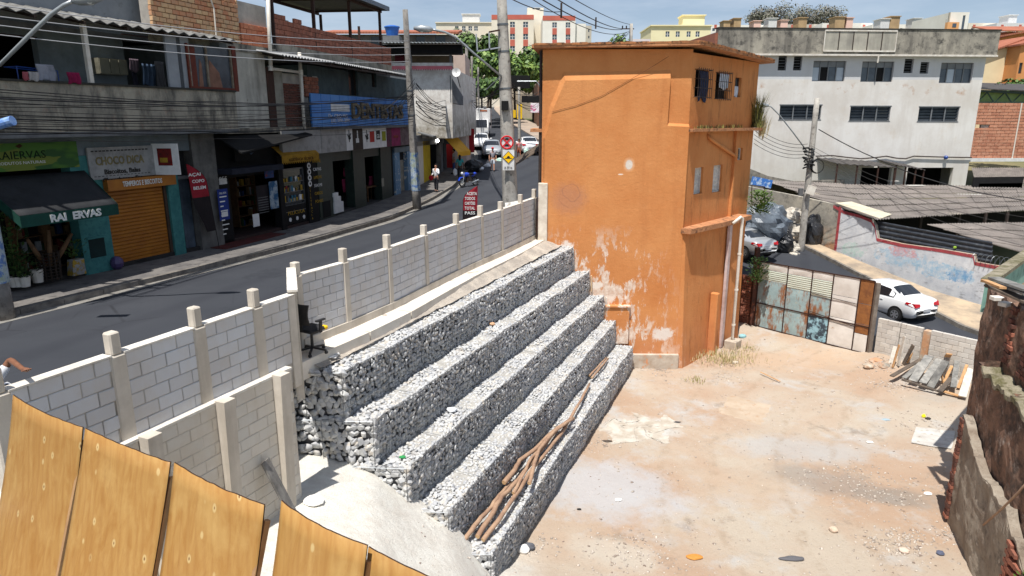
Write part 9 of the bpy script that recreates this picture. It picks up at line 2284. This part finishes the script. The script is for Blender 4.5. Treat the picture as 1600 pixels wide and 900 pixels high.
mb=MB();mb.tube([(0,0,.1),(0,0,.28),(0,0,.46)],[.035,.03,.025],10);mb.build('gas_column',mt_cb,g,local=True)
mb=MB();mb.box((0,0,.52),(.48,.46,.07));mb.build('seat',mcol('black_seat_cloth',(34,34,36),(44,44,46),scale=8),g,local=True,bevel=.03)
mb=MB();mb.box((.2,-.17,.52),(.1,.13,.075));mb.build('yellow_trim',mcol('sign_yellow',(0,0,0)),g,local=True,bevel=.02)
mb=MB();mb.box((0,0,.46),(.2,.26,.06));mb.build('mechanism',mt_cb,g,local=True,bevel=.01)
for s in(-1,1):mb=MB();mb.bar((0,s*.27,.48),(0,s*.28,.72),.04,.07);mb.box((0,s*.28,.74),(.24,.07,.035));mb.build('armrest',mt_cb,g,local=True,bevel=.008)
mb=MB();mb.bar((-.22,0,.5),(-.27,0,.75),.05,.03);mb.sheet(lambda u,v:Vector((-.26-.05*math.sin(math.pi*v)+.04*(2*u-1)**2,-.2+.4*u,.66+.42*v)),6,6,(.03,0,0));mb.build('backrest',mt_cb,g,local=True)
mb=MB();p=atz(561,502,ZS);mb.tube([p-Vector((.18,.1,-.06)),p+Vector((0,0,.06)),p+Vector((.04,.02,.16))],.055,12);tag(mb.build('pipe_stub',mt_greywall),'short grey pipe stub on the concrete strip beside the wall','pipe');mb=MB();p2=p+Vector((.042,.021,.162));mb.tube([p2,p2+Vector((.004,.002,.006))],.045,12);tag(mb.build('pipe_mouth',mt_dark),'dark mouth of the grey pipe stub on the strip','pipe')
mb=MB();p=atz(604,514,5.08);mb.tube([p,p+Vector((0,0,.16))],.07,14);mb.tube([p+Vector((0,0,.16)),p+Vector((0,0,.165))],.055,14);tag(mb.build('pipe_stub',mt_black),'black upright pipe stub in the gravel above the top gabion row','pipe')
for i,(px,py,w,h)in enumerate(((512,558,.38,.16),(522,553,.2,.2),(505,552,.18,.12))):
 mb=MB();p=atz(px,py,5.1);mb.box(p+Vector((0,0,.02)),(w,h,.015),rz=.4*i,ry=.06);tag(mb.build('paper_scrap',mt_white if i!=2 else mcol('carton_scrap',(190,160,130),bump=0)),['large white paper scrap on the gravel near the office chair','small white paper scrap behind the larger one','beige carton scrap nearest the office chair'][i],'paper')
bag3('tan stone lying loose on the edge of the fourth gabion row',atz(908,545,1.12),(.2,.16,.1),mt_pt,7,'loose_stone','stone');bag3('small white rag on the middle gabion row',atz(706,640,3.06),(.12,.1,.06),mt_wbag,8,'rag','rag');bag3('crumpled green plastic on the second row from the top',atz(629,714,3.05),(.07,.05,.03),mcol('bright_green_plastic',(50,140,80),bump=0),9,'plastic_scrap','scrap')
bag3('orange tinted stone lying on the second row under the topmost one',atz(769,506,4.06),(.09,.07,.05),mcol('orange_stone',(200,160,126),bump=0),10,'loose_stone','stone')
mb=MB();q=[OL.p(OL.m(x,y,.3)[0],OL.m(x,y,.3)[1],.3)for x,y in((972,545),(984,545),(984,566),(976,566))]
for i,(px0,py0,px1,py1,z)in enumerate(((893,388,899,420,4.5),(921,428,927,455,3.5),(944,462,950,494,2.5),(966,500,969,535,1.5))):
 a,b=aty(px0+3,py0+2,26.22),aty(px0+3,py1,26.22);mb=MB();mb.bar(a,b,.18,.04);tag(mb.build('form_board',mt_pp if i!=1 else mcol('tan_form_board',(206,176,140),bump=.1)),['pale form board at the far end of the topmost gabion row','tan form board at the far end of the second gabion row','pale form board at the far end of the middle gabion row','pale form board at the far end of the fourth gabion row'][i],'board')
mb=MB();a=aty(838,312,26.1);mb.bar(Vector((.98,26.3,5.1)),Vector((1.02,26.32,6.95)),.06,.05);tag(mb.build('rusty_rod',mt_rustpost),'thin rusty post standing where the long wall meets the orange building','post')
def weeds(name,label,base_fn,n,h,mats,seed,r=.012):
 rq=random.Random(seed);mb=MB()
 for i in range(n):
  p=base_fn(rq);a=rq.uniform(0,6.28);hh=h*rq.uniform(.4,1.1);b=p+Vector((math.cos(a)*hh*.35,math.sin(a)*hh*.35,hh));m=p.lerp(b,.5)+Vector((0,0,hh*.14));s=Vector((-math.sin(a),math.cos(a),0))*r
  mb.cur=rq.randrange(len(mats));mb.add([p-s,p+s,m+s*.8,m-s*.8,b],[(0,1,2,3),(3,2,4)])
 o=mb.build(name,mats,kind=None);return tag(o,label,'plant')
mt_straw=mcol('dry_straw',(204,190,152),(180,162,122),scale=4,bump=0);mt_strawg=mcol('greenish_straw',(130,136,70),(150,146,86),scale=4,bump=0)
cst=ORt.p(1.7,.1,1.3)
o=weeds('dry_grass','dry straw coloured grass heap at the foot of the orange corner',lambda rq:Vector((cst.x+rq.gauss(0,.75),cst.y+rq.gauss(0,.5),.12+.15*math.exp(-2*rq.random()))),900,.2,[mt_straw,mt_straw,mt_straw,mt_strawg],5,.009)
for i,(px,py,n)in enumerate(((1085,595,60),(1170,545,70),(1138,566,60))):weeds('weed_tuft',['sparse green weed tuft in front of the dry grass heap','dry weed tuft near the gully box of the white pipe','low weed tuft between the dry grass and the gate'][i],lambda rq,px=px,py=py:atz(px,py,.03)+Vector((rq.gauss(0,.22),rq.gauss(0,.2),0)),n,.2,[mt_strawg,mt_straw],7+i)
weeds('ledge_weeds','tall dark dry weeds growing at the far end of the upper orange ledge',lambda rq:ORt.p(ORt.len-.1+rq.gauss(0,.13),9.54,.15+rq.gauss(0,.1)),260,1.5,[mcol('dark_weed',(84,84,50),(60,60,40),scale=4,bump=0),mt_strawg],11,.012)
weeds('ledge_weeds','straw coloured grass hanging off the end of the upper orange ledge',lambda rq:ORt.p(ORt.len+.2+rq.gauss(0,.15),9.3+rq.gauss(0,.15),.3+rq.gauss(0,.1)),160,.7,[mt_straw],12,.012)
weeds('ledge_weeds','short dark weeds along the middle of the upper orange ledge',lambda rq:ORt.p(rq.uniform(.3,4.6),9.55,.15+rq.gauss(0,.06)),200,.16,[mt_strawg,mcol('dark_weed',(0,0,0))],13,.01)
potted('bush','bright green bush growing on the end of the lower orange ledge',ORt.p(ORt.len-.35,5.75,.75),1.0,mt_leafy,81,.55,pot=False,n=420,size=.16)
potted('bush','green bush beside the white pipe behind the gate post',ORt.p(ORt.len+.25,2.4,.7),1.2,mt_leaf,82,.45,pot=False,n=300,size=.15)
potted('bush','small green weed bush in the lower right image corner',PR_.p(5.3,tC(5.3),.1),.5,mt_leafy,83,.3,pot=False,n=90,size=.1)
rq=random.Random(55);Vs,Fs=[],[]
def scatter(n,fn,smin,smax):
 for i in range(n):
  x,y=fn()
  if y>33 or x>19 or y<9:continue
  if(Vector((x,y))-G0).dot(GN)>-.3 and y>20:continue
  if x<interp(y,[12.4,25.8],[-.3,5.0])and y>12.4:continue
  k=rq.uniform(smin,smax);V,F=ROCKS[rq.randrange(8)];B=np.array(basis((rq.gauss(0,.3),rq.gauss(0,.3),1),rq))
  Vs.append((V*np.array([k,k*rq.uniform(.5,.9),k*rq.uniform(.25,.6)]))@B.T+np.array([x,y,lot_z(x,y)+k*.15]));Fs.append(F)
scatter(5200,lambda:(rq.uniform(-2,17),rq.uniform(9,31)),.008,.03);scatter(500,lambda:(rq.uniform(-1,16),rq.uniform(10,30)),.02,.06)
for px,py,n,sp in((1400,850,260,.45),(1420,835,120,.3),(1330,745,200,.8),(1395,770,150,.6),(990,860,200,.6),(1395,600,200,.5),(1020,575,110,.5),(925,690,120,.5),(1440,660,120,.7),(1490,830,120,.35),(1380,575,180,.4),(830,850,90,.4),(1130,590,100,.6)):
 p=atz(px,py,0);scatter(n,lambda:(p.x+rq.gauss(0,sp),p.y+rq.gauss(0,sp*.7)),.012,.05)
mt_peb=tone_mat('pebble_mix',[L((206,196,184)),L((150,140,130)),L((112,92,80))],11)
bulk('rubble_pebbles',Vs,Fs,mt_peb,kind='stuff')
for i,(px,py,r,col,lab)in enumerate(((1302,830,(.11,.1,.08),(200,180,160),'rounded tan stone in the lower middle of the lot'),(1412,862,(.12,.1,.06),(206,186,170),'flat pinkish stone on the pale rubble patch'),(1450,772,(.12,.08,.03),(236,234,230),'white scrap near the shadow of the ruined wall'),(1359,692,(.12,.07,.03),(230,226,220),'white scrap on the grey gravel smear'),(966,782,(.1,.08,.02),(244,242,238),'white paper scrap on the pale ground left of centre'),(1086,872,(.2,.1,.04),(190,130,60),'rusty brown rag at the bottom of the lot'),(1237,874,(.28,.08,.04),(92,92,96),'dark grey plastic strip at the bottom of the lot'),(1469,866,(.1,.08,.05),(84,90,110),'blue grey scrap at the foot of the ruined wall'),(1443,652,(.07,.05,.07),(236,226,40),'bright yellow plastic piece near the cement board'),(1450,655,(.09,.06,.04),(60,56,54),'dark lump beside the yellow plastic piece'),(1384,656,(.14,.08,.02),(150,170,180),'bluish plastic film near the cement board'),(826,858,(.16,.1,.1),(90,92,98),'dark grey torn bag at the foot of the lowest gabion row'),(818,862,(.16,.12,.1),(232,230,226),'white plaster lump beside the torn grey bag'),(905,797,(.06,.03,.03),(40,40,40),'black scrap on the ground near the lowest gabion row'),(1058,660,(.14,.05,.02),(60,62,66),'dark scrap on the pale cement patch'),(1146,567,(.2,.12,.06),(236,226,214),'whitish stone slab near the gully box'),(949,690,(.16,.06,.03),(80,70,62),'dark twig heap beside the lowest row'),(1010,575,(.14,.08,.03),(238,234,228),'white scrap near the orange plinth'),(1160,528,(.2,.12,.1),(140,184,190),'pale blue rag by the gully box of the white pipe'),(492,800,(.2,.16,.06),(240,238,232),'white bag lying on the pale ramp by the retaining wall'),(1305,515,(.05,.05,.02),(90,80,70),'small dark leaf pile in front of the gate'),(1225,600,(.03,.02,.01),(120,90,60),'tiny brown chip in the middle of the lot'))):
 p=atz(px,py,0);zt_=lot_z(p.x,p.y);p=atz(px,py,zt_)if px!=492 else atz(px,py,2.95);bag3(lab,Vector((p.x,p.y,lot_z(p.x,p.y)+r[2]*.6)),r,mcol('scrap_%d'%i,col,rough=.7,bump=.1),i+20,'litter' if max(r)<.3 and r[2]<.06 else 'litter_lump','litter')
mb=MB();a,b=atz(1188,581,.08),atz(1219,596,.06);mb.bar(a,b,.05,.02);tag(mb.build('thin_lath',mt_pt),'thin wooden lath lying in the middle of the lot','lath')
q=[(648,806,1.62),(712,810,1.5),(700,826,1.42),(668,856,1.2),(640,850,1.35)]
mb=MB();pts=[atz(x,y,z)for x,y,z in q];mb.prism(pts,(0,0,-.07));tag(mb.build('broken_slab',M('limestone_dust_slab',L((226,218,204)),L((204,194,178)),2,.95,.4),bevel=.01),'broken thin pale slab overhanging at the foot of the fourth gabion row','slab')
bag3('pale stone lump next to the broken slab at the log ends',atz(706,858,.75),(.22,.16,.22),M('limestone_dust_slab',(0,0,0)),14,'loose_stone','stone')
